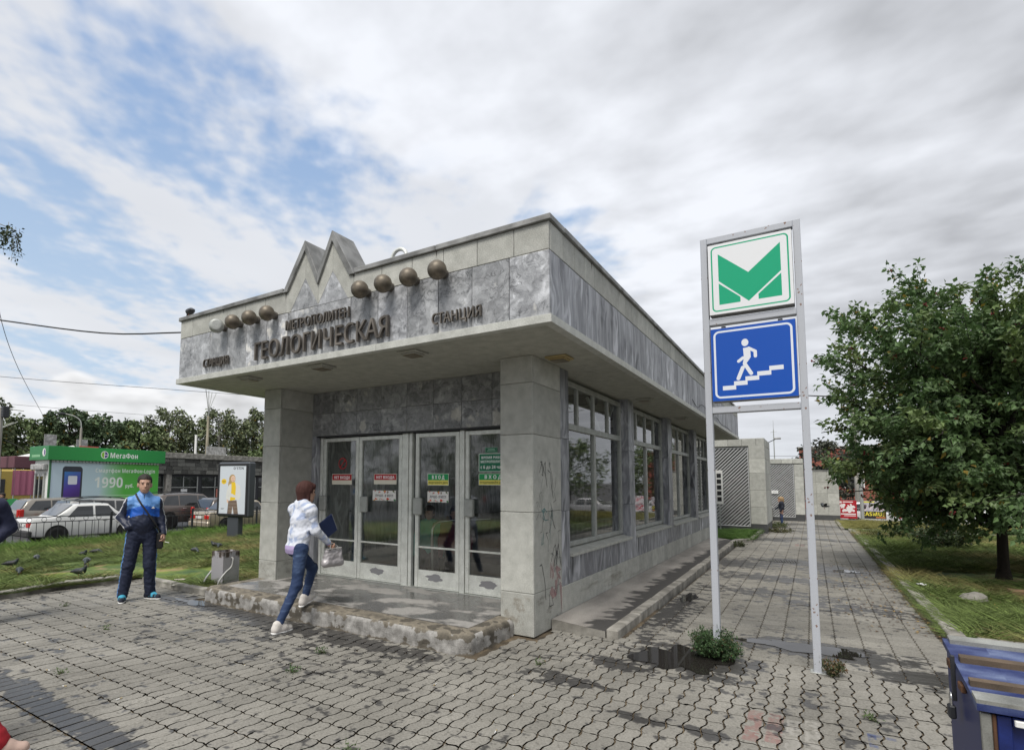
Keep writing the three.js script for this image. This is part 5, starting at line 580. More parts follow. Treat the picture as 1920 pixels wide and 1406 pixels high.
// ---------- green phone kiosk ----------
{
  const k = thing('phone_kiosk', 'white and green phone shop kiosk with a large printed wall and green fascia', 'kiosk'), X = -29.5, Z0 = -7.15, Z1 = -12.6, B = -0.62;
  mesh('kiosk_body', box(-31.3, X - 0.03, B, 2.75, Z1, Z0, 0.02), M.white, k);
  const wall = canvasTex(1536, 800, (c, w, h) => { const g = c.createLinearGradient(0, 0, w, 0); g.addColorStop(0, '#c9dbe6'); g.addColorStop(0.42, '#c3dbe0'); g.addColorStop(0.66, '#5cb948'); g.addColorStop(1, '#4fb43e'); c.fillStyle = g; c.fillRect(0, 0, w, h); c.fillStyle = '#3a3f48'; c.beginPath(); c.roundRect(150, 60, 260, 560, 44); c.fill(); const s = c.createLinearGradient(170, 110, 390, 560); s.addColorStop(0, '#3f8fd0'); s.addColorStop(0.5, '#5a3f9e'); s.addColorStop(1, '#3a1f4e'); c.fillStyle = s; c.fillRect(176, 128, 210, 440); c.fillStyle = '#e6e9ee'; c.beginPath(); c.roundRect(226, 180, 118, 110, 14); c.fill(); const q = ['#58b04a', '#5aa6dd', '#e5e5e5', '#d8d36a']; for (let j = 0; j < 2; j++) for (let i = 0; i < 4; i++) { c.fillStyle = q[(i + j) % 4]; c.beginPath(); c.roundRect(186 + i * 50, 450 + j * 64, 36, 36, 8); c.fill(); } c.fillStyle = '#eef4ea'; c.font = 'bold 74px sans-serif'; c.fillText('Смартфон МегаФон-Login', 580, 130, 900); c.font = 'bold 190px sans-serif'; c.fillText('1990', 570, 330, 430); c.font = 'bold 64px sans-serif'; c.fillText('руб.', 1020, 330); c.fillStyle = 'rgba(240,246,236,0.6)'; for (let i = 0; i < 3; i++) c.fillRect(640, 430 + i * 26, 800, 8); });
  const W = Z0 - Z1, pw = mesh('printed_wall', new THREE.PlaneGeometry(W - 0.06, 3.2), print(wall, 0.4), k); pw.rotation.y = Math.PI / 2; pw.position.set(X, 1.05, (Z0 + Z1) / 2);
  const fas = canvasTex(2048, 224, (c, w, h) => { const g = c.createLinearGradient(0, 0, w, 0); g.addColorStop(0, '#23863f'); g.addColorStop(0.5, '#2fa34c'); g.addColorStop(1, '#158a3c'); c.fillStyle = g; c.fillRect(0, 0, w, h); c.fillStyle = '#f2f5f0'; c.beginPath(); c.arc(900, 112, 66, 0, 7); c.fill(); c.fillStyle = '#4b3a86'; c.beginPath(); c.arc(900, 112, 54, -1.57, 1.57); c.fill(); c.fillStyle = '#8cc63f'; c.beginPath(); c.arc(900, 112, 54, 1.57, 4.71); c.fill(); c.fillStyle = '#f2f5f0'; c.fillRect(893, 56, 12, 112); c.fillRect(900, 108, 52, 11); c.font = 'bold 128px sans-serif'; c.fillText('МегаФон', 990, 160, 520); });
  mesh('fascia_box', box(-31.5, X + 0.24, 2.70, 3.40, Z1 - 0.2, Z0 + 0.2, 0.015), std({ color: L3(0.03, 0.22, 0.07), roughness: 0.4 }), k); const ff = mesh('fascia_print', new THREE.PlaneGeometry(W + 0.38, 0.68), print(fas, 0.35), k); ff.rotation.y = Math.PI / 2; ff.position.set(X + 0.243, 3.05, (Z0 + Z1) / 2);
  const em = mesh('side_emblem', new THREE.CircleGeometry(0.20, 24), M.white, k); em.position.set(X - 0.25, 3.08, Z0 + 0.203); mesh('emblem_half', new THREE.CircleGeometry(0.15, 20, -1.57, 3.14), std({ color: L3(0.08, 0.05, 0.22), roughness: 0.4 }), k).position.set(X - 0.25, 3.08, Z0 + 0.206); const st2 = mesh('side_lettering', box(-31.2, -30.2, 2.86, 2.98, Z0 + 0.2005, Z0 + 0.203, 0.0005), std({ color: L3(0.25, 0.5, 0.28), roughness: 0.5 }), k);
  mesh('awning_edge', joined([...Array(32).keys()].map(i => { const g = new THREE.CylinderGeometry(0.07, 0.07, 0.10, 8, 1, false); g.rotateZ(Math.PI / 2); g.translate(X + 0.08, 2.665, Z0 - 0.1 - i * W / 32.6); return g; })), M.aluDull, k);
  mesh('corner_post', box(X - 0.08, X + 0.03, B, 2.699, Z0 - 0.05, Z0 + 0.03, 0.01), std({ color: L3(0.05, 0.16, 0.07), roughness: 0.5 }), k); mesh('shop_door', joined([box(-30.95, -30.05, B + 0.1, 1.9, Z0 + 0.001, Z0 + 0.05, 0.01)]), M.carGlass, k); mesh('door_frame', joined([box(-31.08, -30.96, B, 2.05, Z0 + 0.001, Z0 + 0.08, 0.01), box(-30.04, -29.93, B, 2.05, Z0 + 0.001, Z0 + 0.08, 0.01), box(-30.54, -30.46, B, 2.05, Z0 + 0.051, Z0 + 0.08, 0.01)]), M.aluDull, k); mesh('shutter_box', box(-31.2, -29.7, 2.2, 2.5, Z0 + 0.001, Z0 + 0.25, 0.04), M.greyPaint, k);
}
// ---------- stone-faced pavilion behind the kiosk ----------
{
  const p = thing('low_pavilion', 'long low pavilion with rough stone fascia and dark shop windows', 'building'), X = -37, r = rng(90), r2 = std({ color: L3(0.3, 0.3, 0.3), roughness: 0.9 });
  mesh('wall', box(-46, X - 0.3, -0.62, 2.2, -40, -14, 0.02), M.darkMetal, p); mesh('roof_edge', box(-46.3, X + 0.35, 3.35, 3.75, -40.3, -13.7, 0.02), M.concrete, p); mesh('fascia_back', box(-46.2, X + 0.12, 2.2, 3.349, -40.2, -13.8, 0.02), r2, p);
  const tones = [0.16, 0.24, 0.34, 0.44].map(k => std({ map: granite, color: L3(k, k * 0.98, k * 0.95), roughness: 0.9 })); let n = 0; for (let row = 0; row < 4; row++) { let z = -13.8; while (z > -31 && n < 290) { const w = 0.35 + r() * 0.45; mesh(n ? `fascia_stone_${String(n).padStart(3, '0')}` : 'fascia_stone', box(X + 0.121, X + 0.16 + r() * 0.05, 2.22 + row * 0.28, 2.22 + row * 0.28 + 0.265, z - w + 0.012, z, 0.02), tones[Math.floor(r() * 4)], p); z -= w; n++; } }
  for (let i = 0; i < 9; i++) { const z = -15 - i * 2.6, w = group('shop_window', p); mesh('pane', box(X - 0.298, X - 0.28, -0.1, 2.0, z - 2.2, z, 0.003), M.carGlass, w); mesh('frame', joined([box(X - 0.279, X - 0.22, -0.12, 2.05, z - 2.26, z - 2.18, 0.005), box(X - 0.279, X - 0.22, 1.2, 1.26, z - 2.179, z, 0.005), box(X - 0.279, X - 0.22, -0.12, 2.05, z - 1.13, z - 1.07, 0.005)]), M.aluDull, w); } for (let i = 0; i < 4; i++) mesh('pier', box(X - 0.3, X + 0.1, -0.62, 2.199, -17.6 - i * 5.2, -17.2 - i * 5.2, 0.02), M.concrete, p);
  for (let i = 0; i < 4; i++) { const z = -15.6 - i * 2.9; mesh('window_poster', box(X - 0.219, X - 0.21, 0.2, 1.1, z - 0.5, z, 0.002), i % 2 ? M.white : std({ color: L3(0.55, 0.2, 0.15), roughness: 0.6 }), p); }
}
// ---------- advertising lightbox ----------
{
  const a = thing('advertising_lightbox', 'upright advertising lightbox with a fashion poster on a grey post', 'lightbox', [-14.65, -0.36, -7.2], 0.10), grey = std({ color: L3(0.075, 0.083, 0.093), roughness: 0.45, metalness: 0.3 });
  const poster = canvasTex(512, 900, (c, w, h) => { c.fillStyle = '#cfd6dd'; c.fillRect(0, 0, w, h); c.fillStyle = '#22262c'; c.font = 'bold 62px sans-serif'; c.fillText("O'STIN", 262, 74, 230); c.fillStyle = '#e8c22a'; c.beginPath(); c.arc(84, 300, 50, 0, 7); c.fill(); c.fillStyle = '#4a3e18'; c.fillRect(52, 290, 64, 6); c.fillRect(60, 306, 48, 6);
    c.fillStyle = '#b09468'; c.beginPath(); c.ellipse(246, 250, 62, 84, 0.1, 0, 7); c.fill(); c.beginPath(); c.ellipse(206, 330, 34, 70, 0.2, 0, 7); c.fill(); c.fillStyle = '#e2bfa6'; c.beginPath(); c.ellipse(262, 246, 42, 58, 0.05, 0, 7); c.fill(); c.fillStyle = '#8d4a44'; c.fillRect(250, 276, 26, 7); c.fillStyle = '#5a4636'; c.fillRect(242, 238, 14, 6); c.fillRect(270, 238, 14, 6);
    const P = (col, a2) => { c.fillStyle = col; c.beginPath(); a2.forEach(([x, y], i) => i ? c.lineTo(x, y) : c.moveTo(x, y)); c.closePath(); c.fill(); }; P('#dcdcd6', [[196, 350], [330, 330], [402, 380], [420, 560], [390, 640], [340, 640], [190, 640], [130, 620], [150, 470]]); P('#e9c530', [[232, 316], [306, 310], [322, 400], [316, 640], [214, 660], [236, 460]]); P('#d9d9d4', [[150, 480], [320, 560], [330, 600], [140, 580]]); P('#e2bfa6', [[150, 640], [186, 640], [192, 700], [160, 700]]); P('#5e4a40', [[186, 660], [344, 646], [382, 900], [296, 900], [270, 760], [256, 900], [170, 900]]); c.strokeStyle = '#d9cbb4'; c.lineWidth = 4; for (let i = 0; i < 9; i++) { c.beginPath(); c.moveTo(184, 676 + i * 26); c.lineTo(376, 668 + i * 26); c.stroke(); } c.fillStyle = 'rgba(60,60,66,0.6)'; c.fillRect(40, 800, 70, 8); c.fillRect(40, 816, 54, 8); });
  mesh('post', box(-0.27, 0.27, -0.1, 0.85, -0.11, 0.11, 0.02), grey, a); mesh('case', box(-0.76, 0.76, 0.85, 2.72, -0.16, 0.16, 0.05), grey, a); mesh('bezel', joined([box(-0.72, -0.64, 0.90, 2.66, 0.161, 0.185, 0.006), box(0.64, 0.72, 0.90, 2.66, 0.161, 0.185, 0.006), box(-0.639, 0.639, 2.60, 2.66, 0.161, 0.185, 0.006), box(-0.639, 0.639, 0.90, 0.96, 0.161, 0.185, 0.006)]), M.dark, a); const p = mesh('poster', new THREE.PlaneGeometry(1.28, 1.64), print(poster, 0.2), a); p.position.set(0, 1.78, 0.166);
}
// ---------- concrete litter bin with bent pipes ----------
{
  const b = thing('litter_bin', 'square grey painted litter bin with bent white pipe legs beside the platform', 'bin', [-6.2, 0, -1.05], 0.0), y0 = 0.03, y1 = 0.56, h = 0.155, t = 0.025; const bt = rep(dataTex(256, 256, (u, v, o) => { const s = sst(0.80, 1.0, v + 0.35 * fbm(u * 9, v * 4, 4)), n = (pr() - 0.5) * 14; o[0] = mix(158 + n, 64, s); o[1] = mix(156 + n, 54, s); o[2] = mix(160 + n, 46, s); }), 1), bin = std({ map: bt, roughness: 0.75 });
  const wall = (x0, x1, z0, z1) => { const g = box(x0, x1, y0, y1, z0, z1, 0.006), u = g.attributes.uv, p = g.attributes.position; for (let i = 0; i < u.count; i++) u.setXY(i, u.getX(i), (p.getY(i) - y0) / (y1 - y0) * 0.97); return g; };
  mesh('bin_wall', wall(-h, h, h - t, h), bin, b); mesh('bin_wall', wall(-h, h, -h, -h + t), bin, b); mesh('bin_wall', wall(h - t, h, -h + t + 0.001, h - t - 0.001), bin, b); mesh('bin_wall', wall(-h, -h + t, -h + t + 0.001, h - t - 0.001), bin, b); mesh('bin_floor', box(-h + t, h - t, y0, y0 + 0.03, -h + t, h - t, 0.002), M.dark, b); mesh('litter', box(-h + t + 0.001, h - t - 0.001, 0.40, 0.50, -h + t + 0.001, h - t - 0.001, 0.04), M.soil, b);
  mesh('pipe_leg', tube([[h + 0.002, 0.46, 0.0], [h + 0.04, 0.45, 0.0], [h + 0.045, 0.32, 0.03], [h + 0.03, 0.24, 0.12], [h + 0.03, 0.10, 0.24], [h + 0.03, 0, 0.26]], 0.015, 30, 8), M.greyPaint, b); mesh('pipe_leg', tube([[-h - 0.002, 0.46, 0.0], [-h - 0.04, 0.45, 0.0], [-h - 0.045, 0.32, 0.03], [-h - 0.03, 0.24, 0.12], [-h - 0.03, 0.10, 0.24], [-h - 0.03, 0, 0.26]], 0.015, 30, 8), M.greyPaint, b);
}
// ---------- things on the far street at the left ----------
{
  const yel = std({ color: L3(0.46, 0.34, 0.08), roughness: 0.4 }), bus = thing('yellow_trolleybus', 'yellow trolleybus with raised poles at the edge of the far street', 'bus'); const x = -39.2; mesh('bus_body', box(x - 2.5, x, -0.3, 2.35, -10.6, 0.6, 0.12), yel, bus); mesh('bus_skirt', box(x - 2.45, x + 0.01, -0.32, 0.35, -10.5, 0.5, 0.04), std({ color: L3(0.35, 0.03, 0.03), roughness: 0.5 }), bus); for (let i = 0; i < 6; i++) mesh('side_window', box(x + 0.001, x + 0.02, 0.75, 1.75, -10.2 + i * 1.75, -8.8 + i * 1.75, 0.01), M.carGlass, bus); mesh('end_window', box(x - 2.2, x - 0.3, 0.7, 1.9, -10.64, -10.601, 0.01), M.carGlass, bus); for (const z of [-8.6, -1.4]) { const w = rod([x - 0.2, -0.2, z], [x + 0.015, -0.2, z], 0.45, 0.45, 22); mesh('wheel', w, M.tyre, bus); } for (const d of [0, 0.7]) mesh('trolley_pole', rod([x - 1 - d, 2.4, -4], [x - 1 - d, 5.4, -9.2], 0.03, 0.02, 6), M.aluDull, bus);
  const pink = std({ color: L3(0.50, 0.17, 0.25), roughness: 0.8 }), stall = thing('clothes_stall', 'small stall with pink clothes hanging under a brown awning', 'stall'); mesh('awning', box(-36.4, -34.2, 2.35, 3.0, -8.9, -7.2, 0.03), std({ color: L3(0.14, 0.06, 0.075), roughness: 0.8 }), stall); for (const [a, b] of [[-36.3, -7.3], [-34.3, -7.3], [-36.3, -8.8], [-34.3, -8.8]]) mesh('stall_post', rod([a, -0.62, b], [a, 2.35, b], 0.03, 0.03, 6), M.aluDull, stall); mesh('counter', box(-36.2, -34.4, -0.62, 0.5, -8.6, -7.5, 0.03), M.darkMetal, stall); for (let i = 0; i < 5; i++) { const g = new THREE.PlaneGeometry(0.34, 1.35, 6, 6), p = g.attributes.position; for (let k = 0; k < p.count; k++) p.setZ(k, 0.05 * Math.sin(p.getX(k) * 20 + i) + 0.02); const m = mesh('hanging_garment', g, pink, stall); m.position.set(-34.25, 1.55, -7.35 - i * 0.33); m.rotation.y = Math.PI / 2 + 0.3 * Math.sin(i * 3); m.material.side = THREE.DoubleSide; }
  const gs = thing('round_sign', 'round green pavement sign standing by the kiosk corner', 'sign', [-29.4, -0.62, -5.7], 1.0); const dsc = new THREE.CylinderGeometry(0.5, 0.5, 0.05, 30); dsc.rotateX(Math.PI / 2); dsc.translate(0, 0.95, 0); mesh('disc', dsc, std({ color: L3(0.03, 0.25, 0.08), roughness: 0.5 }), gs); mesh('panel', box(-0.48, 0.48, 0, 0.9, -0.02, 0.02, 0.01), std({ color: L3(0.035, 0.28, 0.09), roughness: 0.5 }), gs); mesh('print_patch', joined([box(-0.2, 0.2, 0.85, 1.0, 0.026, 0.028, 0.0005), box(-0.12, 0.2, 0.6, 0.75, 0.021, 0.0225, 0.0005)]), M.white, gs);
  // poles, lamps
  const pl = pole('overhead_line_pole', 'leaning grey pole with a dark box on top at the street edge', -35.1, -0.62, -6.75, 6.3, 0.13, 0.10, M.concrete); mesh('pole_box', box(-35.0, -34.7, 5.1, 5.72, -7.0, -6.7, 0.03), M.darkMetal, pl); mesh('bracket', rod([-34.8, 5.6, -6.9], [-34.3, 5.5, -7.5], 0.03, 0.03, 6), M.aluDull, pl);
  const l1 = thing('street_lamp', 'lamp post with a single curved arm behind the green kiosk', 'lamp'); mesh('shaft', rod([-48.05, -0.6, -16.1], [-48.05, 6.0, -16.1], 0.13, 0.09, 12), M.concrete, l1); mesh('arm', tube([[-48.05, 6.0, -16.1], [-48.1, 6.6, -16.0], [-48.3, 6.95, -15.6], [-48.6, 7.1, -15.1]], 0.04, 20, 6), M.aluDull, l1); const lh = new THREE.SphereGeometry(0.2, 14, 8); lh.scale(1, 0.5, 1.6); lh.translate(-48.7, 7.1, -14.9); mesh('lamp_head', lh, M.darkMetal, l1);
  const l4 = thing('street_lamp', 'tall cream lamp post with curved arms fanning at its top', 'lamp'); const tx = -42.1, tz = -23.6; mesh('shaft', rod([tx, -0.6, tz], [tx, 7.4, tz], 0.17, 0.10, 12), std({ map: concreteT, color: L3(0.72, 0.66, 0.52), roughness: 0.8 }), l4); for (const [dx, dz] of [[0.7, 0.9], [-0.4, -0.6], [0.2, 0.2], [-0.8, -1.4]]) mesh('arm', tube([[tx, 7.4, tz], [tx + dx * 0.25, 8.4, tz + dz * 0.25], [tx + dx * 0.75, 9.6, tz + dz * 0.75]], 0.03, 18, 6), M.aluDull, l4);
  pole('short_post', 'short pale post beside the tall cream lamp post', -44.8, -0.6, -24.2, 6.5, 0.1, 0.1, M.white); const bd = thing('road_board', 'grey road sign board seen from behind above the pavilion roof', 'sign'); mesh('board', box(-41.6, -41.55, 3.9, 4.7, -25.1, -23.2, 0.01), M.greyPaint, bd); mesh('leg', rod([-41.65, -0.6, -24.9], [-41.65, 4.6, -24.9], 0.05, 0.05, 8), M.aluDull, bd); mesh('leg', rod([-41.65, -0.6, -23.5], [-41.65, 4.6, -23.5], 0.05, 0.05, 8), M.aluDull, bd);
  [[-50, 5.2, -10.5, 'pale square board hung among the trees'], [-51, 4.4, -14.6, 'white square board above the kiosk roof'], [-52, 4.2, -17.4, 'grey square board above the kiosk roof']].forEach(([a, y, z, lb]) => { const q = thing('roadside_board', lb, 'sign'); mesh('board', box(a, a + 0.05, y, y + 1.1, z - 0.9, z, 0.01), M.greyPaint, q); mesh('leg', rod([a - 0.05, -0.6, z - 0.45], [a - 0.05, y + 0.5, z - 0.45], 0.05, 0.05, 8), M.aluDull, q); });
  const hr = thing('tent_roof', 'pale pitched tent roof with a red end above the green kiosk', 'tent'); mesh('canopy', polys([[[-46, 3.2, -11], [-46, 3.2, -16.6], [-47.6, 4.5, -15.4]], [[-46, 3.2, -16.6], [-49, 3.2, -16.6], [-47.6, 4.5, -15.4]], [[-49, 3.2, -11], [-46, 3.2, -11], [-47.6, 4.5, -15.4]]]), M.white, hr); mesh('red_end', box(-46.05, -46, 3.3, 4.4, -16.6, -15.2, 0.01), std({ color: L3(0.42, 0.08, 0.07), roughness: 0.7 }), hr); for (const [a, z] of [[-46, -11], [-46, -16.6], [-49, -11], [-49, -16.6]]) mesh('tent_leg', rod([a, -0.62, z], [a, 3.2, z], 0.04, 0.04, 6), M.aluDull, hr);
}
// ---------- overhead wires ----------
function wire(label, pts, r) { const w = thing('overhead_wire', label, 'wire'); mesh('strand', tube(pts, r, 40, 5), M.dark, w); return w; }
wire('slack black cable running from the left to the pavilion fascia', [[-19, 7.2, 6.5], [-13.0, 5.05, 3.1], [-9.1, 4.31, 1.33], [-7.4, 4.05, 0.4], [-6.1, 3.98, -0.05]], 0.012);
wire('long level wire above the green kiosk', [[-48, 9.1, -2], [-41.1, 8.28, -8.4], [-36, 8.15, -16], [-35.2, 8.7, -24.3], [-34, 9.6, -34]], 0.016); wire('thin steep guy wire crossing the sky at the left', [[-16, 9.6, -0.2], [-22.6, 7.6, -2.7], [-44.6, 6.0, -12.3]], 0.012); wire('faint lower wire over the trees', [[-52, 7.7, -6], [-46, 7.2, -14], [-40, 6.9, -24]], 0.012); wire('low wire from the leaning pole towards the kiosk', [[-35.1, 3.9, -7], [-33, 3.2, -7.6], [-31, 3.1, -8]], 0.012);
wire('far overhead line beyond the vent kiosks', [[-14, 3.4, -46], [0, 3.55, -47], [14, 3.9, -48]], 0.014); wire('second far overhead line beyond the vent kiosks', [[-14, 4.3, -46], [0, 4.0, -47], [14, 3.6, -48]], 0.014);
// ---------- trees, grass, weeds ----------
const leafMat = (r = 0.85) => new THREE.MeshPhysicalMaterial({ vertexColors: true, roughness: r, clearcoat: 0.35, clearcoatRoughness: 0.35, transmission: 0.40, thickness: 0, side: THREE.DoubleSide, specularIntensity: 0.6 });
M.leaf = leafMat(); M.leafFar = std({ vertexColors: true, roughness: 0.8, side: THREE.DoubleSide }); M.bark = std({ map: concreteT, color: L3(0.07, 0.055, 0.045), roughness: 0.95, bumpMap: fineBump, bumpScale: 0.006 }); M.birch = std({ map: concreteT, color: L3(0.75, 0.73, 0.68), roughness: 0.9 });
// a leaf folded along its midrib: 4 triangles; returns arrays
function leafInto(A, p, dir, up, len, wid, col) {
  const d = dir.clone().normalize(), s = V().crossVectors(d, up).normalize(), n = V().crossVectors(s, d), tip = p.clone().addScaledVector(d, len), m1 = p.clone().addScaledVector(d, len * 0.42), l = m1.clone().addScaledVector(s, wid / 2).addScaledVector(n, wid * 0.16), r = m1.clone().addScaledVector(s, -wid / 2).addScaledVector(n, wid * 0.16); tip.addScaledVector(n, -len * 0.10);
  const t = (a, b, c) => { for (const q of [a, b, c]) { A.pos.push(q.x, q.y, q.z); A.col.push(col[0], col[1], col[2]); A.uv.push(0, 0); } const e = V().crossVectors(b.clone().sub(a), c.clone().sub(a)).normalize(); for (let i = 0; i < 3; i++) A.nor.push(e.x, e.y, e.z); };
  t(p, m1, l); t(m1, tip, l); t(p, r, m1); t(m1, r, tip);
}
const newA = () => ({ pos: [], nor: [], col: [], uv: [] }), geoA = (A) => { const g = new THREE.BufferGeometry(); g.setAttribute('position', new THREE.Float32BufferAttribute(A.pos, 3)); g.setAttribute('normal', new THREE.Float32BufferAttribute(A.nor, 3)); g.setAttribute('color', new THREE.Float32BufferAttribute(A.col, 3)); g.setAttribute('uv', new THREE.Float32BufferAttribute(A.uv, 2)); return g; };
function branch(pts, r0, r1, seg = 8, rad = 6) { const c = new THREE.CatmullRomCurve3(pts), g = new THREE.TubeGeometry(c, seg, 1, rad, false), p = g.attributes.position; for (let i = 0; i <= seg; i++) { const q = c.getPointAt(i / seg), r = mix(r0, r1, i / seg); for (let k = 0; k <= rad; k++) { const j = i * (rad + 1) + k; p.setXYZ(j, q.x + (p.getX(j) - q.x) * r, q.y + (p.getY(j) - q.y) * r, q.z + (p.getZ(j) - q.z) * r); } } return g; }
const rv = (r) => V(r() - 0.5, r() - 0.5, r() - 0.5).normalize();
{ // ---- the broad leafy tree on the right lawn ----
  const t = thing('broadleaf_tree', 'broad low-branched green fruit tree on the right lawn', 'tree', [4.72, 0, -9.28]), r = rng(101), wood = [], leaves = [], berries = [];
  mesh('trunk', branch([V(0, -0.1, 0), V(0.01, 0.5, 0.01), V(0.03, 1.1, -0.02), V(0.0, 1.9, 0.05), V(0.05, 2.9, 0.02)], 0.088, 0.045, 14, 12), M.bark, t); mesh('root_flare', branch([V(0, -0.12, 0), V(0, 0.05, 0), V(0, 0.22, 0)], 0.15, 0.092, 6, 12), M.bark, t);
  for (let i = 0; i < 78; i++) {
    const a = i * 2.39996 + r() * 0.5, e = i / 78, el = mix(-0.34, 1.28, Math.pow(e, 1.0)) + (r() - 0.5) * 0.2, h0 = mix(0.85, 2.7, e), ex = 1 + 0.16 * Math.sin(a * 2 + 1); let R = 3.35 * ex * (0.82 + r() * 0.32) * mix(1, 0.92, Math.abs(el) / 1.3); const dir = V(Math.cos(a) * Math.cos(el), Math.sin(el) * 0.92, Math.sin(a) * Math.cos(el)); if (dir.x < -0.25) R *= el < 0.0 ? 0.55 : el < 0.25 ? 0.76 : 0.92; const end = V(0, h0 + (el < 0.1 ? 0.9 : 0.35), 0).addScaledVector(dir, R); if (end.y < 0.72) end.y = 0.72 + r() * 0.3; const st = V(0, h0, 0), m1 = st.clone().lerp(end, 0.4).add(V(0, 0.28, 0)).addScaledVector(rv(r), 0.15), m2 = st.clone().lerp(end, 0.75).add(V(0, 0.2, 0)).addScaledVector(rv(r), 0.2), c = new THREE.CatmullRomCurve3([st, m1, m2, end]); wood.push(branch([st, m1, m2, end], 0.045, 0.008, 10, 5));
    const nt = 13; for (let k = 0; k < nt; k++) { const u = 0.28 + 0.72 * (k + r() * 0.6) / nt, b = c.getPointAt(Math.min(1, u)), sd = rv(r).multiplyScalar(0.9).add(dir).add(V(0, 0.12, 0)).normalize(), tl = (0.38 + r() * 0.5) * (u > 0.85 ? 1.15 : 1), te = b.clone().addScaledVector(sd, tl).add(V(0, -0.10 * tl, 0)); if (te.x > -2.6 && !(te.y < 1.75 && te.x < -1.45)) wood.push(rod(b.toArray(), te.toArray(), 0.007, 0.003, 4)); const nl = 84; const tint = r();
      for (let q = 0; q < nl; q++) { const w = (q + r()) / nl, p = b.clone().lerp(te, 0.12 + 0.9 * w).addScaledVector(rv(r), 0.10), ld = rv(r).multiplyScalar(0.8).addScaledVector(sd, 0.6).add(V(0, -0.35, 0)), up = V(0, 1, 0).addScaledVector(rv(r), 0.75); const wx = p.x + 4.72, k2 = 0.72 + r() * 0.6; if (wx < 2.05 + 0.35 * r() || (p.y < 1.75 && wx < 3.35 - 0.5 * r())) continue; const yel = r() < 0.012 ? 1 : 0, lt = sst(0.55, 1, tint) * 0.5; leaves.push([p, ld, up, 0.070 + r() * 0.072, 0.047 + r() * 0.040, yel ? [0.32, 0.22, 0.03] : [mix(0.098, 0.20, lt) * k2, mix(0.175, 0.25, lt) * k2, mix(0.056, 0.07, lt) * k2]]); } if (r() < 0.13) { const bp = te.clone(); for (let q = 0; q < 7; q++) { const s = new THREE.SphereGeometry(0.013, 6, 5); s.translate(bp.x + (r() - 0.5) * 0.07, bp.y - 0.03 - r() * 0.06, bp.z + (r() - 0.5) * 0.07); berries.push(s); } } }
  }
  mesh('limb', joined(wood), M.bark, t); mesh('berries', joined(berries), std({ color: L3(0.16, 0.012, 0.015), roughness: 0.35 }), t).userData.kind = 'stuff';
  const cl = V(1.91 - 4.72, 1.7, 4.562 + 9.28); const near = leaves.map((l, i) => [l[0].distanceTo(cl) + (Math.abs(V(l[0].x + 4.72, l[0].y, l[0].z - 9.28).project(camera).x) > 1 ? 99 : 0), i]).sort((a, b) => a[0] - b[0]), single = new Set(near.slice(0, 290).map(q => q[1])), A = newA(); let n = 0;
  leaves.forEach((l, i) => { if (single.has(i)) { const B = newA(); leafInto(B, ...l); mesh(n ? `leaf_${String(n).padStart(3, '0')}` : 'leaf', geoA(B), M.leaf, t); n++; } else leafInto(A, ...l); }); mesh('crown', geoA(A), M.leaf, t).userData.kind = 'stuff';
}
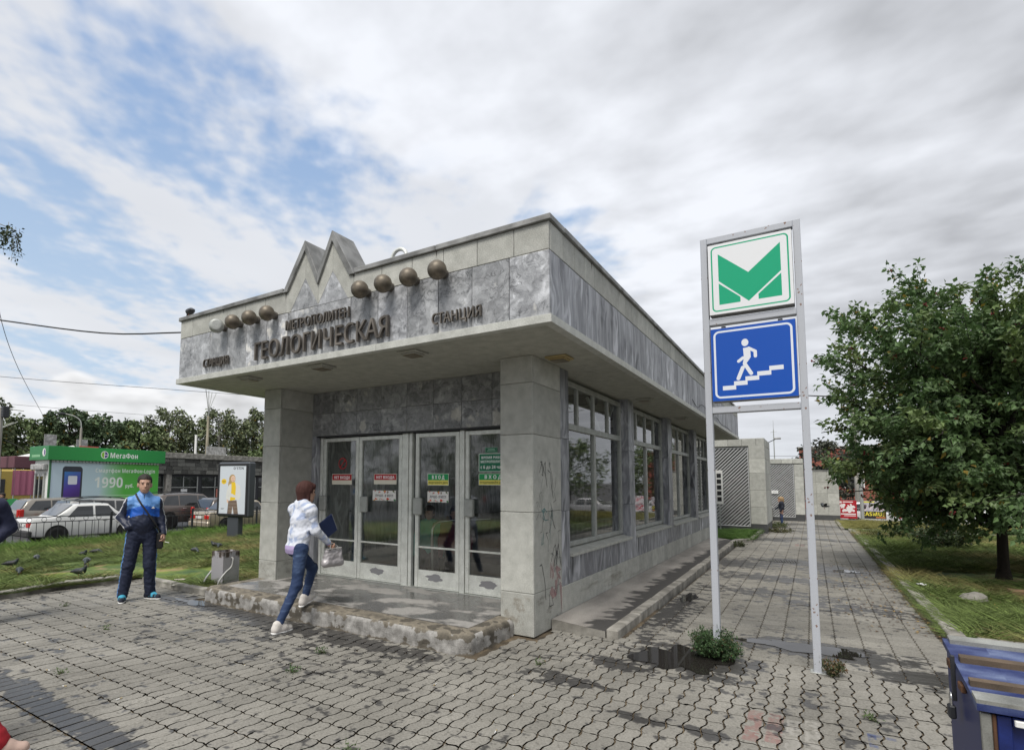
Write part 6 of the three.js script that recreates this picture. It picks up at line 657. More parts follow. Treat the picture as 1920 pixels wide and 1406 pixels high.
// ---- trees further off: clumped crowns ----
function clumpTree(name, label, x, z, h, rad, o = {}) {
  const r = rng(o.seed || Math.round(Math.abs(x * 13 + z * 7))), y0 = landY(x, z) - 0.1, t = thing(name, label, 'tree', [x, y0, z], 0, o.group), A = newA(), wood = [], tr = o.birch ? M.birch : M.bark, base = o.base ?? 0.25, col = o.col || [0.045, 0.07, 0.026], ls = o.leaf || 0.30, N = o.n || 2200, nc = o.clumps || 26;
  mesh('trunk', branch([V(0, 0, 0), V(0.1 * h * 0.1, h * 0.4, 0), V(0, h * 0.92, 0.05 * h * 0.2)], h * 0.017 + 0.04, 0.03, 8, 8), tr, t);
  for (let i = 0; i < nc; i++) { const e = (i + 0.5) / nc, yy = mix(base, 0.97, e), a = i * 2.39996 + r(), rr = rad * Math.sqrt(Math.max(0.03, 1 - Math.pow((yy - 0.52) / 0.5, 2))) * (0.55 + r() * 0.5), c = V(Math.cos(a) * rr, yy * h, Math.sin(a) * rr), cr = rad * (0.30 + r() * 0.24) * mix(1, 0.6, e); wood.push(branch([V(0, yy * h * 0.8, 0), c.clone().multiplyScalar(0.5).add(V(0, yy * h * 0.45, 0)), c], h * 0.006 + 0.01, 0.01, 5, 4)); const tone = 0.75 + r() * 0.5;
    for (let k = 0; k < N / nc; k++) { const d = rv(r), q = Math.pow(r(), 0.45), p = c.clone().add(V(d.x * cr * q, d.y * cr * q * 0.85 - (o.droop ? r() * r() * cr * 0.9 : 0), d.z * cr * q)), kk = tone * (0.75 + r() * 0.5), yl = r() < (o.yellow || 0.02); leafInto(A, p, rv(r).add(V(0, -0.4, 0)), V(0, 1, 0).addScaledVector(rv(r), 0.9), ls * (0.7 + r() * 0.6), ls * (0.5 + r() * 0.4), yl ? [0.16, 0.12, 0.02] : [col[0] * kk, col[1] * kk, col[2] * kk]); } }
  if (o.sprig) { const e = V(...o.sprig), s0 = V(0, 6.6, 0), md = s0.clone().lerp(e, 0.6).add(V(0, 0.25, 0)); wood.push(branch([s0, md, e], 0.03, 0.006, 10, 5)); for (let q = 0; q < 30; q++) { const b = md.clone().lerp(e, 0.35 + 0.7 * r()).addScaledVector(rv(r), 0.10), te = b.clone().add(V((r() - 0.5) * 0.35, -0.12 - r() * 0.42, (r() - 0.5) * 0.35)); wood.push(rod(b.toArray(), te.toArray(), 0.004, 0.002, 4)); for (let k = 0; k < 26; k++) { const p = b.clone().lerp(te, r()).addScaledVector(rv(r), 0.04), kk = 0.7 + r() * 0.6; leafInto(A, p, rv(r).add(V(0, -0.6, 0)), V(0, 1, 0).addScaledVector(rv(r), 0.8), 0.045 + r() * 0.02, 0.032, [col[0] * kk, col[1] * kk, col[2] * kk]); } } }
  mesh('limb', joined(wood), tr, t); mesh('crown', geoA(A), M.leafFar, t).userData.kind = 'stuff'; return t;
}
function spruce(label, x, z, h, rad) { const r = rng(Math.round(h * 100)), t = thing('spruce_tree', label, 'tree', [x, -0.7, z]), A = newA(); mesh('trunk', rod([0, 0, 0], [0, h, 0], h * 0.018, 0.02, 8), M.bark, t); const lv = 26; for (let i = 0; i < lv; i++) { const e = i / lv, y = mix(0.10, 0.985, e) * h, R = rad * (1 - e) * (0.85 + 0.3 * r()) + 0.12, n = Math.round(9 + 8 * (1 - e)); for (let k = 0; k < n; k++) { const a = k / n * 6.283 + r(), d = V(Math.cos(a), -0.22, Math.sin(a)); for (let s = 0; s < 9; s++) { const u = (s + r()) / 9, p = V(0, y, 0).addScaledVector(d, R * u).add(V(0, 0.18 * R * u * u, 0)); const kk = 0.7 + r() * 0.5; leafInto(A, p, d.clone().addScaledVector(rv(r), 0.8), V(0, 1, 0).addScaledVector(rv(r), 0.5), 0.5 * (1.1 - e * 0.6), 0.17, [0.034 * kk, 0.064 * kk, 0.036 * kk]); } } } mesh('crown', geoA(A), M.leafFar, t).userData.kind = 'stuff'; }
{
  const grp = 'trees along the far side of the left street', lab = ['dense mid-green street tree', 'tall airy birch with drooping twigs', 'dark green round street tree'], place = ['left of the overhead line pole', 'behind the overhead line pole', 'above the clothes stall', 'behind the pale board near the stall', 'behind the white board over the kiosk', 'behind the single-arm lamp post', 'just right of the single-arm lamp post', 'over the kiosk emblem', 'over the kiosk lettering', 'over the right part of the kiosk fascia', 'over the right end of the kiosk fascia', 'left of the short pale post', 'behind the tall cream lamp post', 'right of the tall cream lamp post', 'below the shorter spruce', 'behind the stone pavilion roof', 'below the taller spruce', 'hidden mostly by the left column'];
  const row = [[-66, -2, 7.8, 3.4, 0], [-64, -6, 8.6, 3.4, 2], [-63, -9.5, 9.0, 3.2, 0], [-62, -13.5, 10.4, 3.0, 1], [-62, -17.5, 8.2, 3.4, 0], [-60, -20, 9.6, 2.6, 2], [-60, -23.5, 9.0, 3.2, 2], [-59, -26.5, 8.6, 3.4, 0], [-58, -29, 10.6, 2.8, 1], [-57, -31.5, 9.6, 3.0, 1], [-56, -34, 11.0, 2.7, 1], [-56, -36.5, 10.2, 3.0, 1], [-54, -38.5, 11.6, 2.5, 1], [-53, -42, 8.4, 3.6, 0], [-51, -44, 7.6, 3.4, 0], [-46, -34, 6.4, 2.8, 0], [-48, -48, 8.6, 3.6, 2], [-45, -52, 9, 3.6, 0]];
  const cols = [[0.125, 0.17, 0.07], [0.145, 0.175, 0.09], [0.085, 0.13, 0.062]];
  row.forEach(([x, z, h, w, k], i) => clumpTree(k === 1 ? 'birch_tree' : 'street_tree', lab[k] + ' ' + place[i], x, z, h, w, { group: grp, birch: k === 1, droop: k === 1, col: cols[k], n: k === 1 ? 5200 : 6000, clumps: k === 1 ? 46 : 44, base: 0.12, leaf: k === 1 ? 0.32 : 0.42, yellow: 0.04, seed: 200 + i }));
  spruce('taller dark spruce standing left of the pavilion column', -57.2, -39.6, 11.0, 2.7); spruce('shorter dark spruce left of the taller spruce', -63, -41.9, 10.2, 2.4);
  clumpTree('birch_tree', 'near birch outside the left edge, its hanging twigs reaching the sky', -11.6, 2.9, 8.2, 1.6, { birch: true, droop: true, n: 3600, clumps: 30, base: 0.52, leaf: 0.06, sprig: [2.15, 6.25, -1.80], col: [0.05, 0.072, 0.028], seed: 321 });
  // behind the far fence and banners
  clumpTree('street_tree', 'dark tree behind the red banner on the far street', 3.0, -50, 6.2, 2.4, { col: [0.045, 0.05, 0.035], seed: 411 }); clumpTree('street_tree', 'green tree behind the concert banner on the far street', 8.5, -48, 6.0, 3.0, { col: cols[0], seed: 412 }); clumpTree('street_tree', 'green tree at the right end of the far street', 15, -44, 6.5, 3.2, { col: cols[0], seed: 413 });
  // to the right of the picture and behind the camera: what the panes mirror
  clumpTree('street_tree', 'round tree across the right-hand street, mirrored in the side windows', 36, -12, 8, 3.4, { col: cols[0], seed: 421, group: 'trees mirrored in the panes' }); clumpTree('street_tree', 'tall tree across the right-hand street, mirrored in the side windows', 37, -24, 9, 3.6, { col: cols[2], seed: 422, group: 'trees mirrored in the panes' }); clumpTree('street_tree', 'broad tree across the right-hand street, mirrored in the side windows', 36, 2, 7, 3.4, { col: cols[0], seed: 423, group: 'trees mirrored in the panes' });
  for (let i = 0; i < 6; i++) clumpTree('street_tree', `leafy tree south of the square, mirrored in the doors, ${['first', 'second', 'third', 'fourth', 'fifth', 'last'][i]} from the street`, -30 + i * 6.5, 30 + (i % 2) * 3, 8.5, 3.8, { col: cols[i % 2 ? 2 : 0], seed: 431 + i, base: 0.1, group: 'trees mirrored in the doors' });
}
// ---- shrubs and weeds ----
function weed(name, label, x, z, w, h, n, col, o = {}) { const r = rng(Math.round(Math.abs(x * 91 + z * 57)) + n), t = thing(name, label, 'plant', [x, landY(x, z), z]), A = newA(), st = []; const ns = o.stems || 26; for (let i = 0; i < ns; i++) { const a = r() * 6.283, rr = Math.sqrt(r()), tip = V(Math.cos(a) * rr * w, h * (0.45 + 0.55 * r()) * (1 - 0.45 * rr * rr), Math.sin(a) * rr * w * (o.flat || 1)), b = V(Math.cos(a) * rr * w * 0.25, 0, Math.sin(a) * rr * w * 0.25); st.push(rod(b.toArray(), tip.toArray(), 0.004, 0.002, 4)); for (let k = 0; k < n / ns; k++) { const u = 0.15 + 0.85 * Math.sqrt(r()), p = b.clone().lerp(tip, u).addScaledVector(rv(r), 0.035 * (o.spread || 1)), kk = 0.65 + r() * 0.7, dry = r() < (o.dry || 0.03); leafInto(A, p, rv(r).add(V(0, 0.25, 0)), V(0, 1, 0).addScaledVector(rv(r), 0.8), (o.leaf || 0.028) * (0.7 + r() * 0.7), (o.leaf || 0.028) * 0.45, dry ? [0.16, 0.09, 0.035] : [col[0] * kk, col[1] * kk, col[2] * kk]); } } mesh('stems', joined(st), std({ color: L3(0.06, 0.07, 0.025), roughness: 0.8 }), t).userData.kind = 'stuff'; mesh('foliage', geoA(A), M.leaf, t).userData.kind = 'stuff'; return t; }
weed('weed_clump', 'thick green weed clump growing round the left foot of the sign stand', 1.04, -1.56, 0.27, 0.30, 4200, [0.040, 0.095, 0.022], { stems: 70 }); weed('weed_tuft', 'small reddish-green weed tuft at the right foot of the sign stand', 1.99, -1.56, 0.10, 0.20, 520, [0.07, 0.085, 0.025], { dry: 0.35, stems: 22 });
weed('shrub', 'young leafy shrub on the lawn beyond the fruit tree', 4.75, -15.1, 0.75, 0.95, 1500, [0.045, 0.075, 0.022], { leaf: 0.11, stems: 40, spread: 3 }); weed('weed_clump', 'yellow-green tall weeds near the lawn path', 4.1, -17.6, 0.9, 0.6, 900, [0.11, 0.12, 0.03], { leaf: 0.07, stems: 40, spread: 3 }); weed('weed_clump', 'dark leafy shoot on the lawn behind the shrub', 5.3, -18.2, 0.4, 0.8, 500, [0.03, 0.05, 0.02], { leaf: 0.09, stems: 20, spread: 3 });
weed('weed_tuft', 'grass tuft growing in the apron kerb near its far end', 0.16, -12.6, 0.22, 0.14, 260, [0.07, 0.085, 0.03], { leaf: 0.06 }); weed('weed_tuft', 'weeds along the foot of the low wall between the vent kiosks', 0.62, -21.6, 0.5, 0.2, 420, [0.08, 0.10, 0.03], { leaf: 0.08, stems: 40, flat: 3 }); weed('weed_tuft', 'weeds at the corner of the first vent kiosk', 0.85, -18.6, 0.5, 0.16, 320, [0.10, 0.10, 0.035], { leaf: 0.08, stems: 40 });
for (const [x, z, lb] of [[-2.05, 1.10, 'green sprig growing between the setts of the square'], [-2.25, 0.55, 'tiny green sprig in a paving joint near the walking woman']]) weed('weed_sprig', lb, x, z, 0.06, 0.03, 60, [0.06, 0.12, 0.03], { stems: 10 });
// ---- lawn grass ----
{
  const tuft = (() => { const A = newA(), r = rng(7); for (let i = 0; i < 13; i++) { const a = r() * 6.28, d = V(Math.cos(a) * 0.6, 1, Math.sin(a) * 0.6), b = V((r() - 0.5) * 0.12, 0, (r() - 0.5) * 0.12); leafInto(A, b, d, V(Math.cos(a + 1), 0.2, Math.sin(a + 1)), 0.6 + r() * 0.7, 0.036, [1, 1, 1]); } const g = geoA(A); g.deleteAttribute('color'); return g; })();
  const gm = std({ roughness: 0.85, side: THREE.DoubleSide });
  const sow = (name, label, n, x0, x1, z0, z1, ok, seed, hgt, tint, yo) => { const r = rng(seed), im = new THREE.InstancedMesh(tuft, gm, n), m = new THREE.Matrix4(), q = new THREE.Quaternion(), c = new THREE.Color(); let k = 0, tries = 0; while (k < n && tries++ < n * 6) { const x = mix(x0, x1, r()), z = mix(z0, z1, r()); const d = ok(x, z); if (r() > d) continue; const h = hgt * (0.4 + r() * 0.8 + (r() < 0.06 ? 1.2 : 0)) * (0.6 + 0.5 * d); q.setFromAxisAngle(V(0, 1, 0), r() * 6.28); m.compose(V(x, landY(x, z) + yo + 0.03 * fbm(x * 0.7, z * 0.7, 3), z), q, V(0.6, h, 0.6)); im.setMatrixAt(k, m); const t = tint(x, z, r); c.setRGB(t[0], t[1], t[2]); im.setColorAt(k, c); k++; } im.count = k; im.castShadow = im.receiveShadow = true; im.name = numbered(name); tag(im, label, 'grass', null, 'stuff'); scene.add(im); };
  const gt = (x, z, r) => { const f = fbm(x * 0.45, z * 0.45, 3), k = (0.55 + r() * 0.9) * (1 + 0.5 * fbm(x * 2.2, z * 2.2, 3)), dry = sst(0.05, 0.45, f + (r() - 0.5) * 0.4); return [mix(0.13, 0.24, dry) * k, mix(0.18, 0.215, dry) * k, mix(0.048, 0.085, dry) * k]; };
  sow('lawn_grass', 'short patchy grass of the left lawn where pigeons feed', 60000, -19.7, -5.75, -16, 6, (x, z) => LAWN_L(x, z) ? clamp(0.16 + 0.75 * sst(-9.2, -15, x) + 0.5 * sst(-1.0, -3, z) + 0.8 * fbm(x * 0.6, z * 0.6, 3)) : 0, 71, 0.072, gt, 0.045);
  sow('lawn_grass', 'long ragged grass along the black fence', 9000, -19.75, -17.2, -16, 4, (x, z) => 0.2 + 0.7 * sst(-17.4, -19.3, x), 72, 0.13, (x, z, r) => { const k = 0.8 + r() * 0.5; return [0.125 * k, 0.215 * k, 0.042 * k]; }, 0.045);
  sow('lawn_grass', 'shaded patchy grass of the right lawn under the fruit tree', 70000, 3.3, 14, -20.3, -3.6, (x, z) => clamp(0.62 - 0.55 * sst(2.6, 0.8, Math.hypot(x - 4.7, (z + 8.6))) + 0.8 * fbm(x * 0.7, z * 0.7, 3)), 73, 0.078, gt, 0.04);
  sow('lawn_grass', 'dry grass of the far right lawn', 9000, 2.95, 14, -26.7, -21.5, () => 0.9, 74, 0.07, (x, z, r) => { const k = 0.8 + r() * 0.5; return [0.22 * k, 0.21 * k, 0.065 * k]; }, 0.04); sow('lawn_grass', 'small green grass patch at the foot of the first vent kiosk', 1800, -0.85, 0.24, -17.6, -13.95, () => 1, 75, 0.06, (x, z, r) => { const k = 0.8 + r() * 0.5; return [0.11 * k, 0.2 * k, 0.045 * k]; }, 0.05);
  sow('kerb_grass', 'ragged grass tufts along the kerb of the left lawn', 700, -8.35, -7.9, -0.5, 5, (x, z) => clamp(0.35 + fbm(z * 2.5, 7, 3)), 77, 0.08, gt, 0.05); sow('kerb_grass', 'grass blades leaning over the kerb stones of the right lawn', 1500, 3.22, 3.42, -20.2, -3.6, (x, z) => clamp(0.5 + fbm(z * 1.5, 2, 3)), 76, 0.09, gt, 0.03);
}
// ---------- figures: bodies meshed from smoothly joined limbs ----------
function nets(f, mn, mx, h, colorOf) {   // surface nets over the zero set of f
  const nx = Math.ceil((mx[0] - mn[0]) / h) + 1, ny = Math.ceil((mx[1] - mn[1]) / h) + 1, nz = Math.ceil((mx[2] - mn[2]) / h) + 1, F = new Float32Array(nx * ny * nz), id = (i, j, k) => (k * ny + j) * nx + i;
  for (let k = 0; k < nz; k++) for (let j = 0; j < ny; j++) for (let i = 0; i < nx; i++) F[id(i, j, k)] = f(mn[0] + i * h, mn[1] + j * h, mn[2] + k * h);
  const vid = new Int32Array(nx * ny * nz).fill(-1), pos = [], E = [[0, 1], [2, 3], [4, 5], [6, 7], [0, 2], [1, 3], [4, 6], [5, 7], [0, 4], [1, 5], [2, 6], [3, 7]];
  for (let k = 0; k + 1 < nz; k++) for (let j = 0; j + 1 < ny; j++) for (let i = 0; i + 1 < nx; i++) {
    const c = []; let m = 0; for (let q = 0; q < 8; q++) { const v = F[id(i + (q & 1), j + ((q >> 1) & 1), k + (q >> 2))]; c.push(v); if (v < 0) m |= 1 << q; } if (m === 0 || m === 255) continue; let x = 0, y = 0, z = 0, n = 0;
    for (const [a, b] of E) if ((c[a] < 0) !== (c[b] < 0)) { const t = c[a] / (c[a] - c[b]); x += mix(a & 1, b & 1, t); y += mix((a >> 1) & 1, (b >> 1) & 1, t); z += mix(a >> 2, b >> 2, t); n++; }
    vid[id(i, j, k)] = pos.length / 3; pos.push(mn[0] + (i + x / n) * h, mn[1] + (j + y / n) * h, mn[2] + (k + z / n) * h); }
  const idx = [], quad = (a, b, c, d, fl) => { if (a < 0 || b < 0 || c < 0 || d < 0) return; fl ? idx.push(a, b, c, a, c, d) : idx.push(a, c, b, a, d, c); };
  for (let k = 1; k + 1 < nz; k++) for (let j = 1; j + 1 < ny; j++) for (let i = 1; i + 1 < nx; i++) { const v = F[id(i, j, k)] < 0; if (v !== F[id(i + 1, j, k)] < 0) quad(vid[id(i, j - 1, k - 1)], vid[id(i, j, k - 1)], vid[id(i, j, k)], vid[id(i, j - 1, k)], v); if (v !== F[id(i, j + 1, k)] < 0) quad(vid[id(i - 1, j, k - 1)], vid[id(i - 1, j, k)], vid[id(i, j, k)], vid[id(i, j, k - 1)], v); if (v !== F[id(i, j, k + 1)] < 0) quad(vid[id(i - 1, j - 1, k)], vid[id(i, j - 1, k)], vid[id(i, j, k)], vid[id(i - 1, j, k)], v); }
  const g = new THREE.BufferGeometry(); g.setAttribute('position', new THREE.Float32BufferAttribute(pos, 3)); g.setIndex(idx); g.computeVertexNormals(); if (colorOf) { const col = []; for (let i = 0; i < pos.length; i += 3) col.push(...colorOf(pos[i], pos[i + 1], pos[i + 2])); g.setAttribute('color', new THREE.Float32BufferAttribute(col, 3)); } return g;
}
const cap = (a, b, r0, r1 = r0, s) => { const dx = b[0] - a[0], dy = b[1] - a[1], dz = b[2] - a[2], l2 = dx * dx + dy * dy + dz * dz + 1e-9, sx = s ? 1 / s[0] : 1, sz = s ? 1 / s[1] : 1, mn = s ? Math.min(s[0], s[1], 1) : 1; return { f: (x, y, z) => { const px = x - a[0], py = y - a[1], pz = z - a[2], t = clamp((px * dx + py * dy + pz * dz) / l2), ex = (px - dx * t) * sx, ey = py - dy * t, ez = (pz - dz * t) * sz; return (Math.sqrt(ex * ex + ey * ey + ez * ez) - (r0 + (r1 - r0) * t)) * mn; }, lo: [0, 1, 2].map(i => Math.min(a[i], b[i]) - Math.max(r0, r1) * 1.5), hi: [0, 1, 2].map(i => Math.max(a[i], b[i]) + Math.max(r0, r1) * 1.5) }; };
const ell = (c, r, R) => ({ f: (x, y, z) => { let px = x - c[0], py = y - c[1], pz = z - c[2]; if (R) { const t = px * R[0] - pz * R[1]; pz = px * R[1] + pz * R[0]; px = t; } const k = Math.sqrt((px / r[0]) ** 2 + (py / r[1]) ** 2 + (pz / r[2]) ** 2); return (k - 1) * Math.min(...r); }, lo: c.map((v) => v - Math.max(...r) * 1.2), hi: c.map((v) => v + Math.max(...r) * 1.2) });
const smin = (a, b, k) => { const h = Math.max(k - Math.abs(a - b), 0) / k; return Math.min(a, b) - h * h * k * 0.25; };
function solid(prims, k, h, o = {}) { const lo = [0, 1, 2].map(i => Math.min(...prims.map(p => p.lo[i])) - 2 * h), hi = [0, 1, 2].map(i => Math.max(...prims.map(p => p.hi[i])) + 2 * h); const w = o.wrinkle || 0; const f = (x, y, z) => { let d = 1e9; for (const p of prims) d = smin(d, p.f(x, y, z), k); if (w) d += w * (1.5 * Math.abs(n2(x * 8 + z * 6 + y * 3, y * 15 + x * 5 - z * 4)) - 0.35) + w * 0.6 * n2(x * 29 - z * 21, y * 27 + x * 12); if (o.groove) d += 0.006 * n2(Math.atan2(x - o.groove[0], z - o.groove[2]) * 8, y * 7) + 0.004 * n2(Math.atan2(x - o.groove[0], z - o.groove[2]) * 19, y * 11 + 5); if (o.cut) d = Math.max(d, o.cut(x, y, z)); return d; }; return nets(f, o.lo || lo, o.hi || hi, h, o.color); }
M.skin = std({ color: L3(0.48, 0.29, 0.21), roughness: 0.55 }); M.skin2 = std({ color: L3(0.45, 0.26, 0.18), roughness: 0.55 }); M.cloth = std({ vertexColors: true, roughness: 0.8 }); M.clothSatin = std({ vertexColors: true, roughness: 0.5 });
const lerp3 = (a, b, t) => a.map((v, i) => mix(v, b[i], t));
function handSolid(w, dir, side, curl, cell = 0.005) { // palm and five fingers from the wrist w along dir; side = thumb direction
  const d = V(...dir).normalize(), s = V(...side).normalize(), n = V().crossVectors(d, s).normalize(), P = (a, b, c) => V(...w).addScaledVector(d, a).addScaledVector(s, b).addScaledVector(n, c).toArray(), pr = [cap(P(0, 0, 0), P(0.03, 0, 0), 0.026, 0.028), cap(P(0.03, 0.018, 0), P(0.085, 0.026, 0), 0.016, 0.014), cap(P(0.03, 0, 0), P(0.088, 0.006, 0), 0.017, 0.014), cap(P(0.03, -0.018, 0), P(0.082, -0.016, 0), 0.015, 0.013)];
  [[0.028, 0.066], [0.010, 0.076], [-0.008, 0.07], [-0.026, 0.055]].forEach(([o, l]) => { const a = curl, k0 = P(0.085, o, 0), k1 = P(0.085 + l * 0.5 * Math.cos(a), o * 1.06, l * 0.5 * Math.sin(a)), k2 = P(0.085 + l * 0.5 * Math.cos(a) + l * 0.5 * Math.cos(a * 2.1), o * 1.05, l * 0.5 * Math.sin(a) + l * 0.5 * Math.sin(a * 2.1)); pr.push(cap(k0, k1, 0.0105, 0.0095), cap(k1, k2, 0.0095, 0.008)); }); pr.push(cap(P(0.022, 0.024, 0), P(0.055, 0.055, 0.012), 0.013, 0.011), cap(P(0.055, 0.055, 0.012), P(0.085, 0.062, 0.02), 0.0105, 0.009)); return solid(pr, 0.010, cell);
}
// J: joints in metres, the figure facing +z, its left hand towards +x
function person(label, o) {
  const t = thing('person', label, 'person', o.pos, o.turn), J = o.J, h = o.cell || 0.014, lw = o.bulk || 1, hc = J.head, hs = o.headScale || 1, hy = o.headTurn || 0, R = [Math.cos(hy), Math.sin(hy)], H = (x, y, z) => [hc[0] + hs * (x * R[0] + z * R[1]), hc[1] + hs * y, hc[2] + hs * (-x * R[1] + z * R[0])], skin = o.skin || M.skin, ch = Math.min(h, 0.007);
  const bodyP = [cap(J.pelvis, J.chest, 0.10, 0.12, [1.1, 0.8]), cap(J.chest, J.neck, 0.09, 0.055), cap(J.neck, H(0, -0.07, -0.01), 0.056, 0.056)]; for (const s of ['L', 'R']) bodyP.push(cap(J['sh' + s], J['el' + s], 0.045, 0.038), cap(J['el' + s], J['wr' + s], 0.036, 0.024), cap(J['hip' + s], J['kn' + s], 0.07, 0.05), cap(J['kn' + s], J['an' + s], 0.048, 0.034));
  const eS = (c, r, q) => ell(c, r.map(v => v * hs), q), headP = [eS(H(0, 0.035, -0.012), [0.077, 0.092, 0.096], R), eS(H(0, -0.035, 0.018), [0.062, 0.078, 0.074], R), eS(H(0, -0.085, 0.045), [0.036, 0.030, 0.036], R), cap(H(0, 0.012, 0.088), H(0, -0.026, 0.108), 0.009, 0.0135), eS(H(0.077, -0.012, -0.005), [0.012, 0.030, 0.019], R), eS(H(-0.077, -0.012, -0.005), [0.012, 0.030, 0.019], R), cap(H(-0.035, 0.030, 0.078), H(0.035, 0.030, 0.078), 0.012, 0.012), cap(H(-0.018, -0.062, 0.082), H(0.018, -0.062, 0.082), 0.009, 0.009), cap(H(0, -0.09, -0.02), J.neck, 0.055, 0.058)];
  const parts = [solid(bodyP, 0.05, Math.max(h, 0.016)), solid(headP, 0.018, ch)]; if (!o.farAway) for (const s of ['L', 'R']) if (o['hand' + s]) parts.push(handSolid(J['wr' + s], ...o['hand' + s])); parts.forEach(g => { if (g.attributes.uv) g.deleteAttribute('uv'); }); mesh('body', mergeGeometries(parts.map(g => g.toNonIndexed()), false), skin, t);
  if (!o.farAway) { for (const s of [-1, 1]) { const e = new THREE.SphereGeometry(0.0085, 10, 8); e.translate(...H(s * 0.030, 0.008, 0.080)); mesh('eye', e, M.dark, t); const b = rod(H(s * 0.016, 0.028, 0.090), H(s * 0.046, 0.030, 0.080), 0.0042, 0.0035, 6); mesh('eyebrow', b, M.hairDark, t); } mesh('mouth', rod(H(-0.020, -0.052, 0.089), H(0.020, -0.052, 0.089), 0.0042, 0.0042, 6), std({ color: L3(0.28, 0.10, 0.09), roughness: 0.5 }), t); }
  if (o.hair) { const hp = o.hair.prims(H, R, hs); mesh('hair', solid(hp, 0.02, ch, { cut: o.hair.cut ? (x, y, z) => { const px = x - hc[0], pz = z - hc[2]; return o.hair.cut((px * R[0] - pz * R[1]) / hs, (y - hc[1]) / hs, (px * R[1] + pz * R[0]) / hs); } : null, groove: hc }), o.hair.mat, t); }
  const armR = o.armR || 0.062, topP = [cap(J.pelvis, J.belly || lerp3(J.pelvis, J.chest, 0.45), 0.135 * lw, 0.145 * lw, [1.12, 0.86]), cap(J.belly || lerp3(J.pelvis, J.chest, 0.45), J.chest, 0.142 * lw, 0.14 * lw, [1.16, 0.84]), cap(J.shL, J.shR, 0.070, 0.070), cap(J.neck, J.shL, 0.062, 0.066), cap(J.neck, J.shR, 0.062, 0.066), cap(J.chest, J.neck, 0.12, 0.072)]; for (const s of ['L', 'R']) topP.push(cap(J['sh' + s], J['el' + s], armR * 1.12, armR), cap(J['el' + s], J['wr' + s], armR, armR * 0.72)); if (o.extraTop) topP.push(...o.extraTop);
  mesh(o.topName || 'jacket', solid(topP, 0.045, h, { wrinkle: o.wrinkle ?? 0.010, color: o.topColor, cut: o.topCut }), o.topMat || M.cloth, t);
  const lr = o.legR || [0.098, 0.072, 0.055], legP = [cap(lerp3(J.pelvis, J.hipL, 0.6), lerp3(J.pelvis, J.hipR, 0.6), 0.125 * lw, 0.125 * lw, [1, 0.9])]; for (const s of ['L', 'R']) legP.push(cap(J['hip' + s], J['kn' + s], lr[0] * (0.5 + lw / 2), lr[1]), cap(J['kn' + s], J['an' + s], lr[1], lr[2])); mesh(o.legName || 'trousers', solid(legP, 0.03, h, { wrinkle: o.legWrinkle ?? 0.009, color: o.legColor }), M.cloth, t);
  for (const s of ['L', 'R']) { const a = J['an' + s], tv = V(...(o['toe' + s] || [0, 0, 1])).normalize(), Tp = (z, x, y) => [a[0] + tv.x * z + tv.z * x, a[1] + y + tv.y * z, a[2] + tv.z * z - tv.x * x]; const gnd = -0.055; mesh('shoe', solid([cap(Tp(-0.045, 0, gnd + 0.006), Tp(0.055, 0, gnd + 0.004), 0.043, 0.045), cap(Tp(0.055, 0, gnd), Tp(0.150, 0, gnd - 0.006), 0.045, 0.035), cap(Tp(-0.04, 0, gnd), Tp(-0.03, 0, 0.0), 0.040, 0.042), cap(Tp(0.0, 0, 0.0), Tp(0.07, 0, gnd + 0.02), 0.042, 0.036)], 0.03, Math.min(h, 0.008), { cut: (x, y, z) => { const q = (x - a[0]) * tv.x + (z - a[2]) * tv.z; return -(y - (a[1] + tv.y * q + gnd - 0.035)); }, color: o.shoeColor ? (x, y, z) => o.shoeColor((x - a[0]) * tv.x + (z - a[2]) * tv.z, y - a[1], (x - a[0]) * tv.z - (z - a[2]) * tv.x) : () => [0.03, 0.03, 0.03] }), M.cloth, t); if (!o.farAway) { const so = solid([cap(Tp(-0.05, 0, gnd - 0.026), Tp(0.06, 0, gnd - 0.026), 0.043, 0.045, null), cap(Tp(0.06, 0, gnd - 0.026), Tp(0.155, 0, gnd - 0.026), 0.045, 0.036)], 0.02, 0.008, { cut: (x, y, z) => { const q = (x - a[0]) * tv.x + (z - a[2]) * tv.z, yy = y - (a[1] + tv.y * q + gnd - 0.026); return Math.max(yy - 0.004, -yy - 0.014); } }); mesh('sole', so, o.sole || M.white, t); } }
  return t;
}
M.hairDark = std({ color: L3(0.018, 0.012, 0.009), roughness: 0.7 }); M.hairRed = std({ color: L3(0.055, 0.018, 0.014), roughness: 0.85 }); M.hairBlond = std({ color: L3(0.30, 0.20, 0.10), roughness: 0.7 });
const stand = (k = 1, w = 1) => ({ pelvis: [0, 0.93 * k, 0], chest: [0, 1.27 * k, 0.0], neck: [0, 1.46 * k, -0.01], head: [0, 1.61 * k, 0.02], shL: [0.19 * w, 1.39 * k, 0], shR: [-0.19 * w, 1.39 * k, 0], elL: [0.26 * w, 1.12 * k, -0.03], elR: [-0.26 * w, 1.12 * k, -0.03], wrL: [0.27 * w, 0.87 * k, 0.06], wrR: [-0.27 * w, 0.87 * k, 0.06], hipL: [0.095, 0.90 * k, 0], hipR: [-0.095, 0.90 * k, 0], knL: [0.11, 0.49 * k, 0.03], knR: [-0.11, 0.49 * k, 0.03], anL: [0.12, 0.09, 0], anR: [-0.12, 0.09, 0] });
